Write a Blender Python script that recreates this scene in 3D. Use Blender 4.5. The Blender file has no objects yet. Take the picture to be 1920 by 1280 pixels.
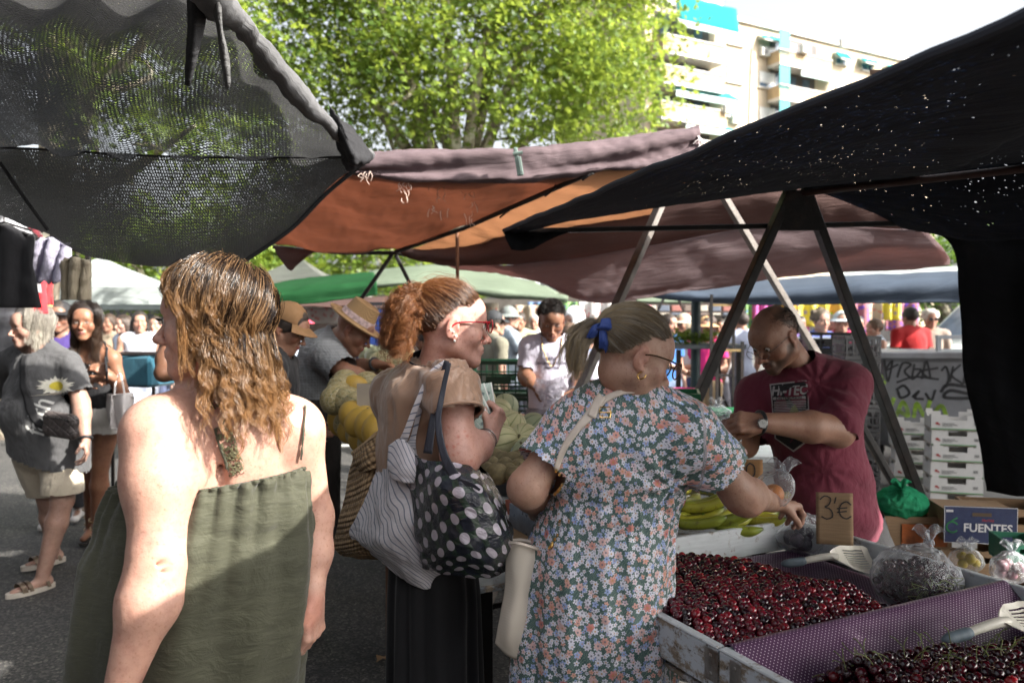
import bpy,math,random
import numpy as np
from mathutils import Vector,Matrix
from mathutils.bvhtree import BVHTree
random.seed(7);RNG=np.random.default_rng(7)
scene=bpy.context.scene
R_=math.radians
F=1493.3;CZ=1.55;PITCH=math.atan(40/F)
cam_d=bpy.data.cameras.new('camera');cam=bpy.data.objects.new('camera',cam_d)
scene.collection.objects.link(cam);scene.camera=cam
cam.location=(0,0,CZ);cam.rotation_euler=(math.pi/2-PITCH,0,0)
cam_d.lens=28;cam_d.sensor_width=36;cam_d.clip_start=.05;cam_d.clip_end=2000
cam_d.dof.use_dof=True;cam_d.dof.focus_distance=2.15;cam_d.dof.aperture_fstop=3.6
SUN=Vector((.75,-.33,.57)).normalized()
world=bpy.data.worlds.new('World');scene.world=world;world.use_nodes=True
wt=world.node_tree;bg=wt.nodes['Background']
sky=wt.nodes.new('ShaderNodeTexSky');sky.sky_type='NISHITA';sky.sun_disc=False
sky.sun_elevation=math.asin(SUN.z);sky.sun_rotation=math.atan2(SUN.x,SUN.y)
sky.air_density=1.0;sky.dust_density=6.0;sky.ozone_density=1.0
hsv=wt.nodes.new('ShaderNodeHueSaturation');hsv.inputs['Saturation'].default_value=.28;hsv.inputs['Value'].default_value=1.75;wt.links.new(sky.outputs[0],hsv.inputs['Color']);wt.links.new(hsv.outputs[0],bg.inputs[0]);bg.inputs[1].default_value=.09
sun_d=bpy.data.lights.new('sun','SUN');sun=bpy.data.objects.new('sun',sun_d)
scene.collection.objects.link(sun);sun_d.energy=5.0;sun_d.angle=R_(.53);sun_d.color=(1,.95,.87)
sun.rotation_euler=SUN.to_track_quat('Z','Y').to_euler()
vs=scene.view_settings;vs.view_transform='Standard';vs.look='None';vs.gamma=1;vs.use_curve_mapping=False
vs.exposure=1.38
scene.render.engine='CYCLES'
cy=scene.cycles;cy.use_denoising=True;cy.max_bounces=8;cy.diffuse_bounces=4;cy.glossy_bounces=3
cy.transmission_bounces=6;cy.transparent_max_bounces=12;cy.caustics_reflective=False;cy.caustics_refractive=False
cy.sample_clamp_indirect=6
def V(*a):return np.array(a,float)
def nrm(v):v=np.asarray(v,float);return v/(np.linalg.norm(v)+1e-12)
def P(px,py,d):
 """the place at depth d (metres ahead of the camera) that the photo shows at this pixel"""
 cx=(px-960)/F;cyy=(640-py)/F;c,s=math.cos(PITCH),math.sin(PITCH)
 v=V(cx,c+cyy*s,-s+cyy*c)
 t=d/v[1]
 return V(0,0,CZ)+v*t
def GP(px,py,z=0.):
 a=P(px,py,1)-V(0,0,CZ);t=(z-CZ)/a[2];return V(0,0,CZ)+a*t
LINK=scene.collection.objects.link
def wloc(o):
 v=np.zeros(3)
 while o is not None:v+=np.array(o.location);o=o.parent
 return v
def tag(o,label=None,cat=None,group=None,kind=None):
 if label:o['label']=label
 if cat:o['category']=cat
 if group:o['group']=group
 if kind:o['kind']=kind
 return o
def thing(name,loc,label,cat,group=None):
 o=bpy.data.objects.new(name,None);LINK(o);o.location=tuple(loc);o.empty_display_size=.1
 return tag(o,label,cat,group)
def mk(name,v,f,mat=None,parent=None,smooth=True,uv=None,col=None,origin=None,mi=None):
 v=np.asarray(v,float).reshape(-1,3)
 if parent is not None:off=wloc(parent)
 elif origin is not None:off=np.asarray(origin,float)
 else:off=V((v[:,0].min()+v[:,0].max())/2,(v[:,1].min()+v[:,1].max())/2,v[:,2].min())
 me=bpy.data.meshes.new(name)
 vv=v-off
 if isinstance(f,np.ndarray)and f.ndim==2:
  n,k=f.shape
  me.vertices.add(len(vv));me.vertices.foreach_set('co',vv.astype(np.float32).ravel())
  me.loops.add(n*k);me.loops.foreach_set('vertex_index',f.astype(np.int32).ravel())
  me.polygons.add(n);me.polygons.foreach_set('loop_start',np.arange(0,n*k,k,dtype=np.int32))
  me.update(calc_edges=True);me.validate()
 else:
  me.from_pydata(vv.tolist(),[],[list(map(int,q))for q in f]);me.update()
 if smooth:me.polygons.foreach_set('use_smooth',np.ones(len(me.polygons),bool))
 if uv is not None:
  uv=np.asarray(uv,float);l=me.uv_layers.new(name='UVMap')
  idx=np.zeros(len(me.loops),np.int32);me.loops.foreach_get('vertex_index',idx)
  if len(uv)==len(vv):l.data.foreach_set('uv',uv[idx].astype(np.float32).ravel())
 if col is not None:
  ca=me.color_attributes.new('Col','FLOAT_COLOR','POINT')
  c4=np.ones((len(vv),4),np.float32);c4[:,:3]=col;ca.data.foreach_set('color',c4.ravel())
 mats=mat if isinstance(mat,(list,tuple))else[mat]
 for m in mats:
  if m:me.materials.append(m)
 if mi is not None:me.polygons.foreach_set('material_index',np.asarray(mi,np.int32))
 o=bpy.data.objects.new(name,me);LINK(o)
 if parent is not None:o.parent=parent
 else:o.location=tuple(off)
 return o
def dup(o,loc=None,rot=None,scale=None,parent=None,label=None):
 c=o.copy();LINK(c)
 if parent is not None:c.parent=parent
 if loc is not None:c.location=tuple(loc)
 if rot is not None:c.rotation_euler=rot
 if scale is not None:c.scale=(scale,)*3 if np.isscalar(scale)else scale
 for ch in o.children:
  dup(ch,parent=c)
 if label:c['label']=label
 return c
class MB:
 """collects simple shapes into one mesh"""
 def __init__(s):s.v=[];s.f=[];s.m=[]
 def add(s,v,f,m=0):
  n=len(s.v);s.v+=[tuple(map(float,q))for q in v];s.f+=[tuple(int(i)+n for i in q)for q in f];s.m+=[m]*len(f);return s
 def box(s,c,sz,R=None,m=0,bev=0.):
  c=np.asarray(c,float);h=np.asarray(sz,float)/2
  pts=[]
  b=min(bev,min(h)*.9)
  if b<=0:
   for i in(-1,1):
    for j in(-1,1):
     for k in(-1,1):pts.append((i*h[0],j*h[1],k*h[2]))
   fs=[(0,1,3,2),(4,6,7,5),(0,4,5,1),(2,3,7,6),(0,2,6,4),(1,5,7,3)]
  else:
   idx={}
   for i in(-1,1):
    for j in(-1,1):
     for k in(-1,1):
      for a in range(3):
       q=[i*(h[0]-b),j*(h[1]-b),k*(h[2]-b)];q[a]=(i,j,k)[a]*h[a]
       idx[(i,j,k,a)]=len(pts);pts.append(q)
   fs=[]
   for a in range(3):
    o1,o2=[x for x in range(3)if x!=a]
    for sg in(-1,1):
     q=[]
     for(p1,p2)in((-1,-1),(1,-1),(1,1),(-1,1)):
      t=[0,0,0];t[a]=sg;t[o1]=p1;t[o2]=p2;q.append(idx[(*t,a)])
     if(sg>0)==(a==1):q.reverse()
     fs.append(q)
   for a in range(3):
    o1,o2=[x for x in range(3)if x!=a]
    for p1 in(-1,1):
     for p2 in(-1,1):
      t=[0,0,0];t[o1]=p1;t[o2]=p2
      t0=list(t);t0[a]=-1;t1=list(t);t1[a]=1
      fs.append((idx[(*t0,o1)],idx[(*t1,o1)],idx[(*t1,o2)],idx[(*t0,o2)]))
   for i in(-1,1):
    for j in(-1,1):
     for k in(-1,1):fs.append((idx[(i,j,k,0)],idx[(i,j,k,1)],idx[(i,j,k,2)]))
  pts=np.array(pts)
  if R is not None:pts=pts@np.asarray(R).T
  return s.add(pts+c,fs,m)
 def beam(s,a,b,w,h=None,up=(0,0,1),m=0,bev=0.):
  a=np.asarray(a,float);b=np.asarray(b,float);z=nrm(b-a);u=np.asarray(up,float)
  if abs(z@u)>.98:u=V(1,0,0)
  x=nrm(np.cross(u,z));y=np.cross(z,x)
  return s.box((a+b)/2,(w,h or w,np.linalg.norm(b-a)),np.stack([x,y,z],1),m,bev)
 def tube(s,pts,r,n=8,m=0,cap=True,closed=False):
  v,f=tube_vf(pts,r,n,cap,closed);return s.add(v,f,m)
 def lathe(s,prof,c=(0,0,0),R=None,n=16,m=0):
  pts=[];fs=[];k=len(prof)
  for i in range(n):
   a=2*math.pi*i/n
   for(r,z)in prof:pts.append((r*math.cos(a),r*math.sin(a),z))
  for i in range(n):
   j=(i+1)%n
   for q in range(k-1):fs.append((i*k+q,j*k+q,j*k+q+1,i*k+q+1))
  pts=np.array(pts)
  if R is not None:pts=pts@np.asarray(R).T
  return s.add(pts+np.asarray(c),fs,m)
 def quad(s,a,b,c,d,m=0):return s.add([a,b,c,d],[(0,1,2,3)],m)
 def build(s,name,mat,parent=None,smooth=False,**k):
  o=mk(name,s.v,s.f,mat,parent,smooth=False,mi=s.m,**k)
  if smooth:smooth_angle(o)
  return o
def smooth_angle(o,ang=40):
 me=o.data
 me.polygons.foreach_set('use_smooth',np.ones(len(me.polygons),bool))
 try:me.set_sharp_from_angle(angle=R_(ang))
 except Exception:pass
def frame_along(z,up=(0,0,1)):
 z=nrm(z);u=np.asarray(up,float)
 if abs(z@u)>.95:u=V(1,0,0)if abs(z[0])<.9 else V(0,1,0)
 x=nrm(np.cross(u,z));return np.stack([x,np.cross(z,x),z],1)
def tube_vf(pts,r,n=8,cap=True,closed=False):
 pts=np.asarray(pts,float);k=len(pts);r=np.broadcast_to(np.asarray(r,float),(k,))
 tan=np.gradient(pts,axis=0)
 if closed:tan=np.roll(pts,-1,0)-np.roll(pts,1,0)
 tan/=np.linalg.norm(tan,axis=1)[:,None]+1e-12
 fr=frame_along(tan[0]);x=fr[:,0];v=[]
 a=np.arange(n)*2*math.pi/n
 for i in range(k):
  x=nrm(x-tan[i]*(x@tan[i]));y=np.cross(tan[i],x)
  v.append(pts[i]+r[i]*(np.cos(a)[:,None]*x+np.sin(a)[:,None]*y))
 v=np.concatenate(v);f=[]
 for i in range(k if closed else k-1):
  i2=(i+1)%k
  for j in range(n):f.append((i*n+j,i*n+(j+1)%n,i2*n+(j+1)%n,i2*n+j))
 if cap and not closed:f.append(tuple(range(n-1,-1,-1)));f.append(tuple((k-1)*n+j for j in range(n)))
 return v,f
def crom(pts,n):
 """smooth curve through the points, n samples"""
 p=np.asarray(pts,float);k=len(p)
 if k==2:t=np.linspace(0,1,n)[:,None];return p[0]*(1-t)+p[1]*t
 q=np.concatenate([[2*p[0]-p[1]],p,[2*p[-1]-p[-2]]])
 t=np.linspace(0,k-1-1e-9,n);i=t.astype(int);u=(t-i)[:,None]
 a,b,c,d=q[i],q[i+1],q[i+2],q[i+3]
 return .5*(2*b+(c-a)*u+(2*a-5*b+4*c-d)*u*u+(3*b-a-3*c+d)*u**3)
def gridf(nu,nv,closeu=False):
 f=[]
 for j in range(nv-1):
  for i in range(nu if closeu else nu-1):
   i2=(i+1)%nu;f.append((j*nu+i,j*nu+i2,(j+1)*nu+i2,(j+1)*nu+i))
 return np.array(f)
def patch(rows,nu=60,nv=40,world_=False):
 """cloth through rows of (px, py, depth) points; returns vertices, faces, uv in metres"""
 rr=[crom([q if world_ else P(*q)for q in r],nu)for r in rows]
 g=np.stack([crom([r[i]for r in rr],nv)for i in range(nu)],1)
 du=np.zeros((nv,nu));du[:,1:]=np.cumsum(np.linalg.norm(np.diff(g,axis=1),axis=2),1)
 dv=np.zeros((nv,nu));dv[1:]=np.cumsum(np.linalg.norm(np.diff(g,axis=0),axis=2),0)
 return g.reshape(-1,3),gridf(nu,nv),np.stack([du.ravel(),dv.ravel()],1)
def noise3(p,s,seed=0,octs=3):
 """cheap smooth vectorised noise, about -1..1"""
 r=np.random.default_rng(seed);p=np.asarray(p)*s;o=np.zeros(len(p));amp=1.;tot=0
 w=p.copy()
 for k in range(octs):
  a=0
  for q in range(4):
   d=r.normal(size=3);d/=np.linalg.norm(d)
   a=a+np.sin(w@d*2**k*(2.2+.8*q)+r.uniform(0,6.28)+1.3*np.sin(w@r.normal(size=3)*1.1*2**k+q))
  o+=amp*a/4*1.4;tot+=amp;amp*=.5
 return o/tot
def vnormals(v,f):
 v=np.asarray(v);f=np.asarray(f);n=np.zeros_like(v)
 a=np.cross(v[f[:,2]]-v[f[:,0]],v[f[:,-1]]-v[f[:,1]])if f.shape[1]==4 else np.cross(v[f[:,1]]-v[f[:,0]],v[f[:,2]]-v[f[:,0]])
 for k in range(f.shape[1]):np.add.at(n,f[:,k],a)
 return n/(np.linalg.norm(n,axis=1)[:,None]+1e-12)
def thick(v,f,t):
 """turns a sheet into a closed shell of real thickness"""
 v=np.asarray(v);f=np.asarray(f);n=vnormals(v,f);N=len(v)
 e={}
 for q in f:
  for a,b in zip(q,np.roll(q,-1)):e[(int(a),int(b))]=1
 rim=[(a,b)for(a,b)in e if(b,a)not in e]
 ff=[f,f[:,::-1]+N]
 if rim:ff.append(np.array([(b,a,a+N,b+N)for a,b in rim]))
 return np.concatenate([v,v-n*t]),np.concatenate(ff)
class G:
 def __init__(s,name):
  s.m=bpy.data.materials.new(name);s.m.use_nodes=True;s.t=s.m.node_tree;s.t.nodes.clear()
  s.out=s.t.nodes.new('ShaderNodeOutputMaterial');s._c=None
 def n(s,typ,ins=None,out=0,**pr):
  o=s.t.nodes.new('ShaderNode'+typ)
  for k,v in pr.items():setattr(o,k,v)
  for k,v in(ins or{}).items():
   i=o.inputs[k]
   if isinstance(v,bpy.types.NodeSocket):s.t.links.new(v,i)
   elif v is not None:
    if hasattr(i.default_value,'__len__')and not np.isscalar(v):
     v=tuple(v);v=v+(1,)if len(i.default_value)==4 and len(v)==3 else v
    i.default_value=v
  return o.outputs[out]
 def ma(s,op,a,b=None,c=None,clamp=False):
  d={0:a}
  if b is not None:d[1]=b
  if c is not None:d[2]=c
  return s.n('Math',d,operation=op,use_clamp=clamp)
 def mix(s,f,a,b,bt='MIX'):
  return s.n('Mix',{0:f,6:a,7:b},out=2,data_type='RGBA',blend_type=bt)
 def ramp(s,f,st,interp='LINEAR'):
  o=s.t.nodes.new('ShaderNodeValToRGB');s.t.links.new(f,o.inputs[0]);r=o.color_ramp;r.interpolation=interp
  while len(r.elements)<len(st):r.elements.new(.5)
  for e,(p,c)in zip(r.elements,st):e.position=p;e.color=(*c,1)if not np.isscalar(c)else(c,c,c,1)
  return o.outputs[0]
 def co(s,w='Object'):
  if s._c is None:s._c=s.t.nodes.new('ShaderNodeTexCoord')
  return s._c.outputs[w]
 def mp(s,v,sc=(1,1,1),rot=(0,0,0),loc=(0,0,0)):
  return s.n('Mapping',{0:v,1:loc,2:rot,3:sc})
 def noise(s,v,sc,det=3,rough=.55,out=0,dist=0.):
  return s.n('TexNoise',{'Vector':v,'Scale':sc,'Detail':det,'Roughness':rough,'Distortion':dist},out=out)
 def vor(s,v,sc,feat='F1',out='Distance',rnd=1.,dim='3D'):
  o=s.t.nodes.new('ShaderNodeTexVoronoi');o.feature=feat;o.voronoi_dimensions=dim
  s.t.links.new(v,o.inputs['Vector']);o.inputs['Scale'].default_value=sc;o.inputs['Randomness'].default_value=rnd
  return o.outputs[out]if out else o
 def bump(s,h,st=.3,dist=.01,nrm_=None):
  return s.n('Bump',{'Strength':st,'Distance':dist,'Height':h,**({'Normal':nrm_}if nrm_ else{})})
 def bsdf(s,col,rough=.6,normal=None,link=True,**k):
  d={'Base Color':col,'Roughness':rough}
  if normal is not None:d['Normal']=normal
  for a,b in k.items():d[a.replace('_',' ')]=b
  o=s.n('BsdfPrincipled',d)
  if link:s.t.links.new(o,s.out.inputs[0])
  return o
 def fin(s,sh):s.t.links.new(sh,s.out.inputs[0]);return s.m
_mc={}
def M(name,col,rough=.6,var=.15,sc=8.,bump=.15,bsc=60.,metal=0.,spec=.5,dirt=None,coat=0.):
 """plain surface with broken-up colour, roughness and fine relief"""
 key=(name,)
 if key in _mc:return _mc[key]
 g=G(name);o=g.co()
 nz=g.noise(o,sc,4)
 a=tuple(c*(1-var)for c in col);b=tuple(min(1,c*(1+var))for c in col)
 c=g.ramp(nz,[(.3,a),(.7,b)])
 if dirt is not None:
  c=g.mix(g.ramp(g.noise(o,sc*.6,6,.7),[(.5,0),(.72,.8)]),c,dirt)
 h=g.noise(o,bsc,3)
 r=g.ramp(g.noise(o,sc*2.3,3),[(.3,max(.02,rough-.1)),(.7,min(1,rough+.1))])
 g.bsdf(c,r,g.bump(h,bump,.004),Metallic=metal,Specular_IOR_Level=spec,Coat_Weight=coat)
 _mc[key]=g.m;return g.m
def fabric(name,col,sc=900.,var=.1,rough=.85,transl=0.,col2=None,fold=.25,fsc=14.,sheen=.15):
 """woven cloth: thread relief, soft creases, optional light passing through"""
 if(name,)in _mc:return _mc[(name,)]
 g=G(name);o=g.co()
 nz=g.noise(o,5,5)
 c=g.ramp(nz,[(.3,tuple(x*(1-var)for x in col)),(.7,tuple(min(1,x*(1+var))for x in col))])
 w=g.ma('ADD',g.n('TexWave',{'Vector':o,'Scale':sc/6.28,'Distortion':1.5}),g.n('TexWave',{'Vector':o,'Scale':sc/6.28,'Distortion':1.5},bands_direction='Z'))
 b1=g.bump(g.noise(g.mp(o,(1,1,.45)),fsc,4,.6,dist=.6),fold,.03)
 nb=g.bump(w,.12,.0006,b1)
 p=g.bsdf(c,rough,nb,link=False,Sheen_Weight=sheen,Specular_IOR_Level=.25)
 if transl:
  tr=g.n('BsdfTranslucent',{0:col2 or col,'Normal':nb});p=g.n('MixShader',{0:transl,1:p,2:tr})
 g.fin(p);_mc[(name,)]=g.m;return g.m
def skin_mat():
 g=G('skin');o=g.co()
 a=g.n('Attribute',attribute_name='Col')
 m1=g.ramp(g.noise(o,26,5,.7),[(.3,(.80,.70,.70)),(.5,(.98,.95,.94)),(.7,(1.08,1.06,1.04))])
 fr=g.ramp(g.noise(o,160,2),[(.58,(1,1,1)),(.74,(.78,.66,.60))])
 c=g.mix(1.,g.mix(1.,a,m1,'MULTIPLY'),fr,'MULTIPLY')
 nb=g.bump(g.noise(o,380,3),.3,.001,g.bump(g.noise(o,45,4),.35,.004))
 g.bsdf(c,g.ramp(g.noise(o,30,2),[(.3,.42),(.7,.56)]),nb,Subsurface_Weight=.12,Subsurface_Scale=.012,Subsurface_Radius=(1,.35,.18),Specular_IOR_Level=.45)
 return g.m
SKIN=skin_mat()
def hair_mat(name,root,tip,rough=.35,hl=None):
 g=G(name)
 inf=g.t.nodes.new('ShaderNodeHairInfo')
 rnd=inf.outputs['Random']
 c=g.mix(g.ramp(inf.outputs['Intercept'],[(.15,0),(.75,1)]),root,tip)
 if hl:c=g.mix(g.ramp(rnd,[(.6,0),(.85,.85)]),c,hl)
 c=g.mix(g.ma('MULTIPLY',rnd,.35),c,(.01,.006,.004))
 d=g.bsdf(c,rough,link=False,Specular_IOR_Level=.6,Sheen_Weight=.0)
 t=g.n('BsdfTranslucent',{0:c})
 g.fin(g.n('MixShader',{0:.3,1:d,2:t}));return g.m
class SDF:
 def __init__(s):s.pr=[]
 def _add(s,kind,dat,lo,hi,k,sub):s.pr.append((kind,dat,np.array(lo),np.array(hi),k,sub));return s
 def rc(s,a,b,ra,rb=None,k=.02,sub=False,fl=None):
  rb=ra if rb is None else rb;a=np.asarray(a,float);b=np.asarray(b,float);m=max(ra,rb)
  if fl is not None:ax,fac=nrm(fl[0]),fl[1]
  e=m*(1 if fl is None else max(1,1/fl[1]))
  return s._add('rc',(a,b,ra,rb,None if fl is None else(ax,fac)),np.minimum(a,b)-e,np.maximum(a,b)+e,k,sub)
 def el(s,c,r,R=None,k=.02,sub=False):
  c=np.asarray(c,float);r=np.asarray(r,float)*np.ones(3)
  R=np.eye(3)if R is None else np.asarray(R)
  e=np.sqrt(((R*r)**2).sum(1))
  return s._add('el',(c,r,R),c-e,c+e,k,sub)
 @staticmethod
 def _d(kind,dat,p):
  if kind=='rc':
   a,b,ra,rb,fl=dat
   if fl is not None:
    ax,fac=fl;p=p+((p-a)@ax)[...,None]*ax*(fac-1);b=b+((b-a)@ax)*ax*(fac-1)
   ba=b-a;l2=ba@ba+1e-12
   t=np.clip((p-a)@ba/l2,0,1)
   q=p-a-t[...,None]*ba
   return np.sqrt((q*q).sum(-1))-(ra+(rb-ra)*t)
  c,r,R=dat
  q=(p-c)@R;k0=np.sqrt(((q/r)**2).sum(-1));k1=np.sqrt(((q/(r*r))**2).sum(-1))+1e-9
  return k0*(k0-1)/k1
 @staticmethod
 def _comb(D,d,k,sub):
  if sub:
   h=np.clip(.5-.5*(D+d)/k,0,1);return D*(1-h)-d*h+k*h*(1-h)
  h=np.clip(.5+.5*(D-d)/k,0,1);return D*(1-h)+d*h-k*h*(1-h)
 def ev(s,p):
  D=np.full(p.shape[:-1],1.)
  for kind,dat,lo,hi,k,sub in s.pr:
   D=s._comb(D,s._d(kind,dat,p),max(k,1e-4),sub)
  return D
 def grid(s,lo,hi,res):
  n=np.ceil((hi-lo)/res).astype(int)+1
  ax=[lo[i]+np.arange(n[i])*res for i in range(3)]
  D=np.full(n,.5,np.float64)
  for kind,dat,l,h,k,sub in s.pr:
   m=k+2.5*res
   i0=np.clip(np.floor((l-m-lo)/res).astype(int),0,n);i1=np.clip(np.ceil((h+m-lo)/res).astype(int)+1,0,n)
   if(i1<=i0).any():continue
   X=np.stack(np.meshgrid(*[ax[a][i0[a]:i1[a]]for a in range(3)],indexing='ij'),-1)
   sl=tuple(slice(i0[a],i1[a])for a in range(3))
   D[sl]=s._comb(D[sl],s._d(kind,dat,X),max(k,1e-4),sub)
  return D
 def mesh(s,res,lo=None,hi=None):
  if lo is None:
   ps=[q for q in s.pr if not q[5]]
   lo=np.min([q[2]for q in ps],0)-.02-res;hi=np.max([q[3]for q in ps],0)+.02+res
  return surfnet(s.grid(lo,hi,res),lo,res)
def surfnet(D,lo,res):
 s=D<0;n=np.array(D.shape);c=np.zeros(n-1,np.int8)
 for dx in(0,1):
  for dy in(0,1):
   for dz in(0,1):c+=s[dx:n[0]-1+dx,dy:n[1]-1+dy,dz:n[2]-1+dz]
 act=(c>0)&(c<8);ii=np.argwhere(act)
 idx=np.full(act.shape,-1,np.int64);idx[act]=np.arange(len(ii))
 pos=np.zeros((len(ii),3));cnt=np.zeros(len(ii))
 cs=[(x,y,z)for x in(0,1)for y in(0,1)for z in(0,1)]
 for a in cs:
  for ax in range(3):
   if a[ax]:continue
   b=list(a);b[ax]=1
   da=D[ii[:,0]+a[0],ii[:,1]+a[1],ii[:,2]+a[2]];db=D[ii[:,0]+b[0],ii[:,1]+b[1],ii[:,2]+b[2]]
   cr=(da<0)!=(db<0);t=np.where(cr,da/np.where(cr,da-db,1),0)
   q=np.array(a,float)[None].repeat(len(ii),0);q[:,ax]=t
   pos+=q*cr[:,None];cnt+=cr
 pos=lo+(ii+pos/np.maximum(cnt,1)[:,None])*res
 F_=[]
 for ax in range(3):
  o1,o2=(ax+1)%3,(ax+2)%3
  sa=[slice(None)]*3;sb=[slice(None)]*3;sa[ax]=slice(0,-1);sb[ax]=slice(1,None)
  A=s[tuple(sa)];B=s[tuple(sb)]
  e=np.argwhere(A!=B);e=e[(e[:,o1]>0)&(e[:,o2]>0)&(e[:,o1]<n[o1]-1)&(e[:,o2]<n[o2]-1)]
  if not len(e):continue
  def cell(d1,d2):
   q=e.copy();q[:,o1]-=d1;q[:,o2]-=d2;return idx[q[:,0],q[:,1],q[:,2]]
  q=np.stack([cell(1,1),cell(0,1),cell(0,0),cell(1,0)],1)
  fl=~A[e[:,0],e[:,1],e[:,2]];q[fl]=q[fl][:,::-1]
  F_.append(q)
 f=np.concatenate(F_)if F_ else np.zeros((0,4),int)
 return pos,f[(f>=0).all(1)]
def compact(v,f):
 u,inv=np.unique(f,return_inverse=True);return v[u],inv.reshape(f.shape)
def join(ms):
 V_,F_,n=[],[],0
 for v,f in ms:V_.append(v);F_.append(f+n);n+=len(v)
 return np.concatenate(V_),np.concatenate(F_)
def mesh_fine(S,res,fine):
 """main mesh with finer balls (centre, radius, res) patched in; one continuous surface"""
 v,f=S.mesh(res);c=v[f].mean(1);keep=np.ones(len(f),bool)
 ms=[]
 for(p,r,rs)in fine:
  p=np.asarray(p);keep &= np.linalg.norm(c-p,axis=1)>r-res*.3
  fv,ff=S.mesh(rs,p-r-3*rs,p+r+3*rs);fc=fv[ff].mean(1)
  k=np.linalg.norm(fc-p,axis=1)<r+res*.8
  for(p2,r2,rs2)in fine:
   if rs2<rs:k &= np.linalg.norm(fc-p2,axis=1)>r2-rs*.3
  ms.append(compact(fv,ff[k]))
 ms.insert(0,compact(v,f[keep]));return join(ms)
def hair_obj(name,st,mat,parent,r=.0006,tip=.35):
 st=np.asarray(st,np.float32);N,K,_=st.shape
 cu=bpy.data.hair_curves.new(name);cu.add_curves([K]*N)
 st=st-wloc(parent).astype(np.float32)
 cu.position_data.foreach_set('vector',st.ravel())
 a=cu.attributes.new('radius','FLOAT','POINT')if 'radius' not in cu.attributes else cu.attributes['radius']
 rr=r*(1-(1-tip)*np.linspace(0,1,K)**2);a.data.foreach_set('value',np.tile(rr,N).astype(np.float32))
 cu.materials.append(mat)
 o=bpy.data.objects.new(name,cu);LINK(o);o.parent=parent;return o
def push_out(p,S,m=.004,it=3):
 sh=p.shape;q=p.reshape(-1,3).copy()
 for _ in range(it):
  d=S.ev(q);k=d<m
  if not k.any():break
  qq=q[k];e=.003
  g=np.stack([S.ev(qq+V(e,0,0))-S.ev(qq-V(e,0,0)),S.ev(qq+V(0,e,0))-S.ev(qq-V(0,e,0)),S.ev(qq+V(0,0,e))-S.ev(qq-V(0,0,e))],1)
  g/=np.linalg.norm(g,axis=1)[:,None]+1e-9
  q[k]=qq+g*(m-d[k])[:,None]
 return q.reshape(sh)
def decal(polys,o,R,target_bvh,mat,name,parent,off=.0015,sub=.012,toff=None):
 """flat print laid on a surface: 2D polygons (metres) in the plane o + R[:,0]x + R[:,1]y, dropped along -R[:,2]"""
 import bmesh
 bm=bmesh.new()
 for poly in polys:
  vs_=[bm.verts.new((x,y,0))for x,y in poly]
  try:bm.faces.new(vs_)
  except Exception:pass
 bmesh.ops.triangulate(bm,faces=bm.faces)
 for _ in range(5):
  es=[e for e in bm.edges if e.calc_length()>sub]
  if not es:break
  bmesh.ops.subdivide_edges(bm,edges=es,cuts=1)
 bmesh.ops.triangulate(bm,faces=bm.faces)
 v=np.array([q.co[:]for q in bm.verts]);f=[[w.index for w in q.verts]for q in bm.faces]
 bm.verts.index_update();f=[[w.index for w in q.verts]for q in bm.faces];bm.free()
 R=np.asarray(R);w=np.asarray(o)+v@R.T
 if target_bvh is not None:
  for i in range(len(w)):
   h=target_bvh.ray_cast(Vector(w[i]+R[:,2]*.25),Vector(-R[:,2]),.8)
   if h[0]is not None:w[i]=np.array(h[0])+np.array(h[1]if h[1].dot(Vector(R[:,2]))>0 else-h[1])*off
 return mk(name,w,f,mat,parent)
def text_mesh(txt,size,bold=0.,shear=0.,align='CENTER',sx=1.):
 """outline of lettering as triangles (x, y), using Blender's own font"""
 c=bpy.data.curves.new('t','FONT');c.body=txt;c.size=size;c.shear=shear;c.align_x=align;c.align_y='CENTER';c.offset=bold;c.resolution_u=2
 o=bpy.data.objects.new('t',c);LINK(o)
 dg=bpy.context.evaluated_depsgraph_get();me=bpy.data.meshes.new_from_object(o.evaluated_get(dg))
 v=[(q.co.x*sx,q.co.y)for q in me.vertices];ps=[[v[i]for i in p.vertices]for p in me.polygons]
 bpy.data.objects.remove(o);bpy.data.curves.remove(c);bpy.data.meshes.remove(me)
 return ps
def rect(x0,y0,x1,y1):return[(x0,y0),(x1,y0),(x1,y1),(x0,y1)]
def stroke(pts,w):
 """a pen or brush line as quads"""
 p=np.asarray(pts,float);out=[]
 for a,b in zip(p[:-1],p[1:]):
  t=nrm(b-a);n=np.array((-t[1],t[0]))*w/2;e=t*w*.3
  out.append([tuple(a-n-e),tuple(b-n+e),tuple(b+n+e),tuple(a+n-e)])
 return out
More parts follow.
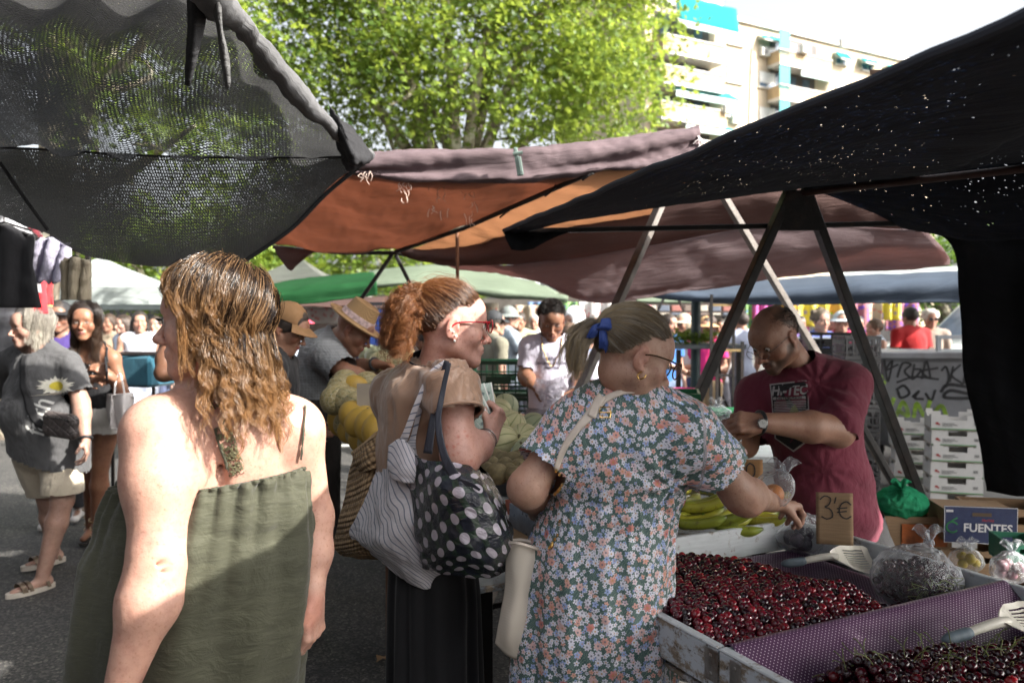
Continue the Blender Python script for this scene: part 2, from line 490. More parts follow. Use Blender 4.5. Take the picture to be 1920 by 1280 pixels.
# ================================================================ ground
def asphalt():
 g=G('asphalt');o=g.co()
 v=g.vor(o,95,out=None);cell=g.ramp(v.outputs['Color'],[(0,(.024,.024,.026)),(.55,(.05,.049,.048)),(.85,(.115,.11,.10)),(1,(.24,.225,.20))])
 big=g.ramp(g.noise(o,.9,6,.65),[(.3,(.72,.72,.74)),(.7,(1.15,1.13,1.1))])
 c=g.mix(1.,cell,big,'MULTIPLY')
 cr=g.ramp(g.vor(g.mp(o,(1,1,1)),.16,'DISTANCE_TO_EDGE'),[(0,.4),(.004,1)])
 c=g.mix(cr,(.03,.03,.032),c)
 spot=g.ramp(g.vor(o,2.3),[(.03,1),(.05,0)]);c=g.mix(g.ma('MULTIPLY',spot,.6),c,(.03,.028,.027))
 g.bsdf(c,.85,g.bump(v.outputs['Distance'],.5,.004));return g.m
def paving():
 g=G('paving_concrete');o=g.co()
 c=g.ramp(g.noise(o,3,6,.7),[(.3,(.12,.117,.11)),(.7,(.19,.183,.17))])
 c=g.mix(g.ramp(g.noise(o,14,4,.7),[(.55,0),(.75,.6)]),c,(.16,.155,.15))
 g.bsdf(c,.8,g.bump(g.noise(o,120,3),.3,.003));return g.m
ASP=asphalt()
mk('ground',[(-150,-60,0),(150,-60,0),(150,300,0),(-150,300,0)],[(0,1,2,3)],ASP,smooth=False,origin=(0,0,0))['kind']='structure'
pv=thing('pavement',(0,0,0),None,None);pv['kind']='structure'
PVM=paving()
mk('concrete_bed',[(.75,5.2,.004),(30,5.2,.004),(30,40,.004),(.75,40,.004)],[(0,1,2,3)],M('joint_grout',(.1,.1,.095),.9),pv,smooth=False)
for i in range(6):
 for j in range(7):
  x0=.8+i*1.5;y0=5.25+j*1.5*(1+.0*j);h=.012+.004*random.random()
  MB().box((x0+.74,y0+.74,h/2+.004),(1.47,1.47,h),bev=.006).build('slab',PVM,pv)
kb=MB()
for i in range(14):kb.box((.70,5.6+i*1.0,.06),(.12,.985,.12),bev=.012)
o_=kb.build('kerb',M('kerb_stone',(.3,.29,.27),.8,bump=.4),None);o_['kind']='structure'
wl=mk('road_marking',[(-4.2,9.6,.004),(.5,9.9,.004),(.5,10.05,.004),(-4.2,9.75,.004)],[(0,1,2,3)],M('road_paint',(.6,.6,.58),.7,.3,20,dirt=(.15,.15,.15)),smooth=False);wl['kind']='structure'
# ================================================================ trees
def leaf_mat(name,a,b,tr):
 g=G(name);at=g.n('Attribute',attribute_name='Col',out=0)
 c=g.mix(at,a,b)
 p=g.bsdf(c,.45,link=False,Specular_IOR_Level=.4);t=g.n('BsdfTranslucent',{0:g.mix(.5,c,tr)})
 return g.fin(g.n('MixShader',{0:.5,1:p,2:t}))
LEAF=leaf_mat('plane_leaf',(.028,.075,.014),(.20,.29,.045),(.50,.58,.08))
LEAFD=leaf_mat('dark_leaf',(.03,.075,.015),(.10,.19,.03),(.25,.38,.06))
def bark_mat():
 g=G('plane_bark');o=g.co()
 c=g.ramp(g.noise(o,5,3,.5),[(.35,(.16,.13,.10)),(.48,(.33,.29,.22)),(.6,(.5,.47,.38))],'CONSTANT')
 g.bsdf(c,.8,g.bump(g.noise(o,18,4),.4,.02));return g.m
BARK=bark_mat()
def leaves(cent,n,size,seed,flat=.55):
 """n five-lobed leaves at the given centres"""
 r=np.random.default_rng(seed)
 a=np.array([-90,-35,-10,18,45,68,90,112,135,162,190,215])*math.pi/180
 rad=np.array([.25,.45,.95,.5,.92,.55,1.1,.55,.92,.5,.95,.45])
 m=len(a);N=len(cent)
 nn=r.normal(size=(N,3))*flat+V(.25,-.1,.6);nn/=np.linalg.norm(nn,axis=1)[:,None]
 t=r.normal(size=(N,3));t-=(t*nn).sum(1)[:,None]*nn;t/=np.linalg.norm(t,axis=1)[:,None];b=np.cross(nn,t)
 s=size*r.uniform(.55,1.1,N)
 lx=(np.cos(a)*rad);ly=(np.sin(a)*rad)
 v=cent[:,None]+(t[:,None]*lx[None,:,None]+b[:,None]*ly[None,:,None])*s[:,None,None]*.55
 v+=nn[:,None]*(np.abs(lx)[None,:,None]*s[:,None,None]*.18)
 f=[]
 base=np.arange(N)[:,None]*m
 tris=[(1,2,3),(3,4,5),(5,6,7),(7,8,9),(9,10,11),(3,5,7),(3,7,9),(0,3,9)]
 f=np.concatenate([base+np.array(q)[None]for q in tris])
 return v.reshape(-1,3),f
def crown_pts(ells,n,seed,clump=.35,per=22):
 r=np.random.default_rng(seed);w=np.array([e[1][0]*e[1][1]*e[1][2]for e in ells])**(2/3.);w/=w.sum()
 nc=n//per;out=[];k=r.choice(len(ells),nc,p=w)
 C=np.array([ells[i][0]for i in k]);Rr=np.array([ells[i][1]for i in k])
 d=r.normal(size=(nc,3));d/=np.linalg.norm(d,axis=1)[:,None]
 rad=r.uniform(.25,1.,nc)**.45
 cc=C+d*Rr*rad[:,None]
 off=r.normal(size=(nc,per,3))*clump*V(1,1,.5)*r.uniform(.6,1.3,(nc,1,1))
 return(cc[:,None]+off).reshape(-1,3),np.repeat(r.uniform(0,1,nc),per)
def tree(name,label,base,ells,n,size,seed,mat=LEAF,clump=.35,group=None,trunk_r=.28,limbs=9,fork=.45):
 t=thing(name,base,label,'tree',group);r=np.random.default_rng(seed)
 base=np.asarray(base,float);cen=np.mean([e[0]for e in ells],0)
 mb=MB();fk=base*(1-fork)+V(cen[0],cen[1],cen[2])*fork
 mb.tube(crom([base-V(0,0,.2),base*.6+fk*.4+V(.1,0,0),fk],10),np.linspace(trunk_r*1.25,trunk_r*.8,10),10)
 for i in range(limbs):
  e=ells[i%len(ells)];d=nrm(r.normal(size=3));d[2]=abs(d[2])*.6
  end=np.asarray(e[0])+d*np.asarray(e[1])*.8
  mid=fk*.5+end*.5+r.normal(size=3)*.35+V(0,0,.3)
  c=crom([fk,mid,end],12);mb.tube(c,np.linspace(trunk_r*.5,.02,12),7)
  for q in range(4):
   s0=c[4+2*q-(q>2)];e2=s0+nrm(r.normal(size=3)+V(0,0,.4))*np.mean(e[1])*.45
   mb.tube(crom([s0,(s0+e2)/2+r.normal(size=3)*.15,e2],7),np.linspace(.06,.012,7),5)
 mb.build('trunk',BARK,t,smooth=True)
 c,tone=crown_pts(ells,n,seed,clump);v,f=leaves(c,n,size,seed)
 tone=np.clip(tone**1.2*.85+r.uniform(-.05,.4,len(c))+.14*(c[:,0]-cen[0])/3,0,1);col=np.repeat(tone,12)[:,None]*np.ones(3)  # crown lighter towards the sun side: sunlight is put into the leaf tone
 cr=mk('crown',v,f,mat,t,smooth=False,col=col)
 return t
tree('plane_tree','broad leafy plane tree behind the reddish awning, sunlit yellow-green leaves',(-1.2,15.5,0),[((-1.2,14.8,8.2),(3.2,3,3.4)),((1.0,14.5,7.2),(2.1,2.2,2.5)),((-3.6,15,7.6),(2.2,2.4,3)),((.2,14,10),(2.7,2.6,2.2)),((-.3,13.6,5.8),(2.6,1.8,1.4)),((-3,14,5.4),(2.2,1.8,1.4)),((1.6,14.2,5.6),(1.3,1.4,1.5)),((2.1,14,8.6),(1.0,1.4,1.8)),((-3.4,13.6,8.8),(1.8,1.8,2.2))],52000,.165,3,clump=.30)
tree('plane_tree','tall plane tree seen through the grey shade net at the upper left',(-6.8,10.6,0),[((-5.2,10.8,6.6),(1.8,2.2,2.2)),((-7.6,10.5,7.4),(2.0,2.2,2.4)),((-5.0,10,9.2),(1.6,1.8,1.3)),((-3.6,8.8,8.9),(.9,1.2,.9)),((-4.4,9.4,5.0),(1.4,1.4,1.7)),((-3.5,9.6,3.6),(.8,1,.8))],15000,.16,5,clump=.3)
tr_g='trees behind the far stalls'
for i,(px,d,zc,rx,rz,lab)in enumerate([(130,40,4.2,4.5,3.6,'tree behind the white gazebo tents at the far left'),(330,36,3.6,4.5,3.4,'bright green tree behind the long-haired woman at the far left'),(500,44,3.9,4.6,4.2,'tree directly left of the pointed cream tent top'),(640,38,4.2,4.0,3.6,'tree directly right of the pointed cream tent top'),(820,46,4.6,5.0,4.4,'far tree hidden mostly by the reddish awning and its poles')]):
 b=P(px,600,d);x,y=b[0],b[1]
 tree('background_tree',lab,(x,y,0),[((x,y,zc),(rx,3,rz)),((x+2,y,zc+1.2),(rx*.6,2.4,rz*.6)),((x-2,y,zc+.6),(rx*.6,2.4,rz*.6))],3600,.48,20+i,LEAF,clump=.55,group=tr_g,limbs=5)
b=P(1790,575,21)
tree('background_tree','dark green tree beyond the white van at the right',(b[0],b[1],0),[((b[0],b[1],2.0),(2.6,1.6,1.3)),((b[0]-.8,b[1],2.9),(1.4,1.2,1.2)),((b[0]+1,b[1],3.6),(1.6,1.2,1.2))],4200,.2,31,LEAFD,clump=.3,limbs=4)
# ================================================================ apartment block
FAC=thing('apartment_building',(14,62,0),'cream apartment block with teal awnings and balconies rising behind the tree','building')
D0,D1=62.,69.2
fa=P(1400,600,D0);fb=P(1640,600,D1);fa[2]=fb[2]=0
FX=nrm(fb-fa);FN=nrm(V(FX[1],-FX[0],0));FR=np.stack([FX,FN,V(0,0,1)],1)
def fp(px,py,out=0.):
 """the point of the facade plane (pushed out towards the street) behind a pixel"""
 r=P(px,py,1)-V(0,0,CZ);o=V(0,0,CZ);q=fa+FN*out
 t=((q-o)@FN)/(r@FN);return o+r*t
def fuv(px,py,out=0.):
 q=fp(px,py,out)-fa;return q@FX,q[2]
def fpt(u,z,out=0.):return fa+FX*u+FN*out+V(0,0,z)
WALLM=M('cream_render',(.60,.50,.36),.9,.1,.35,.3,8,dirt=(.42,.37,.30))
BRK=M('yellow_brick',(.44,.33,.20),.9,.15,2,.4,14)
WHT=M('white_paint',(.58,.56,.52),.6,.06,2)
TEAL=fabric('teal_awning',(.01,.27,.28),transl=.35,col2=(.02,.5,.48))
TEALP=M('teal_panel',(.02,.22,.23),.6)
GLS=M('window_glass',(.12,.17,.24),.12,.3,3,0)
BLIND=M('roller_blind',(.66,.66,.63),.6,.06,3)
def zt(px,py):return fuv(px,py)[1]
u0=fuv(1210,100)[0];u1=fuv(1760,100)[0];ztop=fuv(1400,46)[1]
def fbox(u_0,u_1,z0,z1,o0,o1,name,mat,parent,bev=0.):
 return MB().box(fpt((u_0+u_1)/2,(z0+z1)/2,(o0+o1)/2),(abs(u_1-u_0),abs(o1-o0),abs(z1-z0)),FR,bev=bev).build(name,mat,parent)
fbox(u0,u1,0,ztop,-12,0,'wall',WALLM,FAC)
fbox(u0-.2,u1+.2,ztop,ztop+.35,-12.2,.25,'roof_edge',WHT,FAC)
fbox(u0-1,fuv(1362,60)[0],ztop+.36,ztop+3.2,-10,-.4,'rooftop_storey',WALLM,FAC)
def fwindow(x0,y0,x1,y1,blind=.5):
 ua,zb=fuv(x0,(y0+y1)/2)[0],fuv((x0+x1)/2,y1)[1];ub,za=fuv(x1,(y0+y1)/2)[0],fuv((x0+x1)/2,y0)[1]
 w=fbox(ua,ub,zb,za,-.02,.07,'window',WHT,FAC)
 h=za-zb;t=.07*h
 fbox(ua+.08,ub-.08,zb+t,za-t-(h-2*t)*blind,.072,.09,'pane',GLS,w)
 fbox((ua+ub)/2-.03,(ua+ub)/2+.03,zb+t,za-t-(h-2*t)*blind,.092,.11,'mullion',WHT,w)
 if blind>0:fbox(ua+.08,ub-.08,za-t-(h-2*t)*blind,za-t,.072,.12,'blind',BLIND,w)
 fbox(ua-.08,ub+.08,zb-.08,zb,-.02,.2,'sill',WHT,w)
for a in[(1364,56,1392,85,.3),(1362,124,1391,156,.95),(1364,194,1390,221,.35),(1424,88,1452,104,.3),(1422,136,1452,166,.75),(1422,202,1452,232,.9),(1566,108,1586,122,.2),(1614,118,1636,134,.2),(1566,160,1588,184,.6),(1614,170,1636,192,.7),(1362,262,1391,292,.9)]:fwindow(*a)
def fawning(x0,y0,x1,y1,out,white=True,drop=False,o0=.1):
 """a stretched awning: fabric sheet, side arms and a white valance"""
 ua,ub=fuv(x0,y0)[0],fuv(x1,y0)[0];zm=(x0+x1)/2;za,zb=fuv(zm,y0)[1],fuv(zm,y1)[1]
 n=14;us=np.linspace(ua,ub,n);rows=[]
 for j in range(8):
  t=j/7;rows.append([fpt(u,za+(zb-za)*t,o0+out*t)+V(0,0,.03*math.sin(i*1.7+j))for i,u in enumerate(us)])
 v=np.array(rows).reshape(-1,3);f=gridf(n,8);v,f=thick(v,f,.03)
 a=mk('awning',v,f,TEAL,FAC)
 m=MB();m.beam(fpt(ua,zb,o0+out),fpt(ub,zb,o0+out),.1);m.beam(fpt(ua,za-.3,o0),fpt(ua,zb,o0+out),.06);m.beam(fpt(ub,za-.3,o0),fpt(ub,zb,o0+out),.06);m.build('awning_frame',WHT,a)
 if white:fbox(ua,ub,zb-.38,zb-.06,o0+out-.02,o0+out+.02,'valance',fabric('pale_valance',(.55,.68,.66),transl=.3),a)
def fbalcony(x0,x1,yt,yb,ytop,out=1.3,side=False):
 """parapet between yt and yb, opening above up to ytop"""
 xm=(x0+x1)/2;ua,ub=fuv(x0,yt,out)[0],fuv(x1,yt,out)[0];za,zb=fuv(xm,yt,out)[1],fuv(xm,yb,out)[1];zc=fuv(xm,ytop,out)[1]
 b_=fbox(ua,ub,zb,za,out-.12,out,'balcony',BRK if random.random()<2 else WHT,FAC)
 fbox(ua,ua+.12,zb,za,.02,out-.125,'side_wall',BRK,b_);fbox(ub-.12,ub,zb,za,.02,out-.125,'side_wall',BRK,b_)
 fbox(ua,ub,zb-.22,zb-.005,.02,out+.06,'slab',WHT,b_)
 fbox(ua-.04,ub+.04,za+.004,za+.08,out-.18,out+.06,'coping',WHT,b_)
 fbox(ua+.3,ub-.3,za-.1,zc-.05,.02,.05,'opening_shade',M('dark_opening',(.10,.09,.085),.7),b_)  # flat dark panel; the shade of the balcony opening is put into its colour
 for k in range(3):
  uu=ua+.5+(ub-ua-1)*(k+.2)/3;fbox(uu,uu+.75,za-.05,zc-.3,.055,.09,'pane',GLS,b_)
 if side:fbox(ua-.02,ua+1.1,za-.3,zc,out-.05,out,'side_screen',TEALP,b_)
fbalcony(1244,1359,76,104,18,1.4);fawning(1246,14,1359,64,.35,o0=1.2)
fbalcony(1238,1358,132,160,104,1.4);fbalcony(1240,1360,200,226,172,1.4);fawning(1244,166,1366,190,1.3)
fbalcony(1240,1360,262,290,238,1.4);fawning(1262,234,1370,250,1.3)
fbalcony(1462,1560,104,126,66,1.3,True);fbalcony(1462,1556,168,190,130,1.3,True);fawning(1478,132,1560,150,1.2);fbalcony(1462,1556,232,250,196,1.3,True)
fawning(1420,70,1460,84,.7,False);fawning(1562,100,1588,118,.7,False);fawning(1608,112,1642,126,.7,False);fawning(1656,124,1680,138,.7,False)
ACM=M('ac_casing',(.6,.6,.57),.5,.05);ACD=M('ac_grille',(.18,.18,.18),.6)
for(px,py)in[(1430,100),(1480,104),(1552,94),(1338,214),(1376,226)]:
 u,z=fuv(px,py);a=fbox(u-.42,u+.42,z-.3,z+.3,1.42 if px in(1480,1552,1338)else .03,1.78 if px in(1480,1552,1338)else .4,'air_conditioner',ACM,FAC)
 oo=1.79 if px in(1480,1552,1338)else .41
 q=MB();q.lathe([(0,0),(.22,0),(.22,.02),(0,.03)],fpt(u-.1,z,oo),np.stack([FX,V(0,0,1),FN],1),14);q.build('fan_grille',ACD,a)
mbp=MB();mbp.tube([fp(1410,90,.08),fp(1404,240,.08)],.05,6);mbp.build('drain_pipe',M('pipe_grey',(.3,.3,.3),.6),FAC)
# ================================================================ awnings overhead
def net_mat(name,col,hole_big,base_open,glow,seam=None,stx=165.,sty=260.):
 """knitted shade net: warp cords, crossing tape, real openings between them"""
 g=G(name);uv=g.co('UV')
 sx=g.n('SeparateXYZ',{0:uv},out=0);sep=g.t.nodes[-1]
 wob=g.noise(uv,60,2)
 wv=g.n('Mapping',{0:g.n('VectorMath',{0:uv,1:g.n('VectorMath',{0:g.noise(uv,26,2,out=1),3:.012},operation='SCALE')},operation='ADD'),3:(1,1,1)})
 s2=g.t.nodes.new('ShaderNodeSeparateXYZ');g.t.links.new(wv,s2.inputs[0])
 cord=g.ma('ABSOLUTE',g.ma('SINE',g.ma('MULTIPLY',s2.outputs[0],stx)))
 tape=g.ma('SINE',g.ma('MULTIPLY',g.ma('ADD',s2.outputs[1],g.ma('MULTIPLY',g.ma('SINE',g.ma('MULTIPLY',s2.outputs[0],stx*2)),.0035)),sty))
 rnd=g.noise(g.mp(uv,(150,320,1)),1,3,.7)
 op=g.ma('MULTIPLY',g.ma('SUBTRACT',g.ma('ADD',g.ma('MULTIPLY',tape,.5),g.ma('MULTIPLY',rnd,1.6)),.8),g.ma('POWER',cord,.4))
 big=g.ramp(g.noise(uv,1.1,3,.5),[(.42,0),(.62,1)])if hole_big else None
 th=base_open if big is None else g.ma('ADD',base_open,g.ma('MULTIPLY',big,hole_big))
 hole=g.ma('GREATER_THAN',g.ma('ADD',op,th),.5)
 c=g.ramp(g.noise(g.mp(uv,(120,300,1)),1,2),[(.3,tuple(x*.4 for x in col)),(.7,tuple(min(1,x*1.5)for x in col))])
 nb=g.bump(g.ma('ADD',tape,g.ma('MULTIPLY',cord,.7)),.7,.003)
 d=g.bsdf(c,.6,nb,link=False,Specular_IOR_Level=.3);t=g.n('BsdfTranslucent',{0:tuple(min(1,x*glow)for x in col)})
 sh=g.n('MixShader',{0:.35,1:d,2:t})
 return g.fin(g.n('MixShader',{0:hole,1:sh,2:g.n('BsdfTransparent')}))
def tarp_mat(name,col,lit,tr=.5,holes=0.,streak=True,rough=.8):
 """coarse coloured tarpaulin: woven grain, long creases, light soaking through"""
 g=G(name);uv=g.co('UV')
 n1=g.noise(g.mp(uv,(1.2,7,1),(0,0,.5)),1.4,5,.6,dist=.5)
 c=g.ramp(n1,[(.25,tuple(x*.72 for x in col)),(.75,tuple(min(1,x*1.25)for x in col))])
 grain=g.noise(g.mp(uv,(260,420,1)),1,2);c=g.mix(.45,c,g.mix(1.,c,g.ramp(grain,[(.3,(.5,.5,.5)),(.7,(1.5,1.5,1.5))]),'MULTIPLY'))
 h=g.ma('ADD',g.ma('MULTIPLY',n1,1.),g.ma('MULTIPLY',grain,.06))
 nb=g.bump(h,.5,.05)
 d=g.bsdf(c,rough,nb,link=False,Specular_IOR_Level=.25)
 t=g.n('BsdfTranslucent',{0:g.mix(1.,lit,g.ramp(grain,[(.25,(.55,.55,.55)),(.75,(1.3,1.3,1.3))]),'MULTIPLY'),'Normal':nb})
 sh=g.n('MixShader',{0:tr,1:d,2:t})
 if holes:
  v=g.vor(g.n('VectorMath',{0:uv,1:g.n('VectorMath',{0:g.noise(uv,9,2,out=1),3:.1},operation='SCALE')},operation='ADD'),72,out=None)
  pick=g.ma('GREATER_THAN',g.ma('ADD',v.outputs['Color'],g.ma('MULTIPLY',g.noise(uv,1.6,3),.7)),.80)
  hole=g.ma('MULTIPLY',g.ma('LESS_THAN',v.outputs['Distance'],g.ma('MULTIPLY',g.noise(uv,40,1),holes)),pick)
  sh=g.n('MixShader',{0:hole,1:sh,2:g.n('BsdfTransparent')})
 return g.fin(sh)
NET=net_mat('grey_shade_net',(.11,.11,.112),.36,-.12,.9,stx=200,sty=320)
NETV=net_mat('grey_net_valance',(.095,.095,.097),.32,-.15,.9,stx=250,sty=410)
NETS=net_mat('dense_net',(.26,.26,.27),0,-.6,1.2)
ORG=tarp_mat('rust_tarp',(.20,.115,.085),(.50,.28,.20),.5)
ORL=tarp_mat('sunlit_orange_tarp',(.34,.22,.145),(.72,.48,.33),.6)  # brighter copy of the rust tarp; sunlight is put into its colours
BRN=tarp_mat('brown_purple_tarp',(.13,.078,.07),(.24,.12,.10),.4)
PUR=tarp_mat('faded_purple_tarp',(.17,.125,.135),(.26,.16,.15),.25)
BLK=tarp_mat('black_tarp',(.014,.016,.022),(.012,.02,.045),.25,holes=.46,rough=.9)
BLK2=tarp_mat('black_netting',(.010,.011,.014),(.012,.013,.02),.2)
BLU=tarp_mat('blue_grey_tarp',(.08,.105,.145),(.13,.17,.23),.35)
GRN=tarp_mat('bright_green_tarp',(.015,.09,.028),(.02,.18,.05),.45)
PGR=tarp_mat('pale_green_tarp',(.22,.27,.20),(.32,.39,.28),.45)
CRM=tarp_mat('cream_canvas',(.62,.63,.55),(.7,.7,.6),.35)
WHC=tarp_mat('white_canvas',(.50,.55,.54),(.5,.56,.56),.3)
def sag(v,amp,s,seed):return v+V(0,0,1)*(noise3(v,s,seed)[:,None]*amp)
def sheet(name,rows,mat,parent=None,nu=70,nv=50,t=.004,amp=.01,s=4.,seed=1,fold=None,world_=False,**k):
 v,f,uv=patch(rows,nu,nv,world_)
 n=vnormals(v,f);v=v+n*(noise3(v,s,seed,4)[:,None]*amp)
 if fold is not None:v=v+n*fold(uv)[:,None]
 if t:
  v2,f2=thick(v,f,t);uv=np.concatenate([uv,uv]);v,f=v2,f2
 return mk(name,v,f,mat,parent,uv=uv,**k)
net=thing('shade_net_awning',P(200,300,2.9),'grey knitted shade net hanging overhead at the upper left, light showing through','awning')
ST=dict(t=0)
sheet('roof_sheet',[[(-900,-700,.9),(-200,-700,.9),(250,-700,.9),(330,-640,.9)],[(-500,-60,1.9),(0,-60,1.9),(260,-60,1.85),(402,-40,1.85)],[(-420,80,2.6),(0,75,2.6),(280,70,2.55),(492,92,2.5)],[(-300,200,3.2),(0,190,3.2),(320,185,3.15),(588,205,3.1)],[(-200,285,3.7),(0,275,3.7),(330,292,3.7),(690,292,3.7)]],NET,net,90,70,0,.03,3.2,5,fold=lambda uv:.03*np.exp(-((uv[:,0]-uv[:,0].max()*.5)**2)*3)*np.sin(uv[:,0]*22))
sheet('valance',[[(-200,285,3.7),(0,275,3.7),(330,292,3.7),(690,292,3.7)],[(-220,350,3.74),(0,340,3.73),(330,375,3.74),(615,355,3.72)],[(-200,390,3.82),(0,385,3.8),(330,455,3.8),(545,425,3.76)],[(-180,405,3.86),(0,400,3.86),(130,466,3.86),(210,490,3.84),(330,499,3.84),(455,490,3.8)]],NETV,net,110,50,0,.018,5,6,fold=lambda uv:.012*np.sin(uv[:,0]*17+2*uv[:,1]))
hem=crom([P(370,-60,1.75),P(402,0,1.95),P(440,32,2.15),P(492,96,2.5),P(560,178,2.95),P(604,222,3.2),P(648,262,3.45),P(688,292,3.66)],60)
v,f=tube_vf(hem,(.036+.008*np.sin(np.arange(60)*.23))*np.linspace(1.15,.8,60),16)
v=v+(noise3(v,14,3,4)[:,None]*.010);mk('rolled_hem',np.array(v),f,tarp_mat('hem_cloth',(.15,.15,.155),(.1,.1,.1),.1),net,uv=np.stack([np.repeat(np.arange(60)*.04,16),np.tile(np.arange(16)*.014,60)],1))
HEMC=tarp_mat('dark_strip',(.035,.035,.038),(.05,.05,.05),.15)
sheet('loose_strip',[[(346,-40,1.95),(362,-40,1.9),(390,-40,1.95)],[(350,30,1.97),(364,30,1.93),(388,30,1.97)],[(352,90,2.0),(362,90,1.97),(374,90,2.0)],[(349,160,2.05),(352,160,2.04),(354,160,2.05)]],HEMC,net,12,20,.003,.006,9,8)
sheet('loose_strip',[[(392,-30,1.85),(402,-30,1.82),(410,-30,1.85)],[(404,40,1.9),(411,40,1.88),(416,40,1.9)],[(413,100,1.95),(420,100,1.93),(427,100,1.95)],[(424,165,2.0),(428,165,1.99),(432,160,2.0)]],tarp_mat('grey_strip',(.12,.12,.12),(.1,.1,.1),.15),net,12,20,.003,.004,9,9)
mb=MB();mb.tube(crom([P(-200,286,3.69),P(0,277,3.69),P(330,294,3.69),P(690,295,3.68)],40),.006,6);mb.tube(crom([P(0,305,3.66),P(45,370,3.7),P(90,432,3.74)],16),.009,6)
mb.tube(crom([P(690,300,3.68),P(615,360,3.71),P(545,430,3.75),P(455,492,3.79)],24),.010,6);mb.build('seam_cord',M('black_cord',(.015,.015,.017),.8),net,smooth=True)
sheet('gathered_end',[[(618,200,3.25),(640,225,3.3),(668,250,3.45),(694,285,3.6)],[(625,245,3.4),(650,262,3.3),(675,282,3.45),(700,292,3.6)],[(640,290,3.5),(662,300,3.35),(680,302,3.45),(696,300,3.6)],[(652,318,3.6),(662,322,3.5),(668,310,3.6),(690,302,3.66)]],HEMC,net,30,30,.006,.012,18,8)
red=thing('tarpaulin_awning',P(1000,400,4.6),'patched rust-orange and purple tarpaulin awning stretched across the middle of the market','awning')
hemr=[(640,306,4.02),(690,288,4.02),(800,281,4.05),(962,279,4.1),(1060,273,4.15),(1150,264,4.2),(1240,250,4.25),(1312,238,4.3)]
def row(h,dy,dd):return[(x,y+q,d+dd)for(x,y,d),q in zip(h,dy)]
sheet('rolled_hem',[row(hemr,[12,10,10,8,8,8,8,6],.10),row(hemr,[2,2,1,0,0,0,0,0],.03),row(hemr,[4,6,8,6,6,6,6,8],-.03),row(hemr,[8,22,24,20,20,20,24,20],-.035),row(hemr,[10,30,42,40,38,38,44,30],-.01),row(hemr,[14,38,55,57,52,50,58,46],-.03),row(hemr,[13,41,58,60,56,53,60,50],.03)],PUR,red,140,40,.005,.012,9,12,fold=lambda uv:.008*np.sin(uv[:,0]*5+uv[:,1]*55))
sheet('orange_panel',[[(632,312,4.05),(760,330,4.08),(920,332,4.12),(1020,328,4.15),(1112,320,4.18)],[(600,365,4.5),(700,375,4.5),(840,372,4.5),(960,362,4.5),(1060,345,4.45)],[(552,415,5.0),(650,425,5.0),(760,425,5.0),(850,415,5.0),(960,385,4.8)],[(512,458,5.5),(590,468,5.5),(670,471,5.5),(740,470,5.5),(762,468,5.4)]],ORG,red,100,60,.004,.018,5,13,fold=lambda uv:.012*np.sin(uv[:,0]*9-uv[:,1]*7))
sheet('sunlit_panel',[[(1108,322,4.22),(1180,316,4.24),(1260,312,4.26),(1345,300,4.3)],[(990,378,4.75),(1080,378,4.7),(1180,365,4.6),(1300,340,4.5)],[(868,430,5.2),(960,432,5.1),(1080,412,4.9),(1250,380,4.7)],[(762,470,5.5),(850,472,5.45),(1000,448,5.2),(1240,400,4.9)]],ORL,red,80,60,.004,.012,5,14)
sheet('brown_panel',[[(745,470,5.5),(860,458,5.4),(960,432,5.15),(1140,400,4.95),(1400,352,4.8),(1560,340,4.8)],[(770,482,5.5),(880,482,5.3),(1000,462,5.1),(1180,430,4.95),(1420,380,4.8),(1640,385,4.8)],[(820,494,5.5),(910,498,5.3),(1060,488,5.15),(1220,462,5.0),(1450,425,4.9),(1740,435,4.85)]],BRN,red,90,40,.004,.014,5,15)
sheet('purple_panel',[[(800,490,5.52),(920,497,5.3),(1060,486,5.14),(1220,460,4.98),(1450,423,4.88),(1735,430,4.84)],[(850,500,5.5),(950,506,5.3),(1080,515,5.1),(1230,500,5.0),(1450,468,4.9),(1765,462,4.9)],[(880,503,5.5),(960,512,5.3),(1090,545,5.1),(1220,540,5.0),(1450,505,5.0),(1780,482,5.0)],[(890,504,5.5),(965,514,5.3),(1110,566,5.1),(1215,557,5.0),(1340,538,5.05),(1480,520,5.05),(1782,498,5.05)]],tarp_mat('dusky_purple_tarp',(.20,.155,.165),(.46,.30,.28),.5),red,110,50,.004,.02,4,16,fold=lambda uv:.012*np.sin(uv[:,0]*6+uv[:,1]*16))
sheet('hanging_flap',[[(512,460,5.5),(550,466,5.5),(596,468,5.5)],[(520,478,5.5),(550,484,5.48),(578,480,5.5)],[(540,504,5.5),(546,507,5.5),(552,502,5.5)]],BRN,red,20,20,.004,.012,8,17)
DST=M('dark_steel',(.012,.011,.011),.55,.3,12,.3,80,dirt=(.045,.025,.018),spec=.35)
GST=M('weathered_steel',(.20,.18,.165),.55,.25,9,.3,80,metal=.5,dirt=(.10,.07,.055))
def pole(name,pts,w,mat,label,cat='pole',group=None,round_=False,parent=None):
 m=MB()
 if round_:m.tube(pts,w/2,10)
 else:
  for a,b in zip(pts[:-1],pts[1:]):m.beam(a,b,w,w*.7,bev=.003)
 o=m.build(name,mat,parent,smooth=round_)
 return o if parent is not None else tag(o,label,cat,group)
for k,pts in enumerate([[P(512,463,5.52),P(640,474,5.52),P(742,474,5.52),P(850,497,5.52),P(940,506,5.4)],[P(742,472,5.45),P(870,428,5.1),P(1112,322,4.17)]]):
 pole('support_rod',pts,.028,DST,'',parent=red,round_=True)
for(x,y,d)in[(1030,358,4.4),(945,398,4.75),(1100,328,4.2)]:MB().tube(crom([P(x-8,y+10,d-.02),P(x+2,y+2,d-.04),P(x+12,y-6,d-.02),P(x+11,y-11,d)],10),.006,5).build('wire_hook',DST,red)
fr=[]
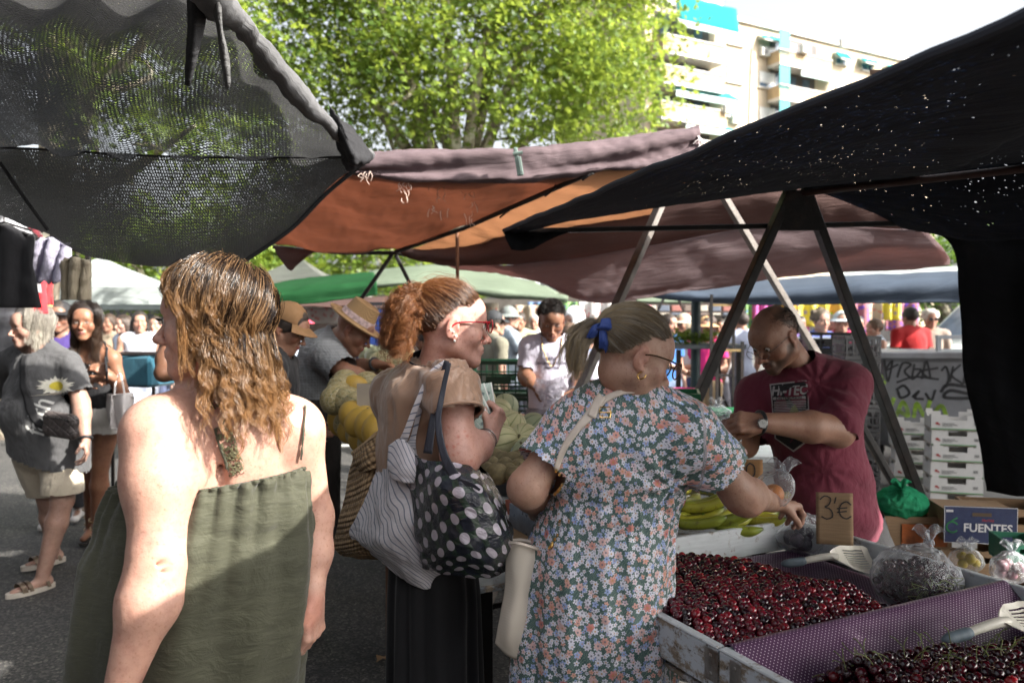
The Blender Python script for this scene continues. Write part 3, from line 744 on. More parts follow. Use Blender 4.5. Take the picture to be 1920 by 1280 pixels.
for(x0,x1,n,y0,y1,d)in[(745,775,12,336,372,4.1),(805,842,12,344,398,4.3),(865,890,10,350,412,4.4),(664,700,6,318,332,4.05)]:
 for i in range(n):
  x=random.uniform(x0,x1);y=random.uniform(y0,y1);L=random.uniform(8,22);fr.append(crom([P(x,y,d-.06),P(x+random.uniform(-5,5),y+L*.5,d-.07),P(x+random.uniform(-7,7),y+L,d-.07)],8))
hair_obj('frayed_thread',fr,M('pale_thread',(.6,.45,.38),.6),red,.0018,.6)
fr=[crom([P(1300+i*.8,240+i*1.4,4.27),P(1308+i,256+i,4.25),P(1304+random.uniform(-5,16),262+i+random.uniform(0,14),4.24)],8)for i in range(24)]
hair_obj('fringe',fr,M('pale_thread2',(.55,.5,.5),.6),red,.002,.6)
cl=thing('spring_clamp',P(971,310,4.0),'pale green metal clamp gripping the rolled hem of the rust awning','clamp')
CLM=M('clamp_green',(.32,.42,.36),.45,.15,30,metal=.2,dirt=(.2,.2,.18))
MB().beam(P(966,277,3.98),P(974,330,3.98),.03,.02,bev=.005).build('jaw',CLM,cl)
MB().beam(P(973,294,3.955),P(979,329,3.95),.02,.018,bev=.004).build('lever',CLM,cl)
MB().tube([P(962,289,3.96),P(980,286,3.96)],.009,8).build('pin',CLM,cl,smooth=True)
blk=thing('black_tarp_awning',P(1500,300,3.2),'big black tarpaulin with pinholes of light, stretched over the cherry stall at the right','awning')
E0,E1=(945,432,4.1),(1920,30,1.55)
def lerp(a,b,t):return tuple(a[i]*(1-t)+b[i]*t for i in range(3))
tip=P(*E0);near=P(1920,30,1.08);ridge=P(1493,352,4.1);rn=P(1925,302,3.3)
ed=[tip*(1-t)+near*t for t in(0,.3,.6,1,1.12)];ed+=[V(.50,.15,2.12),V(1.3,-2.2,2.15)]  # off-frame end points are shaped for where the tarp's shadow falls
lo_=[tip+V(.05,0,-.02),P(1100,408,4.1),P(1300,378,4.1),ridge,P(1700,328,3.7),rn,V(4.6,1.2,2.2)]
rowsA=[]
for t in(0,.15,.35,.6,.8,1):
 rr=[]
 for i in range(7):
  a,b=ed[i],lo_[i];q=a*(1-t)+b*t;q[2]-=.10*math.sin(math.pi*t)*(i/4 if i<4 else 1)*.8;rr.append(q)
 rowsA.append(rr)
v,f,uv=patch(rowsA,90,60,True);v=v+vnormals(v,f)*(noise3(v,4,21)[:,None]*.01);HE_=v[:90].copy()
v2,f2=thick(v,f,.003);mk('roof_sheet',v2,f2,BLK,blk,uv=np.concatenate([uv,uv]))
rb=[ridge,P(1700,328,3.7),rn,rn+(rn-ridge)*.8]
rowsB=[rb,[P(1545,362,4.12),P(1740,372,3.75),P(1960,352,3.35),rb[3]+V(.6,.2,-.1)],[P(1640,402,4.12),P(1790,418,3.8),P(2000,410,3.45),rb[3]+V(1.2,.4,-.25)],[P(1690,425,4.12),P(1830,450,3.85),P(2040,450,3.5),rb[3]+V(1.6,.5,-.4)]]
v,f,uv=patch(rowsB,60,40,True);v=v+vnormals(v,f)*(noise3(v,4,22)[:,None]*.012)
v2,f2=thick(v,f,.003);mk('rear_sheet',v2,f2,BLK,blk,uv=np.concatenate([uv,uv])+3.1)
sheet('hanging_curtain',[[(1680,418,4.1),(1730,420,4.0),(1800,425,3.95),(1900,420,3.8),(2100,400,3.5)],[(1778,455,4.05),(1820,450,3.98),(1880,455,3.9),(1960,450,3.8),(2100,440,3.5)],[(1798,560,4.02),(1830,560,3.98),(1890,560,3.92),(1970,560,3.8),(2120,550,3.5)],[(1806,700,4.02),(1850,700,3.95),(1900,700,3.9),(1970,700,3.8),(2120,700,3.5)],[(1832,820,4.02),(1870,820,3.95),(1910,825,3.9),(1980,820,3.8),(2120,820,3.5)],[(1850,920,4.02),(1880,926,3.95),(1920,928,3.9),(1990,925,3.8),(2120,920,3.5)]],BLK2,blk,60,70,.004,.02,6,23,fold=lambda uv:.02*np.sin(uv[:,0]*26+1.5*np.sin(uv[:,1]*2)))
mb=MB();mb.tube(HE_,.010,8);mb.build('edge_hem',tarp_mat('black_hem',(.05,.055,.07),(.03,.03,.05),.1),blk,smooth=True)
sheet('drooping_corner',[[(945,436,4.1),(1000,436,4.1),(1070,434,4.1)],[(950,452,4.08),(990,452,4.06),(1035,448,4.08)],[(960,468,4.08),(975,470,4.06),(1000,466,4.08)]],BLK2,blk,24,16,.004,.01,12,24)
sheet('patch_strip',[[(1632,131,2.4),(1700,131,2.3),(1800,134,2.15),(1960,140,1.95)],[(1632,141,2.4),(1700,145,2.3),(1800,150,2.15),(1960,160,1.95)]],M('brown_tape',(.28,.17,.11),.8),blk,30,4,.003,.001)
tr1=thing('awning_trestle',V(1.45,4.1,0),'dark steel A-frame and crossbar under the black tarpaulin, behind the maroon shirt','trestle')
def leg_to_ground(a,b):
 d=b-a;return a+d*((a[2])/(-d[2]))
apx=P(1494,352,4.1)
pole('leg',[apx+V(-.03,0,0),leg_to_ground(apx,P(1300,775,4.0))],.062,DST,'',parent=tr1)
pole('leg',[apx+V(.04,0,0),leg_to_ground(apx,P(1710,905,4.15))],.062,DST,'',parent=tr1)
pole('rear_leg',[P(1600,770,4.5),leg_to_ground(P(1600,770,4.5),P(1690,930,4.55))],.045,DST,'',parent=tr1)
pole('crossbar',[P(944,434,4.13),P(1684,419,4.13)],.036,DST,'',parent=tr1)
pole('ridge_bar',[ridge+V(0,0,-.03),rn+(rn-ridge)*.8+V(0,0,-.03)],.035,M('brown_ridge',(.045,.02,.017),.6),'',parent=tr1,round_=True)
mb=MB();g3=[P(1478,360,4.06),P(1512,360,4.06),P(1545,432,4.06),P(1450,432,4.06)]
mb.add([q for q in g3]+[q+V(0,.012,0)for q in g3],[(0,1,2,3),(7,6,5,4),(0,4,5,1),(1,5,6,2),(2,6,7,3),(3,7,4,0)]);mb.build('gusset_plate',DST,tr1)
tr2=thing('awning_trestle',V(.7,4.4,0),'weathered grey steel A-frame whose left leg passes behind the blonde woman\'s head','trestle')
a2=P(1240,380,4.3)
pole('leg',[a2,leg_to_ground(a2,P(1085,735,3.9))],.05,GST,'',parent=tr2)
pole('leg',[P(1352,360,4.7),leg_to_ground(P(1352,360,4.7),P(1474,566,4.8))],.05,GST,'',parent=tr2)
tr3=thing('awning_trestle',P(740,600,5.5),'thin black poles under the near corner of the rust awning, above the straw hat','trestle')
tr3.location.z=0
pole('leg',[P(736,476,5.5),P(676,562,5.5)],.035,DST,'',parent=tr3);pole('leg',[P(742,478,5.5),P(770,534,5.5),P(810,640,5.5)],.035,DST,'',parent=tr3)
pole('hanging_pole',[P(857,432,5.2),P(858,540,5.2),P(858,700,5.2)],.024,M('rusty_steel',(.16,.07,.035),.7,.3,20),'thin rusty pole hanging under the rust awning above the red-haired woman','pole',round_=True)
tag(sheet('stall_awning',[[(1180,545,8.2),(1300,535,8),(1420,527,7.8),(1600,518,7.6),(1900,505,7.4)],[(1215,552,7.0),(1310,551,6.8),(1450,545,6.6),(1620,532,6.4),(1900,512,6.2)],[(1230,553,6.9),(1310,566,6.7),(1450,572,6.5),(1620,570,6.3),(1900,566,6.1)]],BLU,None,60,24,.01,.02,2,31),'blue-grey tarpaulin awning sagging behind the balding man and the dumpster','awning')
tag(sheet('stall_awning',[[(1560,512,10),(1700,503,10),(1900,500,10)],[(1560,532,9),(1700,525,9),(1900,520,9)]],WHC,None,30,10,.01,.02,2,32),'white canopy strip showing between the purple sail and the blue-grey awning','awning')
tag(sheet('stall_awning',[[(505,535,9),(600,522,9),(700,514,9)],[(500,545,8),(600,535,8),(705,523,8)],[(505,572,7.9),(590,570,7.9),(640,562,7.9),(708,552,7.9)]],GRN,None,40,20,.01,.03,2,33),'bright green tarpaulin awning between the dark-haired woman and the red-haired woman','awning')
def gazebo(px,pyt,pye,w,d,label,mat,depth=3.,vh=.25):
 """peaked tent: four roof slopes, valance, four legs"""
 c=P(px,pye,d);z=c[2];top=P(px,pyt,d)[2];t=thing('gazebo',(c[0],c[1],0),label,'tent','peaked market tents')
 hw,hd=w/2,depth/2;q=[V(c[0]-hw,c[1]-hd,z),V(c[0]+hw,c[1]-hd,z),V(c[0]+hw,c[1]+hd,z),V(c[0]-hw,c[1]+hd,z)];ap=V(c[0],c[1],top)
 vv,ff=[],[]
 for i in range(4):
  a,b=q[i],q[(i+1)%4];n=12;g=[]
  for j in range(n):
   s=j/(n-1)
   for k in range(n):
    u=k/(n-1);e=a*(1-u)+b*u;p_=e*(1-s)+ap*s;p_=p_-V(0,0,.22*math.sin(math.pi*s)*(1-abs(2*u-1)*.3));g.append(p_)
  vv.append(np.array(g));ff.append(gridf(n,n))
 v,f=join(list(zip(vv,ff)));mk('roof',v,f,mat,t,uv=v[:,:2])
 for i in range(4):
  a,b=q[i],q[(i+1)%4];n=16;g=[a*(1-k/15)+b*k/15-V(0,0,j*vh/3)+V(.02*math.sin(k*2.1),.02*math.cos(k*1.7),0)*j for j in range(4)for k in range(n)]
  mk('valance',np.array(g),gridf(n,4),mat,t,uv=np.array(g)[:,[0,2]])
  MB().beam(q[i]*V(1,1,0),q[i],.05).build('leg',GST,t)
gazebo(560,480,532,2.6,17,'pointed cream tent top directly above the green awning',CRM)
gazebo(190,482,545,3.6,13,'white gazebo tent at the left, in front of the other white one',WHC)
gazebo(255,520,560,3.4,19,'white gazebo tent farther back at the left, beside the dark-haired woman',WHC)
def shade_row(rows,mat,lab,seed,nm='stall_awning'):return tag(sheet(nm,rows,mat,None,40,16,.01,.04,1.5,seed),lab,'awning')
shade_row([[(700,508,11),(800,497,11),(900,505,11),(1000,530,11)],[(660,535,9),(780,525,9),(900,540,9),(1060,556,9)],[(650,545,9),(780,535,9),(900,552,9),(1060,566,9)]],PGR,'pale green and white awning behind the red-haired woman',41)
shade_row([[(840,500,14),(930,508,14),(1010,530,14)],[(830,520,12),(930,530,12),(1020,548,12)]],WHC,'white awning roof behind the thin rusty pole',42)
shade_row([[(1225,550,13),(1290,545,13),(1400,546,13)],[(1195,562,11),(1290,564,11),(1400,562,11)],[(1195,566,11),(1290,568,11),(1400,566,11)]],PGR,'small pale green awning beyond the blue pole',43)
shade_row([[(480,560,14),(640,556,14),(800,560,14)],[(470,575,12),(640,574,12),(800,578,12)]],BRN,'dark brown awning under the bright green tarpaulin',44)
tag(sheet('stall_awning',[[V(-9,5.2,2.5),V(-6,5.2,2.45),V(-3.4,5.0,2.5)],[V(-9,1,2.7),V(-6,1,2.6),V(-3.2,1,2.7)],[V(-9,-4,2.5),V(-6,-4,2.45),V(-3.0,-4,2.5)]],BLK2,None,20,20,.01,.03,1,91,world_=True),'added black cloth awning at the far left, mostly out of view, cutting sky light','awning')  # added out of view to cut sky light from the left
tag(sheet('stall_awning',[[V(-3.4,-1.2,2.5),V(0,-1.3,2.4),V(3.6,-2.6,2.5)],[V(-3.4,-3,2.8),V(0,-3,2.7),V(3.6,-4,2.8)],[V(-3.4,-6,2.5),V(0,-6,2.4),V(3.6,-6,2.5)]],BRN,None,20,20,.01,.03,1,92,world_=True),'added brown awning behind the camera, unseen, cutting the sky light','awning')  # unseen, put behind the camera to deepen the shade
tag(sheet('cloth_screen',[[V(-3.4,-6.2,2.4),V(0,-6.2,2.4),V(4,-6.2,2.4)],[V(-3.4,-6.2,1),V(0,-6.2,1),V(4,-6.2,1)],[V(-3.4,-6.2,0),V(0,-6.2,0),V(4,-6.2,0)]],BRN,None,20,10,.01,.03,1,93,world_=True),'added brown cloth wall behind the camera, unseen, blocking sky light','cloth wall')  # unseen cloth added at the back to block sky fill
tag(sheet('cloth_screen',[[V(-7,6,2.4),V(-7,2,2.4),V(-7,-4,2.4)],[V(-7,6,1.2),V(-7,2,1.2),V(-7,-4,1.2)],[V(-7,6,0),V(-7,2,0),V(-7,-4,0)]],BLK2,None,20,10,.01,.03,1,94,world_=True),'added black cloth wall at the left, unseen, blocking sky light','cloth wall')  # unseen side cloth, added so less sky light comes in
tag(sheet('stall_awning',[[V(.95,3.5,3.2),V(3,3.5,3.15),V(7,3.5,3.2)],[V(.95,2.6,3.25),V(3,2.6,3.2),V(7,2.6,3.25)],[V(.95,1.75,3.2),V(3,1.75,3.15),V(7,1.75,3.2)]],BLK2,None,20,20,.01,.02,1,95,world_=True),'added high dark sheet above the view, keeping sun off the ground','awning')  # added sun blocker above the frame, darkens the ground and stalls
tag(sheet('stall_awning',[[V(5.6,3.2,3),V(8,3.2,3),V(11,3.2,3)],[V(5.6,5.5,3.05),V(8,5.5,3.05),V(11,5.5,3.05)],[V(5.6,8.2,3),V(8,8.2,3),V(11,8.2,3)]],BLK2,None,20,20,.01,.02,1,96,world_=True),'added dark sheet out of view, shading the dumpster and white boxes','awning')  # unseen sheet placed to keep sun off the dumpster area
tag(sheet('stall_awning',[[V(-1.7,3.5,3.2),V(-.8,3.5,3.15),V(.2,3.5,3.2)],[V(-1.7,2.6,3.25),V(-.8,2.6,3.2),V(.2,2.6,3.25)],[V(-1.7,1.75,3.2),V(-.8,1.75,3.15),V(.2,1.75,3.2)]],BLK2,None,20,20,.01,.02,1,97,world_=True),'added narrow dark sheet above the view, shading the shoppers at the left','awning')  # added sun blocker; the gap beside it leaves the net hem lit
# ================================================================ people: builders
def rotm(f,roll=0.,up=(0,0,1)):
 f=nrm(f);r=nrm(np.cross(f,up));u=np.cross(r,f)
 if roll:r,u=r*math.cos(roll)+u*math.sin(roll),u*math.cos(roll)-r*math.sin(roll)
 return np.stack([r,f,u],1)
def mkJ(x,y,yaw,H=1.66,lean=0.,hyaw=0.,hpitch=0.,aL='down',aR='down',stride=0.,wid=1.,z0=0.):
 """default skeleton; yaw 0 looks away from the camera (+y), positive turns to camera-left"""
 c,s=math.cos(yaw),math.sin(yaw);B=V(x,y,z0)
 def W(lx,ly,lz):return B+V(lx*c-ly*s,lx*s+ly*c,lz)*1.
 def L(lx,ly,fz):
  z=fz*H;hz=.52*H
  if z>hz and lean:dz=z-hz;ly=ly+dz*math.sin(lean);z=hz+dz*math.cos(lean)
  return W(lx,ly,z)
 J=dict(pel=L(0,0,.53),che=L(0,-.01,.735),nk=L(0,-.015,.835),hd=L(0,.02,.925))
 for sd,nm,pose in((-1,'L',aL),(1,'R',aR)):
  J['s'+nm]=L(sd*.112*H*wid,0,.805);J['h'+nm]=L(sd*.055*H,0,.50)
  st=stride*sd
  J['k'+nm]=L(sd*.055*H,.04+st*.5,.275);J['a'+nm]=L(sd*.05*H,-.02+st,.05)
  P_={'down':((.15,-.02,.62),(.155,.05,.47)),'hips':((.20,-.04,.63),(.12,.08,.56)),'reach':((.15,.14,.66),(.10,.36,.62)),'hold':((.14,.0,.62),(.07,.16,.62)),'phone':((.15,.10,.66),(.05,.18,.78)),'up':((.15,.12,.80),(.06,.2,.93)),'bag':((.14,-.06,.63),(.13,.12,.60))}[pose]
  J['e'+nm]=L(sd*P_[0][0]*H*.98*(wid*.5+.5),P_[0][1],P_[0][2]);J['w'+nm]=L(sd*P_[1][0]*H,P_[1][1],P_[1][2])
 J['fwd']=V(-s,c,0);J['hR']=None
 hf=V(-math.sin(yaw+hyaw),math.cos(yaw+hyaw),math.sin(hpitch));J['HR']=rotm(hf);J['hL_']=0
 c2=c;J['hipR']=L(.055*H,0,.50);J['hipL']=L(-.055*H,0,.50)
 J['H']=H;return J
def head(S,H,R,nose=1.,jaw=1.,fat=0.,sc=1.,ears=True,nk=None,nr=.05,chin=1.):
 H=np.asarray(H,float)
 def L(x,y,z):return H+R@(V(x,y,z)*sc)
 def el(c,r,k,sub=False,R2=None):S.el(L(*c),np.array(r)*sc,R if R2 is None else R@R2,k*sc,sub)
 def rc(a,b,ra,rb,k,sub=False):S.rc(L(*a),L(*b),ra*sc,rb*sc,k*sc,sub)
 if nk is not None:S.rc(nk,L(0,-.025,-.055),nr*1.08,nr,.035)
 el((0,-.014,.033),(.075,.096,.088),.02)
 el((0,.030,-.012),(.062+fat*.006,.060,.078),.03)
 for s in(-1,1):
  rc((s*.050*jaw,.0,-.055),(s*.014,.066,-.100),.022+fat*.008,.016,.028)
  el((s*.042,.052,-.030),(.024+fat*.006,.024,.024),.025)
 el((0,.074,-.100),(.019*jaw,.015*chin,.016),.02)
 rc((-.034,.079,.020),(.034,.079,.020),.0115,.0115,.018)
 el((0,.062,.045),(.05,.032,.035),.03)
 for s in(-1,1):el((s*.031,.098,.001),(.0165,.013,.0115),.012,True)
 rc((0,.083,.008),(0,.100+.010*nose,-.036),.0068,.0088*(nose*.5+.5),.012)
 el((0,.101+.011*nose,-.040),(.0105,.0105,.0092),.008)
 for s in(-1,1):el((s*.0125,.096+.003*nose,-.043),(.0072,.0095,.0075),.006)
 for s in(-1,1):el((s*.0062,.104+.006*nose,-.0495),(.0036,.005,.003),.003,True)
 el((0,.082,-.068),(.027,.014,.018),.016)
 rc((-.020,.0885,-.0655),(0,.0960,-.0640),.0035,.0045,.005);rc((.020,.0885,-.0655),(0,.0960,-.0640),.0035,.0045,.005)
 rc((-.018,.0875,-.0725),(0,.0940,-.0738),.0040,.0052,.005);rc((.018,.0875,-.0725),(0,.0940,-.0738),.0040,.0052,.005)
 rc((-.022,.0935,-.0690),(0,.1015,-.0690),.0013,.0013,.003,True);rc((.022,.0935,-.0690),(0,.1015,-.0690),.0013,.0013,.003,True)
 for s in(-1,1):
  el((s*.031,.0775,.0005),(.0138,.0120,.0118),.004)
  rc((s*.020,.0895,-.001),(s*.043,.0850,.0005),.0012,.0012,.0025,True)
  if ears:
   t=rotm((s*.25,1,0));
   A=Matrix.Rotation(-.25,3,'X');A=np.array(A)
   el((s*.0765,-.012,-.008),(.0075,.0185,.0320),.006,R2=A)
   el((s*.0860,-.008,-.002),(.0065,.0105,.0190),.004,True,R2=A)
   el((s*.0780,-.004,-.036),(.0060,.0095,.0100),.006)
   el((s*.0795,.003,-.010),(.0045,.005,.008),.004)
 return L
def head_paint(H,R,skin,sc=1.,lips=(.42,.13,.11),brow=(.06,.035,.02),lid=None,eye=True,beard=None,blush=.12):
 """albedo of a face: lips, brows, ears, eyes; returns list of (centre, radii, colour, softness)"""
 L=lambda x,y,z:np.asarray(H)+R@(V(x,y,z)*sc);q=[]
 sk=np.array(skin);red=np.clip(sk*V(1.1,.72,.68),0,1)
 q.append((L(0,.1,-.04),V(.02,.03,.02)*sc,sk*(1-blush)+red*blush*2,.6))
 for s in(-1,1):
  q.append((L(s*.045,.075,-.035),V(.03,.03,.025)*sc,sk*.65+red*.35,.8));q.append((L(s*.08,-.012,-.008),V(.02,.03,.04)*sc,sk*.6+red*.4,.5))
  q.append((L(s*.031,.085,-.006),V(.02,.02,.014)*sc,sk*.78,.8))
  for t in np.linspace(0,1,6):q.append((L(s*(.014+.032*t),.091-.010*t*t,.0205+.006*math.sin(t*2.6)),V(.0062,.009,.0034)*sc*(1-.35*t),brow,.5))
  if eye:
   q.append((L(s*.031,.090,-.0012),V(.0115,.008,.0046)*sc,V(.55,.52,.5),.2));q.append((L(s*.031,.092,-.001),V(.0046,.008,.0050)*sc,V(.03,.018,.012),.2))
   for t in np.linspace(-1,1,5):q.append((L(s*.031+t*.011,.090-.002*t*t,.0040-.003*t*t),V(.004,.009,.0013)*sc,V(.03,.02,.015),.3))
 for t in np.linspace(-1,1,7):q.append((L(t*.018,.095-.009*t*t,-.0690),V(.0055,.012,.0095*(1-.55*t*t))*sc,lips,.35))
 for t in np.linspace(-1,1,7):q.append((L(t*.02,.095-.008*t*t,-.0690),V(.004,.012,.0012)*sc,np.array(lips)*.35,.3))
 if beard is not None:
  for s in(-1,1):
   for t in np.linspace(0,1,9):q.append((L(s*(.062-.05*t),.012+.06*t,-.035-.065*t),V(.024,.03,.026)*sc,beard,.75))
   q.append((L(s*.024,.085,-.066),V(.012,.02,.02)*sc,beard,.7))
  q.append((L(0,.098,-.056),V(.022,.02,.006)*sc,beard,.6));q.append((L(0,.07,-.10),V(.03,.03,.018)*sc,beard,.6));q.append((L(0,.03,-.118),V(.05,.04,.02)*sc,beard,.8))
  for t in np.linspace(-1,1,5):q.append((L(t*.016,.095-.008*t*t,-.0705),V(.0055,.012,.0055)*sc,lips,.35))
 return[(c,r,np.array(col),so,R)for c,r,col,so in q]
def paint(v,base,q):
 col=np.tile(np.array(base,float),(len(v),1))
 for c,r,k,so,R in q:
  m=(np.abs(v-c)<max(r)*1.6).all(1)
  if not m.any():continue
  d=np.sqrt(((((v[m]-c)@R)/r)**2).sum(1));w=np.clip((1.15-d)/max(so*.9,.05),0,1);w=w*w*(3-2*w)
  col[m]=col[m]*(1-w[:,None])+k*w[:,None]
 return col
def arm(S,J,sd,r=(.045,.038,.040,.026),infl=0.,k=.03,to=None,delt=1.1):
 s,e,w=J['s'+sd],J['e'+sd],J['w'+sd]
 S.el(s,np.ones(3)*(r[0]*delt+infl),None,k)
 if to is not None and to<=1:S.rc(s,s+(e-s)*to,r[0]+infl,r[0]*.9+r[1]*.1+infl*1.25,k);return
 S.rc(s,e,r[0]+infl,r[1]+infl,k)
 if to is None or to>1:
  m=e+(w-e)*.3
  if to is None:S.rc(e,m,r[1],r[2],k);S.rc(m,w,r[2],r[3],k)
  else:S.rc(e,e+(w-e)*(to-1),r[1]+infl,r[2]+infl,k)
def hand(S,w,d,n,side,curl=.5,sc=1.,spread=.12,thumb=.5,k=.006,curls=None):
 """palm, four unequal bent fingers and a thumb; d along the hand, n = where the palm faces, side=+1 thumb towards n x d"""
 d=nrm(d);n=nrm(n-d*(n@d));s=np.cross(n,d)*side
 w=np.asarray(w,float);U=sc
 kn=[]
 for i,(o,a)in enumerate([(.030,.088),(.010,.092),(-.010,.088),(-.028,.080)]):
  q=w+d*a*U+s*o*U;kn.append(q);S.rc(w+d*.012*U+s*o*.55*U,q,.0155*U,.0108*U,.010)
 S.el(w+d*.045*U+s*.024*U+n*.010*U,V(.016,.016,.028)*U,np.stack([s,n,d],1),.012)
 S.rc(w-d*.02*U,w+d*.03*U,.024*U,.022*U,.02,fl=(n,1.35))
 for i,(l,q)in enumerate(zip([(.040,.025,.020),(.045,.029,.021),(.041,.027,.020),(.032,.021,.018)],kn)):
  a=0.;p=q;dd=nrm(d+s*spread*(1.5-i)*.35);c=curl if curls is None else curls[i];r=.0092*U
  for j,x in enumerate(l):
   a+=c*(.9,1.15,.8)[j];dr=dd*math.cos(a)+n*math.sin(a);p2=p+dr*x*U;S.rc(p,p2,r,r*.92,k if j else .008);p=p2;r*=.92
 p=w+d*.022*U+s*.026*U;t=nrm(d*.75+s*(.75-thumb*.6)+n*(.25+.5*thumb));r=.0122*U
 for j,x in enumerate((.040,.032,.024)):
  p2=p+t*x*U;S.rc(p,p2,r,r*.9,.010 if j==0 else .005);p=p2;r*=.9;t=nrm(t+(-s*.25+n*.1+d*.2)*thumb)
 return w+d*.06*U
def chain(S,pts,k=.05,flat=1.35,ax=(0,1,0),infl=0.):
 """stack of flattened cones: pts = (centre, half width)"""
 for(a,ra),(b,rb)in zip(pts[:-1],pts[1:]):S.rc(a,b,ra+infl,rb+infl,k,fl=(ax,flat))
def torso(S,J,g=1.,infl=0.,bust=0.,belly=0.,hips=1.,k=.06,down=True):
 up=nrm(J['nk']-J['pel']);fw=nrm(J['fwd']-up*(J['fwd']@up));R=np.stack([np.cross(fw,up),fw,up],1);h=J['H']/1.66
 pel,nk=J['pel'],J['nk'];A=lambda x,y,t:pel+(nk-pel)*t+R@V(x,y,0)
 S.el(A(0,-.012,-.02),V(.155*g*hips,.118*g,.12)*h+infl,R,k)
 for s in(-1,1):S.el(A(s*.07*g,-.05*g,-.10),V(.08,.07,.09)*g*h+infl,R,k)
 S.el(A(0,.01+belly*.03,.32),V(.135*g+belly*.02,.105*g+belly*.035,.15)*h+infl,R,k)
 S.el(A(0,0,.68),V(.148*g,.108*g,.17)*h+infl,R,k)
 if bust:
  for s in(-1,1):S.el(A(s*.068,.085*g,.58),V(.058,.055,.06)*bust*h+infl,R,.03)
 sL,sR=J['sL'],J['sR']
 S.rc(sL*.92+sR*.08,sR*.92+sL*.08,.048*h+infl,.048*h+infl,.05)
 for s_ in(sL,sR):S.rc(nk+up*.035,s_*.7+nk*.3+up*.012,.032+infl,.036+infl,.04)
 return R
def leg(S,J,sd,r=(.085,.055,.052,.034),infl=0.,to=2.,foot=True,k=.03):
 hp,kn,an=J['hip'+sd],J['k'+sd],J['a'+sd]
 if to<=1:S.rc(hp,hp+(kn-hp)*to,r[0]+infl,(r[0]*(1-to)+r[1]*to)+infl*1.2,k);return
 S.rc(hp,kn,r[0]+infl,r[1]+infl,k)
 m=kn+(an-kn)*.3;e=an if to>=2 else kn+(an-kn)*(to-1)
 S.rc(kn,m,r[1]*.95+infl,r[2]*1.02+infl,k);S.rc(m,e,r[2]+infl,r[3]+infl,k)
 if foot and to>=2:
  f=V(J['fwd'][0],J['fwd'][1],0);S.rc(an+V(0,0,-.012)-f*.02,an+f*.15-V(0,0,.035 if J['H']>1 else .03),.032,.022,.025,fl=((0,0,1),1.2));S.el(an-f*.03-V(0,0,.02),(.03,.03,.028),None,.02)
def cloth(name,S,res,mat,parent,cuts=(),holes=(),wr=.004,ws=9.,seed=1,uvf=None,th=0,extra=None,ncore=0,coret=.018):
 """garment skin of an implicit body, opened where limbs come out, creased, given thickness"""
 v,f=S.mesh(res)
 c=v[f].mean(1);keep=np.ones(len(f),bool)
 core=None
 if ncore:C0=SDF();C0.pr=S.pr[:ncore];core=C0.ev(c)>coret
 for(p,n,r)in cuts:
  k=((c-np.asarray(p))@nrm(n)>0)&(np.linalg.norm(c-np.asarray(p),axis=1)<r)
  keep &=~(k&core)if core is not None and r<1 else~k
 for(p,r)in holes:
  r=np.asarray(r)*np.ones(3);keep &=(((c-np.asarray(p))/r)**2).sum(1)>1
 v,f=compact(v,f[keep]);n=vnormals(v,f)
 a=noise3(v*V(1,1,.55),ws,seed,3);b=1-np.abs(noise3(v*V(1,1,.7)+.3*a[:,None],ws*1.3,seed+9,2))*1.6
 v=v+n*((a*.8+b*.6)*wr)[:,None]
 if extra is not None:v=v+extra(v,n)
 uv=uvf(v)if uvf else np.stack([v[:,0]+v[:,1]*.6,v[:,2]],1)
 if th:v2,f2=thick(v,f,th);uv=np.concatenate([uv,uv])
 else:v2,f2=v,f
 o=mk(name,v2,f2,mat,parent,uv=uv)
 return o,BVHTree.FromPolygons(v.tolist(),f.tolist()),S
def body(name,S,res,fine,parent,skin,q=(),extra=None):
 v,f=mesh_fine(S,res,fine)if fine else S.mesh(res)
 col=paint(v,skin,q)
 if extra:col=extra(v,col)
 o=mk(name,v,f,SKIN,parent,col=col);return o,BVHTree.FromPolygons(v.tolist(),f.tolist())
def ribbon(name,path,w,mat,parent,bvh=None,off=.003,th=.003,n=40,m=6,wdir=None,face=None,snap=True):
 """strap along a path, lying on a surface where there is one"""
 c=crom(path,n);t=np.gradient(c,axis=0);t/=np.linalg.norm(t,axis=1)[:,None]
 face=V(0,-1,0)if face is None else face
 ws=np.broadcast_to(np.asarray(w,float),(n,))if np.ndim(w)==0 else np.interp(np.linspace(0,1,n),np.linspace(0,1,len(w)),w)
 b=np.cross(t,face);b/=np.linalg.norm(b,axis=1)[:,None]
 g=c[:,None]+b[:,None]*(np.linspace(-.5,.5,m)[None,:,None]*ws[:,None,None])
 g=g.reshape(-1,3)
 if bvh is not None and snap:
  for i in range(len(g)):
   if snap=='ray':
    h=bvh.ray_cast(Vector(g[i]+face*.3),Vector(-face),.7)
    if h[0]is not None:g[i]=np.array(h[0])+face*off
    continue
   h=bvh.find_nearest(Vector(g[i]),.12)
   if h[0]is not None:
    hn=np.array(h[1]);
    if snap=='out' and(g[i]-np.array(h[0]))@hn>off:continue
    g[i]=np.array(h[0])+hn*off
 uv=np.stack([np.tile(np.linspace(0,1,m),n)*np.repeat(ws,m),np.repeat(np.linspace(0,1,n),m)*np.linalg.norm(np.diff(c,axis=0),axis=1).sum()],1)
 f=gridf(m,n);v,f=thick(g,f,-th);return mk(name,v,f,mat,parent,uv=np.concatenate([uv,uv]))
SC,SR=V(0,-.014,.033),V(.0765,.0975,.0895)
def hairline(d,fr=.5,side=.10,back=-.72):
 a=np.arctan2(np.abs(d[:,0]),d[:,1])
 hl=np.interp(a,[0,.7,1.35,1.75,2.1,3.15],[fr,fr-.08,side+.15,side-.25,back+.12,back]);return d[:,2]>hl
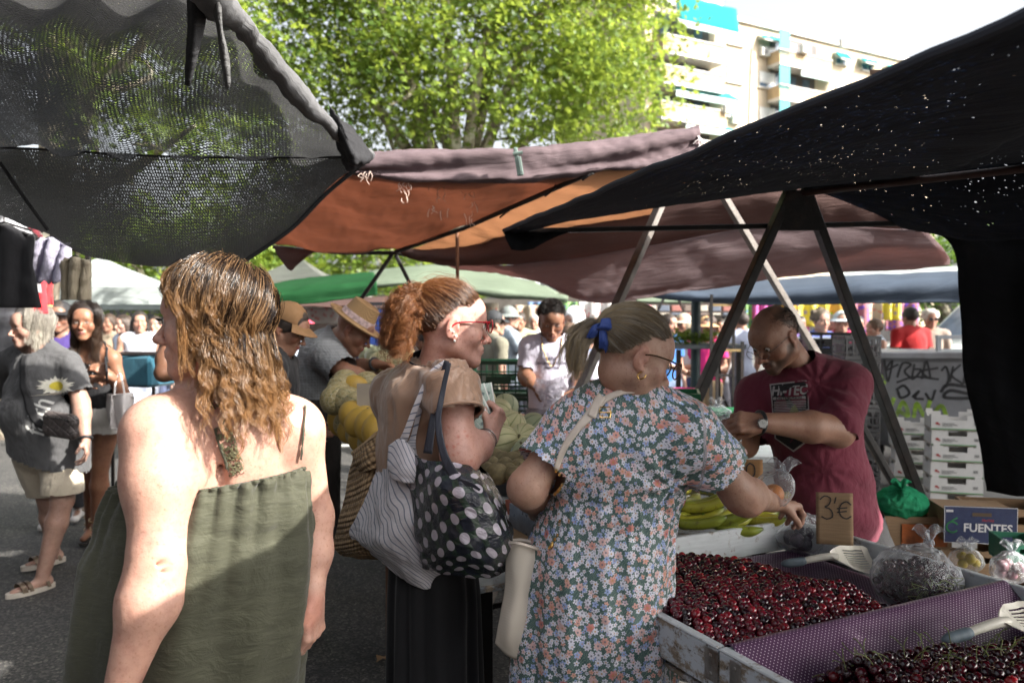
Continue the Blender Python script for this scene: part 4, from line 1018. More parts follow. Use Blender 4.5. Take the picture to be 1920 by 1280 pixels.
def roots(n,seed,**k):
 r=np.random.default_rng(seed);d=r.normal(size=(n*5,3));d/=np.linalg.norm(d,axis=1)[:,None];return d[hairline(d,**k)][:n],r
def toW(st,H,R,sc=1.):return np.asarray(H)+(st*sc)@R.T
def strands_from(clump,per,r,spread=.008,tipf=.4,frizz=.0015,lenvar=.15):
 N,K,_=clump.shape;t=np.linspace(0,1,K)
 off=r.normal(size=(N,per,1,3))*spread*(1-(1-tipf)*t)[None,None,:,None]
 fz=np.cumsum(r.normal(size=(N,per,K,3))*frizz*.35,2)
 s=clump[:,None]+off+fz
 L=1-r.uniform(0,lenvar,(N,per,1))
 i=np.clip(t[None,None]*L*(K-1),0,K-1.001);i0=i.astype(int);u=(i-i0)[...,None]
 a=np.take_along_axis(s,i0[...,None].repeat(3,-1),2);b=np.take_along_axis(s,(i0+1)[...,None].repeat(3,-1),2)
 return(a*(1-u)+b*u).reshape(-1,K,3)
def flow_long(n,L,seed,R,K=40,wave=.006,lam=.07,vol=.012,part=0.,back=.0,flare=.25,shy=0.,**hk):
 """clump guides: over the scalp, then hanging"""
 d,r=roots(n,seed,**hk);n=len(d)
 lay=1+vol/.085*r.uniform(.1,1.,n);down=R.T@V(0,0,-1)
 p=SC+d*SR*lay[:,None];g=np.stack([np.sign(d[:,0]-part)*.9,-.25+d[:,1]*.2-back,np.zeros(n)],1)
 Ls=L*r.uniform(.75,1.08,n)*(1-shy*np.clip(d[:,1]+.15,0,.8));ds=Ls/K;out=[p];free=np.zeros(n)
 for i in range(1,K):
  q=(p-SC)/SR;nn=q/SR;nn/=np.linalg.norm(nn,axis=1)[:,None]
  dn=down-(nn@down)[:,None]*nn
  fr=np.clip((q@(down*1.)-.35)*3,0,1);free=np.maximum(free,fr)
  tg=dn+g*np.clip(1-free,0,1)[:,None]*(.55-.5*i/K);tg-=(tg*nn).sum(1)[:,None]*nn*(1-free)[:,None]
  hz=nn.copy();hz-=(hz@down)[:,None]*down;hz/=np.linalg.norm(hz,axis=1)[:,None]+1e-6
  fd=down+hz*flare*(1-.8*i/K);dr=tg*(1-free)[:,None]+fd*free[:,None];dr/=np.linalg.norm(dr,axis=1)[:,None]
  p=p+dr*ds[:,None]
  q=(p-SC)/SR;l=np.linalg.norm(q,axis=1);tl=np.maximum(l,lay*1.0);k=(1-free)>.3
  p=np.where(k[:,None],SC+q/l[:,None]*lay[:,None]*SR,SC+q/l[:,None]*np.maximum(l,lay)[:,None]*SR);out.append(p)
 c=np.stack(out,1);t=np.linspace(0,1,K)
 ph=r.uniform(0,6.28,(n,1));s=t[None]*Ls[:,None];la=lam*r.uniform(.75,1.3,(n,1));am=wave*r.uniform(.5,1.4,(n,1))*np.clip(t*2.2-.35,0,1)[None]
 hz=c-SC;hz-=(hz@down)[...,None]*down;hz/=np.linalg.norm(hz,axis=2)[...,None]+1e-6;sd=np.cross(hz,down)
 c=c+sd*(am*np.sin(s/la*6.28+ph))[...,None]+hz*(am*.7*np.cos(s/la*6.28+ph))[...,None]
 return c,r
def flow_tie(n,tie,seed,K=22,lay=(.2,1.),thick_=.010,**hk):
 """combed back over the scalp to a tie point (unit direction)"""
 d,r=roots(n,seed,**hk);n=len(d);t=np.linspace(0,1,K);tie=nrm(tie)
 om=np.arccos(np.clip(d@tie,-1,.9999));so=np.sin(om)
 w0=np.sin((1-t)[None]*om[:,None])/so[:,None];w1=np.sin(t[None]*om[:,None])/so[:,None]
 q=w0[...,None]*d[:,None]+w1[...,None]*tie;q+=V(0,0,.10)*np.sin(math.pi*t)[None,:,None]*np.clip(om,0,1.4)[:,None,None];q/=np.linalg.norm(q,axis=2)[...,None]
 l=1+thick_/.085*r.uniform(lay[0],lay[1],(n,1))*(.4+.6*np.sin(np.clip(t*1.2,0,1)*math.pi*.5))[None]
 return SC+q*SR*l[...,None],r
def hair_short(n,seed,L=.012,K=5,up=.35,**hk):
 d,r=roots(n,seed,**hk);nn=d/SR;nn/=np.linalg.norm(nn,axis=1)[:,None]
 p=SC+d*SR*1.0;dn=V(0,.15,-1)-(nn@V(0,.15,-1))[:,None]*nn
 dr=nn*up+dn*(1-up)+r.normal(size=nn.shape)*.25;dr/=np.linalg.norm(dr,axis=1)[:,None]
 t=np.linspace(0,1,K);return p[:,None]+dr[:,None]*(t*L)[None,:,None]-V(0,0,.2)*(t**2*L)[None,:,None],r
HB={}
def scalp(S,H,R,mat,parent,sc=1.,infl=.003,res=.005,name='hair_base',lim=None,**hk):
 """the dark underlayer of the hair: scalp shell above the hairline"""
 T=SDF();T.el(H+R@(SC*sc),(SR+infl)*sc,R,.01);v,f=T.mesh(res)
 q=((v-H)@R/sc-SC)/SR;q/=np.linalg.norm(q,axis=1)[:,None];k=hairline(q,**hk)[f].all(1)
 v,f=compact(v,f[k]);return mk(name,v,f,mat,parent)
def eyes(H,R,parent,iris=(.05,.03,.02),sc=1.,both=True,gaze=(0,0)):
 """eyeballs with iris and pupil between the lids"""
 for s in(-1,1):
  m=MB();c=H+R@(V(s*.031,.0782,.0)*sc);A=R@np.array(Matrix.Rotation(gaze[0],3,'Z')@Matrix.Rotation(gaze[1],3,'X'))
  fr=np.stack([A[:,0],A[:,2],A[:,1]],1);pr=[]
  for i in range(13):a=math.pi*i/12;pr.append((.0122*sc*math.sin(a),-.0122*sc*math.cos(a)))
  m.lathe(pr,c,fr,20);o=m.build('eyeball',EYEM,parent,smooth=True)
  m=MB();m.lathe([(0,.0134),(.0022,.0133),(.0022,.0132)],c,fr,14,1);m.lathe([(.0022,.01325),(.0056,.0124),(.0058,.0112)],c,fr,14,0);m.build('iris',[M('iris_brown',iris,.15,.3,300,0),M('pupil',(.003,.003,.003),.08,0,1,0)],parent,smooth=True)
EYEM=M('eye_white',(.62,.58,.55),.12,.05,90,0)
def simple_person(px,d,label,py_top=None,H=1.66,yaw=math.pi,top=(.3,.3,.3),bottom=(.05,.05,.07),skin=(.40,.23,.16),hair=(.03,.02,.015),hs='short',group=None,res=.016,sleeve=.55,legs='long',aL='down',aR='down',stride=.1,lean=0.,g=1.,hat=None,x=None,hyaw=0.,hpitch=0.,skirt=False,bag=None,topm=None,z0=0.):
 b=P(px,600,d);x=b[0]if x is None else x
 if py_top is not None:H=(P(px,py_top,d)[2]-z0)/1.0
 J=mkJ(x,d,yaw,H,lean,hyaw,hpitch,aL,aR,stride,g*.5+.5,z0)
 t=thing('person',(x,d,z0),label,'person',group)
 S=SDF();torso(S,J,g*.93);sc=.97*(H/1.66)**.5
 for sd in 'LR':
  arm(S,J,sd,np.array((.042,.036,.038,.024))*(g*.5+.5));leg(S,J,sd)
  dr=nrm(J['w'+sd]-J['e'+sd]);hand(S,J['w'+sd],dr,np.cross(dr,V(0,0,1))+V(0,0,.1)-J['fwd']*.3,1 if sd=='L' else-1,.35)
 Hh=J['hd'];R=J['HR'];head(S,Hh,R,sc=sc,nk=J['nk'],nr=.05)
 v,f=mesh_fine(S,res,[(Hh,.135,.007 if d<12 else .011)]);col=paint(v,skin,head_paint(Hh,R,skin,sc,brow=np.array(hair)*.8+.01));mk('body',v,f,SKIN,t,col=col)
 C=SDF();torso(C,J,g,.014);nc0=len(C.pr);up=nrm(J['nk']-J['pel'])
 for sd in 'LR':arm(C,J,sd,np.array((.045,.038,.040,.026))*(g*.5+.5),.013,to=sleeve)if sleeve else None
 cuts=[(J['pel']-up*.06,-up,2)]
 if sleeve:
  for sd in 'LR':
   s,e,w=J['s'+sd],J['e'+sd],J['w'+sd];q=s+(e-s)*sleeve if sleeve<=1 else e+(w-e)*(sleeve-1);cuts.append((q,(e-s)if sleeve<=1 else(w-e),.16))
 tm=topm or fabric('cloth_%d_%d_%d'%tuple(int(c*99)for c in top),top)
 cloth('top',C,res,tm,t,cuts,[(J['nk']+up*.04+J['fwd']*.02,.072)],.006,11,int(px),th=0,ncore=nc0)
 Bm=fabric('cloth_%d_%d_%d'%tuple(int(c*99)for c in bottom),bottom);B=SDF();up0=V(0,0,1)
 B.el(J['pel']-up*.02,V(.165,.13,.13)*g*(H/1.66),None,.05)
 if skirt:B.rc(J['pel']-up0*.1,J['pel']*V(1,1,.5)+V(0,0,.0),.13*g,.20*g,.05);cu=[(J['pel']*V(1,1,0)+V(0,0,.45*H*.62+z0),-up0,3)]
 else:
  fr={'long':1.93,'short':.55,'knee':1.05,'capri':1.4}[legs];cu=[]
  for sd in 'LR':
   leg(B,J,sd,(.092,.062,.058,.045),.012,to=fr,foot=False);hp,kn,an=J['hip'+sd],J['k'+sd],J['a'+sd]
   q=hp+(kn-hp)*fr if fr<=1 else kn+(an-kn)*(fr-1);cu.append((q,-up0,.2))
 cloth('bottoms',B,res,Bm,t,cu+[(J['pel']+up*.09,up,2)],(),.005,10,int(px)+3,th=0)
 for sd in 'LR':
  a=J['a'+sd];f_=V(J['fwd'][0],J['fwd'][1],0);q_=SDF();q_.rc(a-V(0,0,.03)-f_*.03,a+f_*.16-V(0,0,.045),.040,.030,.03,fl=((0,0,1),1.1));q_.rc(a,a-V(0,0,.03),.046,.044,.02)
  vv,ff=q_.mesh(.012);vv[:,2]=np.maximum(vv[:,2],z0+.004);mk('shoe',vv,ff,M('shoe_%d'%(int(px)%3),[(.04,.04,.045),(.5,.48,.46),(.16,.09,.05)][int(px)%3],.6),t)
 hm=M('hair_%d_%d_%d'%tuple(int(c*99)for c in hair),hair,.5,.4,60,.8,300);T=SDF()
 T.el(Hh+R@(SC*sc),(SR+.010)*sc,R,.02);front=Hh+R@V(0,.11,-.03)
 if hs=='long':T.rc(Hh+R@V(0,-.06,.02),Hh+R@V(0,-.075,-.16),.075,.06,.03,fl=(R[:,1],1.5));[T.rc(Hh+R@V(s*.07,-.02,.0),Hh+R@V(s*.085,-.02,-.12),.03,.025,.02)for s in(-1,1)]
 if hs=='bob':T.el(Hh+R@V(0,-.035,-.015),V(.098,.085,.11),R,.02)
 if hs=='pony':T.rc(Hh+R@V(0,-.10,.03),Hh+R@V(0,-.13,-.12),.03,.018,.02)
 if hs=='curly':[T.el(Hh+R@(SC+nrm(RNG.normal(size=3))*V(1,1,.9)*.075+V(0,-.02,.02)),.038,None,.012)for _ in range(26)]
 T.el(Hh+R@V(0,.115,-.035),V(.072,.085,.085),R,.012,True)
 if hs in('short','buzz'):T.el(Hh+R@V(0,.0,-.13),V(.12,.15,.095),R,.01,True)
 if hs!='bald':vv,ff=T.mesh(.009);vv=vv+vnormals(vv,ff)*(noise3(vv,60,4)[:,None]*.003);mk('hair',vv,ff,hm,t)
 if hat:make_hat(hat,Hh,R,t,sc)
 if hs=='hijab':pass
 return t,J
STRAW=None
def make_hat(kind,H,R,parent,sc=1.):
 k,col=kind[0],kind[1];m=MB();nm='hat'
 if k=='straw':
  fr=R@np.array(Matrix.Rotation(kind[2]if len(kind)>2 else 0,3,'X'));c=H+R@V(0,-.012,.055)
  prof=[(.062,.105),(.078,.100),(.088,.05),(.098,.0),(.104,-.006),(.150,-.012),(.165,-.006),(.164,-.010),(.150,-.017),(.100,-.012),(.0,-.0)]
  g=G('straw_%d'%int(col[0]*100));o=g.co();w=g.ma('MULTIPLY',g.n('TexWave',{'Vector':g.mp(o,(1,1,1)),'Scale':55.,'Distortion':1.},bands_direction='Z'),g.n('TexWave',{'Vector':g.mp(o,(1,1,1),(0,0,.7)),'Scale':60.,'Distortion':1.}))
  g.bsdf(g.ramp(w,[(.1,tuple(x*.6 for x in col)),(.7,col)]),.8,g.bump(w,.5,.002))
  m.lathe([(0,.094),(.03,.094)]+prof,c,fr,40);b=m.build('hat',g.m,parent,smooth=True)
  m=MB();m.lathe([(.0995,.002),(.0955,.034),(.0925,.034),(.097,.0)],c,fr,40);m.build('hat_band',M('hat_band',(.55,.42,.42),.8,.5,40),b,smooth=True)
 elif k=='cap':
  c=H+R@V(0,-.012,.045);pr=[(0,.088)]+[(.092*math.sin(a),.085*math.cos(a))for a in np.linspace(.15,1.6,9)]+[(.088,-.005)]
  m.lathe(pr,c,R,24)
  n=10;vv=[]
  for j in range(5):
   for i in range(n):
    a=(i/(n-1)-.5)*2.0;rr=.088+.075*j/4*math.cos(a*.75);vv.append(c+R@V(rr*math.sin(a),rr*math.cos(a)+.0,-.002-.022*(j/4)**1.5-.012*abs(math.sin(a))*j/4))
  v2,f2=thick(np.array(vv),gridf(n,5),.004);m.add(v2,f2);m.build('cap',M('cap_%d_%d'%(int(col[0]*100),int(col[1]*100)),col,.8,.12,30),parent,smooth=True)
 elif k=='brim':
  c=H+R@V(0,-.012,.045);pr=[(0,.088)]+[(.094*math.sin(a),.085*math.cos(a))for a in np.linspace(.15,1.6,9)]+[(.12,-.02),(.150,-.035),(.152,-.038),(.12,-.026),(.09,-.004)]
  m.lathe(pr,c,R,28);m.build('hat',M('hat_%d_%d'%(int(col[0]*100),int(col[1]*100)),col,.8,.12,30),parent,smooth=True)
FAIR=(.50,.295,.225);TAN=(.30,.155,.095);MED=(.40,.225,.155);PINK=(.50,.29,.235);OLD=(.43,.27,.21)
# ================================================================ the woman in the olive dress
def w1():
 t=thing('person',P(400,1250,1.7)*V(1,1,0),'woman with long wavy brown hair, olive sleeveless dress and bare back, face turned left','person')
 J=mkJ(-.62,1.72,.38,1.66);HR=rotm((-.998,.03,.02));H=P(399,603,1.66)
 J.update(hd=H,nk=P(420,752,1.71),sL=P(296,812,1.60),sR=P(553,806,1.75),eL=P(296,1048,1.55),wL=P(226,1292,1.50),eR=P(586,968,1.80),wR=P(587,1118,1.74),che=P(425,870,1.73),pel=P(385,1200,1.74),fwd=nrm(V(-.3,.95,0)))
 S=SDF();R=rotm(J['fwd'])
 head(S,H,HR,nose=1.35,jaw=.95,fat=.3,nk=J['nk'],nr=.052)
 S.el(P(428,880,1.735),(.158,.115,.17),R,.05);S.el(P(400,1010,1.75),(.17,.13,.16),R,.06);S.el(P(385,1180,1.75),(.19,.14,.17),R,.06)
 S.rc(P(330,808,1.66),P(520,800,1.74),.058,.055,.06);S.rc(J['nk']+V(0,0,.03),P(320,800,1.64),.042,.045,.05);S.rc(J['nk']+V(0,0,.03),P(525,790,1.74),.042,.045,.05)
 for sx in(452,520):S.el(P(sx-60,838,1.665),(.05,.025,.065),R,.05)
 S.rc(P(425,780,1.66),P(405,1000,1.60),.0035,.0035,.03,True)
 S.el(J['sL'],.062,None,.04);S.rc(J['sL'],P(300,900,1.58),.066,.067,.04);S.rc(P(300,900,1.58),J['eL'],.067,.051,.04)
 S.rc(J['eL'],P(280,1125,1.53),.050,.055,.035);S.rc(P(280,1125,1.53),J['wL'],.054,.031,.035)
 S.rc(P(268,1062,1.505),P(322,1052,1.50),.0028,.0028,.010,True);S.rc(P(276,1072,1.503),P(316,1070,1.50),.002,.002,.007,True);S.el(P(300,1084,1.512),(.018,.01,.009),None,.015)
 S.el(J['sR'],.056,None,.04);S.rc(J['sR'],J['eR'],.056,.043,.04);S.rc(J['eR'],P(586,1035,1.78),.043,.043,.03);S.rc(P(586,1035,1.78),J['wR'],.041,.023,.025)
 S.rc(P(600,958,1.755),P(618,962,1.77),.002,.002,.008,True)
 hand(S,J['wR'],V(.02,-.02,-1),V(-.9,.3,0),1,.75,thumb=.7,sc=.95);hand(S,J['wL'],V(-.1,-.05,-1),V(.9,.3,0),-1,.4)
 q=head_paint(H,HR,FAIR,lips=(.42,.11,.10),brow=(.05,.03,.02))
 q+=[(P(300,1060,1.51),V(.03,.03,.02),np.array(FAIR)*V(1,.85,.82),.8,np.eye(3)),(P(590,1150,1.7),V(.05,.05,.05),np.array(FAIR)*V(1.02,.84,.82),.8,np.eye(3))]
 o,bv=body('body',S,.0078,[(H,.14,.0028),(P(590,1160,1.73),.075,.0032),(P(298,1060,1.52),.07,.004)],t,FAIR,q)
 eyes(H,HR,t,gaze=(.1,0))
 rg=[(893,232,577,.165,1.742),(905,222,580,.168,1.742),(960,196,589,.178,1.745),(1030,174,590,.185,1.75),(1100,162,586,.190,1.755),(1180,152,578,.195,1.76),(1280,141,566,.20,1.765),(1400,128,560,.21,1.77),(1540,112,560,.22,1.78)]
 n=260;a=np.linspace(0,2*math.pi,n,endpoint=False);K=90;ctl=[]
 for y,l,r,ry,d in rg:
  cx=P((l+r)/2,y,d);rx=(r-l)/2/F*d;ctl.append(np.array([cx[0],cx[1],cx[2],rx,ry]))
 cc=crom(np.array(ctl),K);vv=[]
 rr=np.random.default_rng(4);ph=rr.uniform(0,6.28,8)
 for i in range(K):
  s=i/(K-1);x,y,z,rx,ry=cc[i]
  top=math.exp(-s*16)
  gather=.006*top*np.sin(a*62+.6*np.sin(a*9))+.022*math.exp(-s*5.5)*(1-math.exp(-s*40))*(np.abs(np.sin(a*12.5+.9*np.sin(a*5+ph[0])+s*2))**1.5-.4)+.010*math.exp(-s*7)*(1-math.exp(-s*40))*np.sin(a*31+2*np.sin(a*4))
  soft=.010*(1-math.exp(-s*4))*np.sin(a*6+ph[1]+s*1.5)+.006*(1-math.exp(-s*4))*np.sin(a*11+ph[2]-s*3)
  waist=.010*math.exp(-((s-.30)/.05)**2)*np.sin(a*3+ph[3])
  e=rx*.0+gather+soft+waist
  px_=x+(rx+e)*np.cos(a);py_=y+(ry+e)*np.sin(a);pz=z+np.zeros(n)+(.024*np.cos(a)+.035*(np.sin(a)>0)*np.sin(a))*math.exp(-s*12)
  vv.append(np.stack([px_,py_,pz],1))
 v=np.concatenate(vv);f=gridf(n,K,True);v=v+vnormals(v,f)*(noise3(v*V(1,1,2.2),13,7)[:,None]*.0025+noise3(v*V(.6,.6,5),12,8)[:,None]*.0016)
 uv=np.stack([np.tile(a*.19,K),v[:,2]],1)
 v2,f2=thick(v,f,.002)
 g=G('olive_crepe');o_=g.co();c=g.ramp(g.noise(o_,6,4),[(.3,(.058,.059,.038)),(.7,(.080,.081,.053))])
 cr=g.noise(g.mp(o_,(26,26,190)),1,4,.6,dist=.4);c=g.mix(.5,c,g.mix(1.,c,g.ramp(cr,[(.3,(.65,.65,.65)),(.7,(1.35,1.35,1.3))]),'MULTIPLY'))
 nb=g.bump(cr,.5,.0035,g.bump(g.noise(g.mp(o_,(1,1,1.6)),16,4,.6,dist=1.2),.3,.02));p=g.bsdf(c,.7,nb,link=False,Sheen_Weight=.2,Specular_IOR_Level=.3)
 ol=g.fin(g.n('MixShader',{0:.18,1:p,2:g.n('BsdfTranslucent',{0:(.25,.25,.12)})}))
 dr=mk('dress',v2,f2,ol,t,uv=np.concatenate([uv,uv]))
 db=BVHTree.FromPolygons(v.tolist(),f.tolist())
 e=vv[0];e=e+nrm(np.array([0,0,0]));m=MB();rad=.0034+.0012*np.sin(np.arange(n)*2*math.pi*62/n)
 ev,ef=tube_vf(e,rad,6,False,True);mk('elastic_edge',ev,ef,ol,t)
 g=G('lace');uvn=g.co('UV');vo=g.vor(uvn,190,out='Distance');hole=g.ma('GREATER_THAN',vo,.55)
 p=g.bsdf(g.ramp(vo,[(.1,(.16,.15,.07)),(.5,(.09,.085,.045))]),.8,g.bump(vo,.8,.002),link=False);lace=g.fin(g.n('MixShader',{0:hole,1:p,2:g.n('BsdfTransparent')}))
 ribbon('lace_strap',[P(398,735,1.66),P(412,775,1.65),P(424,820,1.62),P(436,862,1.60),P(444,896,1.60)],[.026,.030,.034,.038,.046],lace,t,bv,.004,.002,50,8)
 ribbon('strap_edging',[P(391,740,1.66),P(401,780,1.65),P(410,825,1.62),P(418,862,1.60),P(421,894,1.60)],.005,ol,t,bv,.006,.002,50,3)
 ribbon('dress_strap',[P(566,770,1.72),P(572,800,1.68),P(573,840,1.67),P(571,872,1.68)],.006,ol,t,bv,.004,.002,30,3)
 Hb=hair_mat('wet_brown_hair',(.012,.006,.004),(.32,.165,.065),.2,(.46,.27,.13));scalp(S,H,HR,M('hair_under',(.012,.007,.005),.6),t,fr=.42,infl=.002)
 cl,r=flow_long(300,.24,11,HR,44,.006,.075,.018,part=-.02,shy=.35,flare=.24,fr=.40,side=.02,back=-.75)
 def ym(c):
  x,y,z=c[...,0],c[...,1],c[...,2];a=np.arctan2(np.abs(x),y);r_=np.hypot(x,y);am=np.interp(z,[-.3,.01,.05,.085],[1.25,1.22,.92,.0]);k=(a<am)&(r_>.02);a=np.where(k,am+(am-a)*.12,a);rr_=np.where(k,np.maximum(r_,.088),r_);c[...,0]=np.where(k,np.where(x>0,1,-1)*rr_*np.sin(a),x);c[...,1]=np.where(k,rr_*np.cos(a),y)
 ym(cl)
 st=strands_from(cl,44,r,.0050,.30,.0008,.3);st=toW(st,H,HR);st=push_out(st,S,.005,2)
 hair_obj('hair',st,Hb,t,.00042,.4)
 cl,r=flow_long(110,.26,12,HR,54,.009,.055,.020,flare=.34,shy=.4,fr=.5,side=-.2,back=-.75)
 ym(cl);st=strands_from(cl,20,r,.004,.4,.0014,.3);st=push_out(toW(st,H,HR),S,.006,2)
 hair_obj('hair',st,Hb,t,.00045,.5)
 rg2=np.random.default_rng(3);fs=[]
 for i in range(900):
  x0=rg2.uniform(-.055,.055);z0=rg2.uniform(.085,.115);y0=.045+rg2.uniform(-.02,.012);ex=x0*1.15+rg2.normal()*.006;ez=rg2.uniform(.024,.042)
  fs.append(crom([V(x0,y0,z0+.012),V(x0*1.05,.078+rg2.uniform(0,.005),z0-.016),V(ex,.092+rg2.uniform(0,.005)-abs(ex)*.35,ez+.020),V(ex,.094+rg2.uniform(-.002,.006)-abs(ex)*.45,ez)],10))
 hair_obj('fringe',toW(np.array(fs),H,HR),Hb,t,.00045,.5)
 ls=[]
 for s in(-1,1):
  for i in range(34):
   u=i/33*2-1;b=V(s*.031+u*.0115,.0905-.0025*u*u,.0015-.0015*u*u);ls.append(crom([b,b+V(u*.002,.006,-.0005),b+V(u*.004,.011,.004)],6))
 hair_obj('eyelashes',toW(np.array(ls),H,HR),M('lash',(.01,.008,.007),.5),t,.0004,.3)
 return t
w1()
# ================================================================ red-haired woman in the tan blouse
def w2():
 t=thing('person',P(810,1250,2.32)*V(1,1,0),'red-haired woman with curly ponytail, red glasses and tan blouse, holding a fan of banknotes','person')
 J=mkJ(-.2,2.3,-.9,1.66);HR=rotm((.955,.28,-.06));H=P(846,609,2.28)
 J.update(hd=H,nk=P(812,708,2.31),sL=P(742,738,2.44),sR=P(846,735,2.17),eL=P(752,870,2.62),wL=P(860,850,2.8),eR=P(862,852,2.09),wR=P(918,820,2.22),pel=P(805,1080,2.36),fwd=nrm(V(.8,.6,0)))
 R=rotm(J['fwd']);S=SDF();head(S,H,HR,nose=.95,jaw=.92,fat=.35,nk=J['nk'],nr=.05)
 T=[(P(800,790,2.32),.11),(P(800,900,2.34),.10),(P(805,1000,2.36),.095),(P(808,1090,2.38),.09)]
 chain(S,T,.05,1.0);S.rc(J['sL'],J['sR'],.05,.05,.05);S.rc(J['nk'],J['sR']*.8+J['nk']*.2,.04,.045,.04)
 S.el(J['sR'],.056,None,.04);S.rc(J['sR'],J['eR'],.055,.046,.04);S.el(P(868,866,2.08),.036,None,.04)
 S.rc(J['eR'],P(893,838,2.15),.046,.040,.03);S.rc(P(893,838,2.15),J['wR'],.040,.026,.03)
 S.rc(J['sL'],J['eL'],.05,.04,.03);S.rc(J['eL'],J['wL'],.038,.026,.03)
 hand(S,J['wR'],V(.35,.25,.75),V(-.85,.45,.2),-1,1.35,thumb=.9,sc=.86);hand(S,J['wL'],V(.8,.5,0),V(0,.2,1),1,.6)
 sk=np.array(PINK);q=head_paint(H,HR,PINK,lips=(.46,.2,.18),brow=(.22,.10,.05),blush=.25)
 rr=np.random.default_rng(5)
 for i in range(46):q.append((P(rr.uniform(820,900),rr.uniform(765,885),2.05),V(.0035,.03,.0035)*rr.uniform(.6,1.8),sk*V(.85,.5,.45),1.,np.eye(3)))
 q.append((P(868,870,2.06),V(.035,.04,.02),sk*V(1,.72,.68),.9,np.eye(3)))
 o,bv=body('body',S,.011,[(P(868,830,2.1),.15,.0055),(H,.14,.0026),(P(928,800,2.25),.085,.003)],t,PINK,q);eyes(H,HR,t,(.04,.06,.05),gaze=(-.1,-.15))
 C=SDF();tw=[(P(796,775,2.33),.142),(P(796,860,2.34),.140),(P(798,950,2.35),.143),(P(803,1020,2.36),.146),(P(806,1050,2.37),.146)]
 chain(C,tw,.05,1.12,R[:,1]);nc=len(C.pr);C.rc(J['sL']*.9+J['sR']*.1,J['sR']*.95+J['sL']*.05,.070,.070,.06);C.rc(J['nk']-V(0,0,.01),P(848,722,2.2),.052,.058,.05);C.rc(J['nk']-V(0,0,.01),J['sL'],.052,.055,.05)
 C.rc(J['sR']+V(0,0,-.005),P(858,770,2.12),.073,.068,.04);C.rc(J['sL'],J['sL']*.6+J['eL']*.4,.066,.066,.04)
 ax=nrm(J['eR']-J['sR'])
 g=G('tan_satin');o_=g.co();c=g.ramp(g.noise(o_,5,4),[(.3,(.29,.175,.115)),(.7,(.34,.21,.14))])
 nb=g.bump(g.noise(g.mp(o_,(1,1,.5)),9,4,.6,dist=1.),.35,.03,None);g.bsdf(c,.42,g.bump(g.noise(o_,500,1),.1,.0008,nb),Sheen_Weight=.3,Specular_IOR_Level=.45)
 def folds(v,n):
  d=v-P(835,682,2.2);r=np.linalg.norm(d,axis=1);a=np.arctan2(d[:,2],d[:,0]+d[:,1]);k=np.exp(-r/.14)
  return n*(.010*k*np.sin(a*13+r*12)*np.clip(r*25,0,1)+.007*np.sin((v[:,0]*.8-v[:,1]*.6)*34+v[:,2]*9)*np.clip(1-(v[:,2]-1.)*1.2,0,1))[:,None]
 cl,cb,_=cloth('blouse',C,.008,g.m,t,[(P(858,775,2.11),ax,.16),(J['sL']*.6+J['eL']*.4,nrm(J['eL']-J['sL']),.13),(P(806,1035,2.37),V(0,0,-1),2)],[(J['nk']+V(0,0,.065)+J['fwd']*.035,(.075,.075,.075))],.005,8,5,extra=folds,ncore=nc)
 cb_=[]
 fr=frame_along(ax);cc=P(858,772,2.11);ring=[cc+fr[:,0]*.069*math.cos(a)+fr[:,1]*.069*math.sin(a)for a in np.linspace(0,2*math.pi,48,endpoint=False)]
 v,f=tube_vf(ring,.0045,6,False,True);mk('cuff',v,f,g.m,t)
 cN=J['nk']+V(0,0,.035);up=nrm(H-J['nk']+V(-.02,-.02,0));fr=frame_along(nrm(up+V(-.25,-.12,.2)));cols=[]
 for j in range(6):
  for i in range(40):
   a=2*math.pi*i/40;rad=.066+.012*(j/5)**2;cols.append(cN+fr[:,0]*rad*math.cos(a)+fr[:,1]*rad*math.sin(a)+fr[:,2]*(.028-.038*j/5))
 v,f=thick(np.array(cols),gridf(40,6,True),.004);mk('collar',v,f,fabric('black_collar',(.012,.013,.02),fold=.1),t)
 rg=[(985,734,880,2.36),(1100,728,894,2.36),(1180,727,896,2.36),(1280,726,898,2.36),(1420,722,900,2.36),(1560,720,905,2.36)];n=160;K=60
 ctl=np.array([np.append(P((l+r_)/2,y,d),[(r_-l)/2/F*d])for y,l,r_,d in rg]);cc=crom(ctl,K);vv=[];a=np.linspace(0,2*math.pi,n,endpoint=False)
 for i in range(K):
  x,y,z,r_=cc[i];s=i/K;e=(.004+.010*s)*np.sin(a*13+np.sin(a*3))+.012*s*np.sin(a*5+1);vv.append(np.stack([x+(r_+e)*np.cos(a),y+(r_*1.0+e)*np.sin(a),np.full(n,z)],1))
 v=np.concatenate(vv);mk('trousers',*thick(v,gridf(n,K,True),.002),fabric('black_trousers',(.010,.010,.012),fold=.1,rough=.75),t)
 RED=M('red_frame',(.33,.008,.015),.18,.1,40,0,coat=.6);L=lambda x,y,z:H+HR@V(x,y,z);gl=thing('glasses',L(0,.1,0),None,None);gl.parent=None
 bpy.data.objects.remove(gl);m=MB()
 for s in(-1,1):
  ring=[L(s*.034+.026*math.cos(a)*(1.05),.108-.10*(abs(s*.034+.026*math.cos(a))**2)*4,.004+.020*math.sin(a)*(1 if math.sin(a)<0 else .85))for a in np.linspace(0,2*math.pi,28,endpoint=False)]
  m.tube(ring,.0022,6,closed=True);m.tube(crom([L(s*.062,.098,.012),L(s*.074,.06,.012),L(s*.079,.02,.010),L(s*.080,-.005,.004),L(s*.078,-.02,-.012)],14),[.0034,.0034]+[.0026]*12,6)
 m.tube(crom([L(-.010,.110,.008),L(0,.112,.011),L(.010,.110,.008)],6),.002,6);gf=m.build('glasses',RED,t,smooth=True)
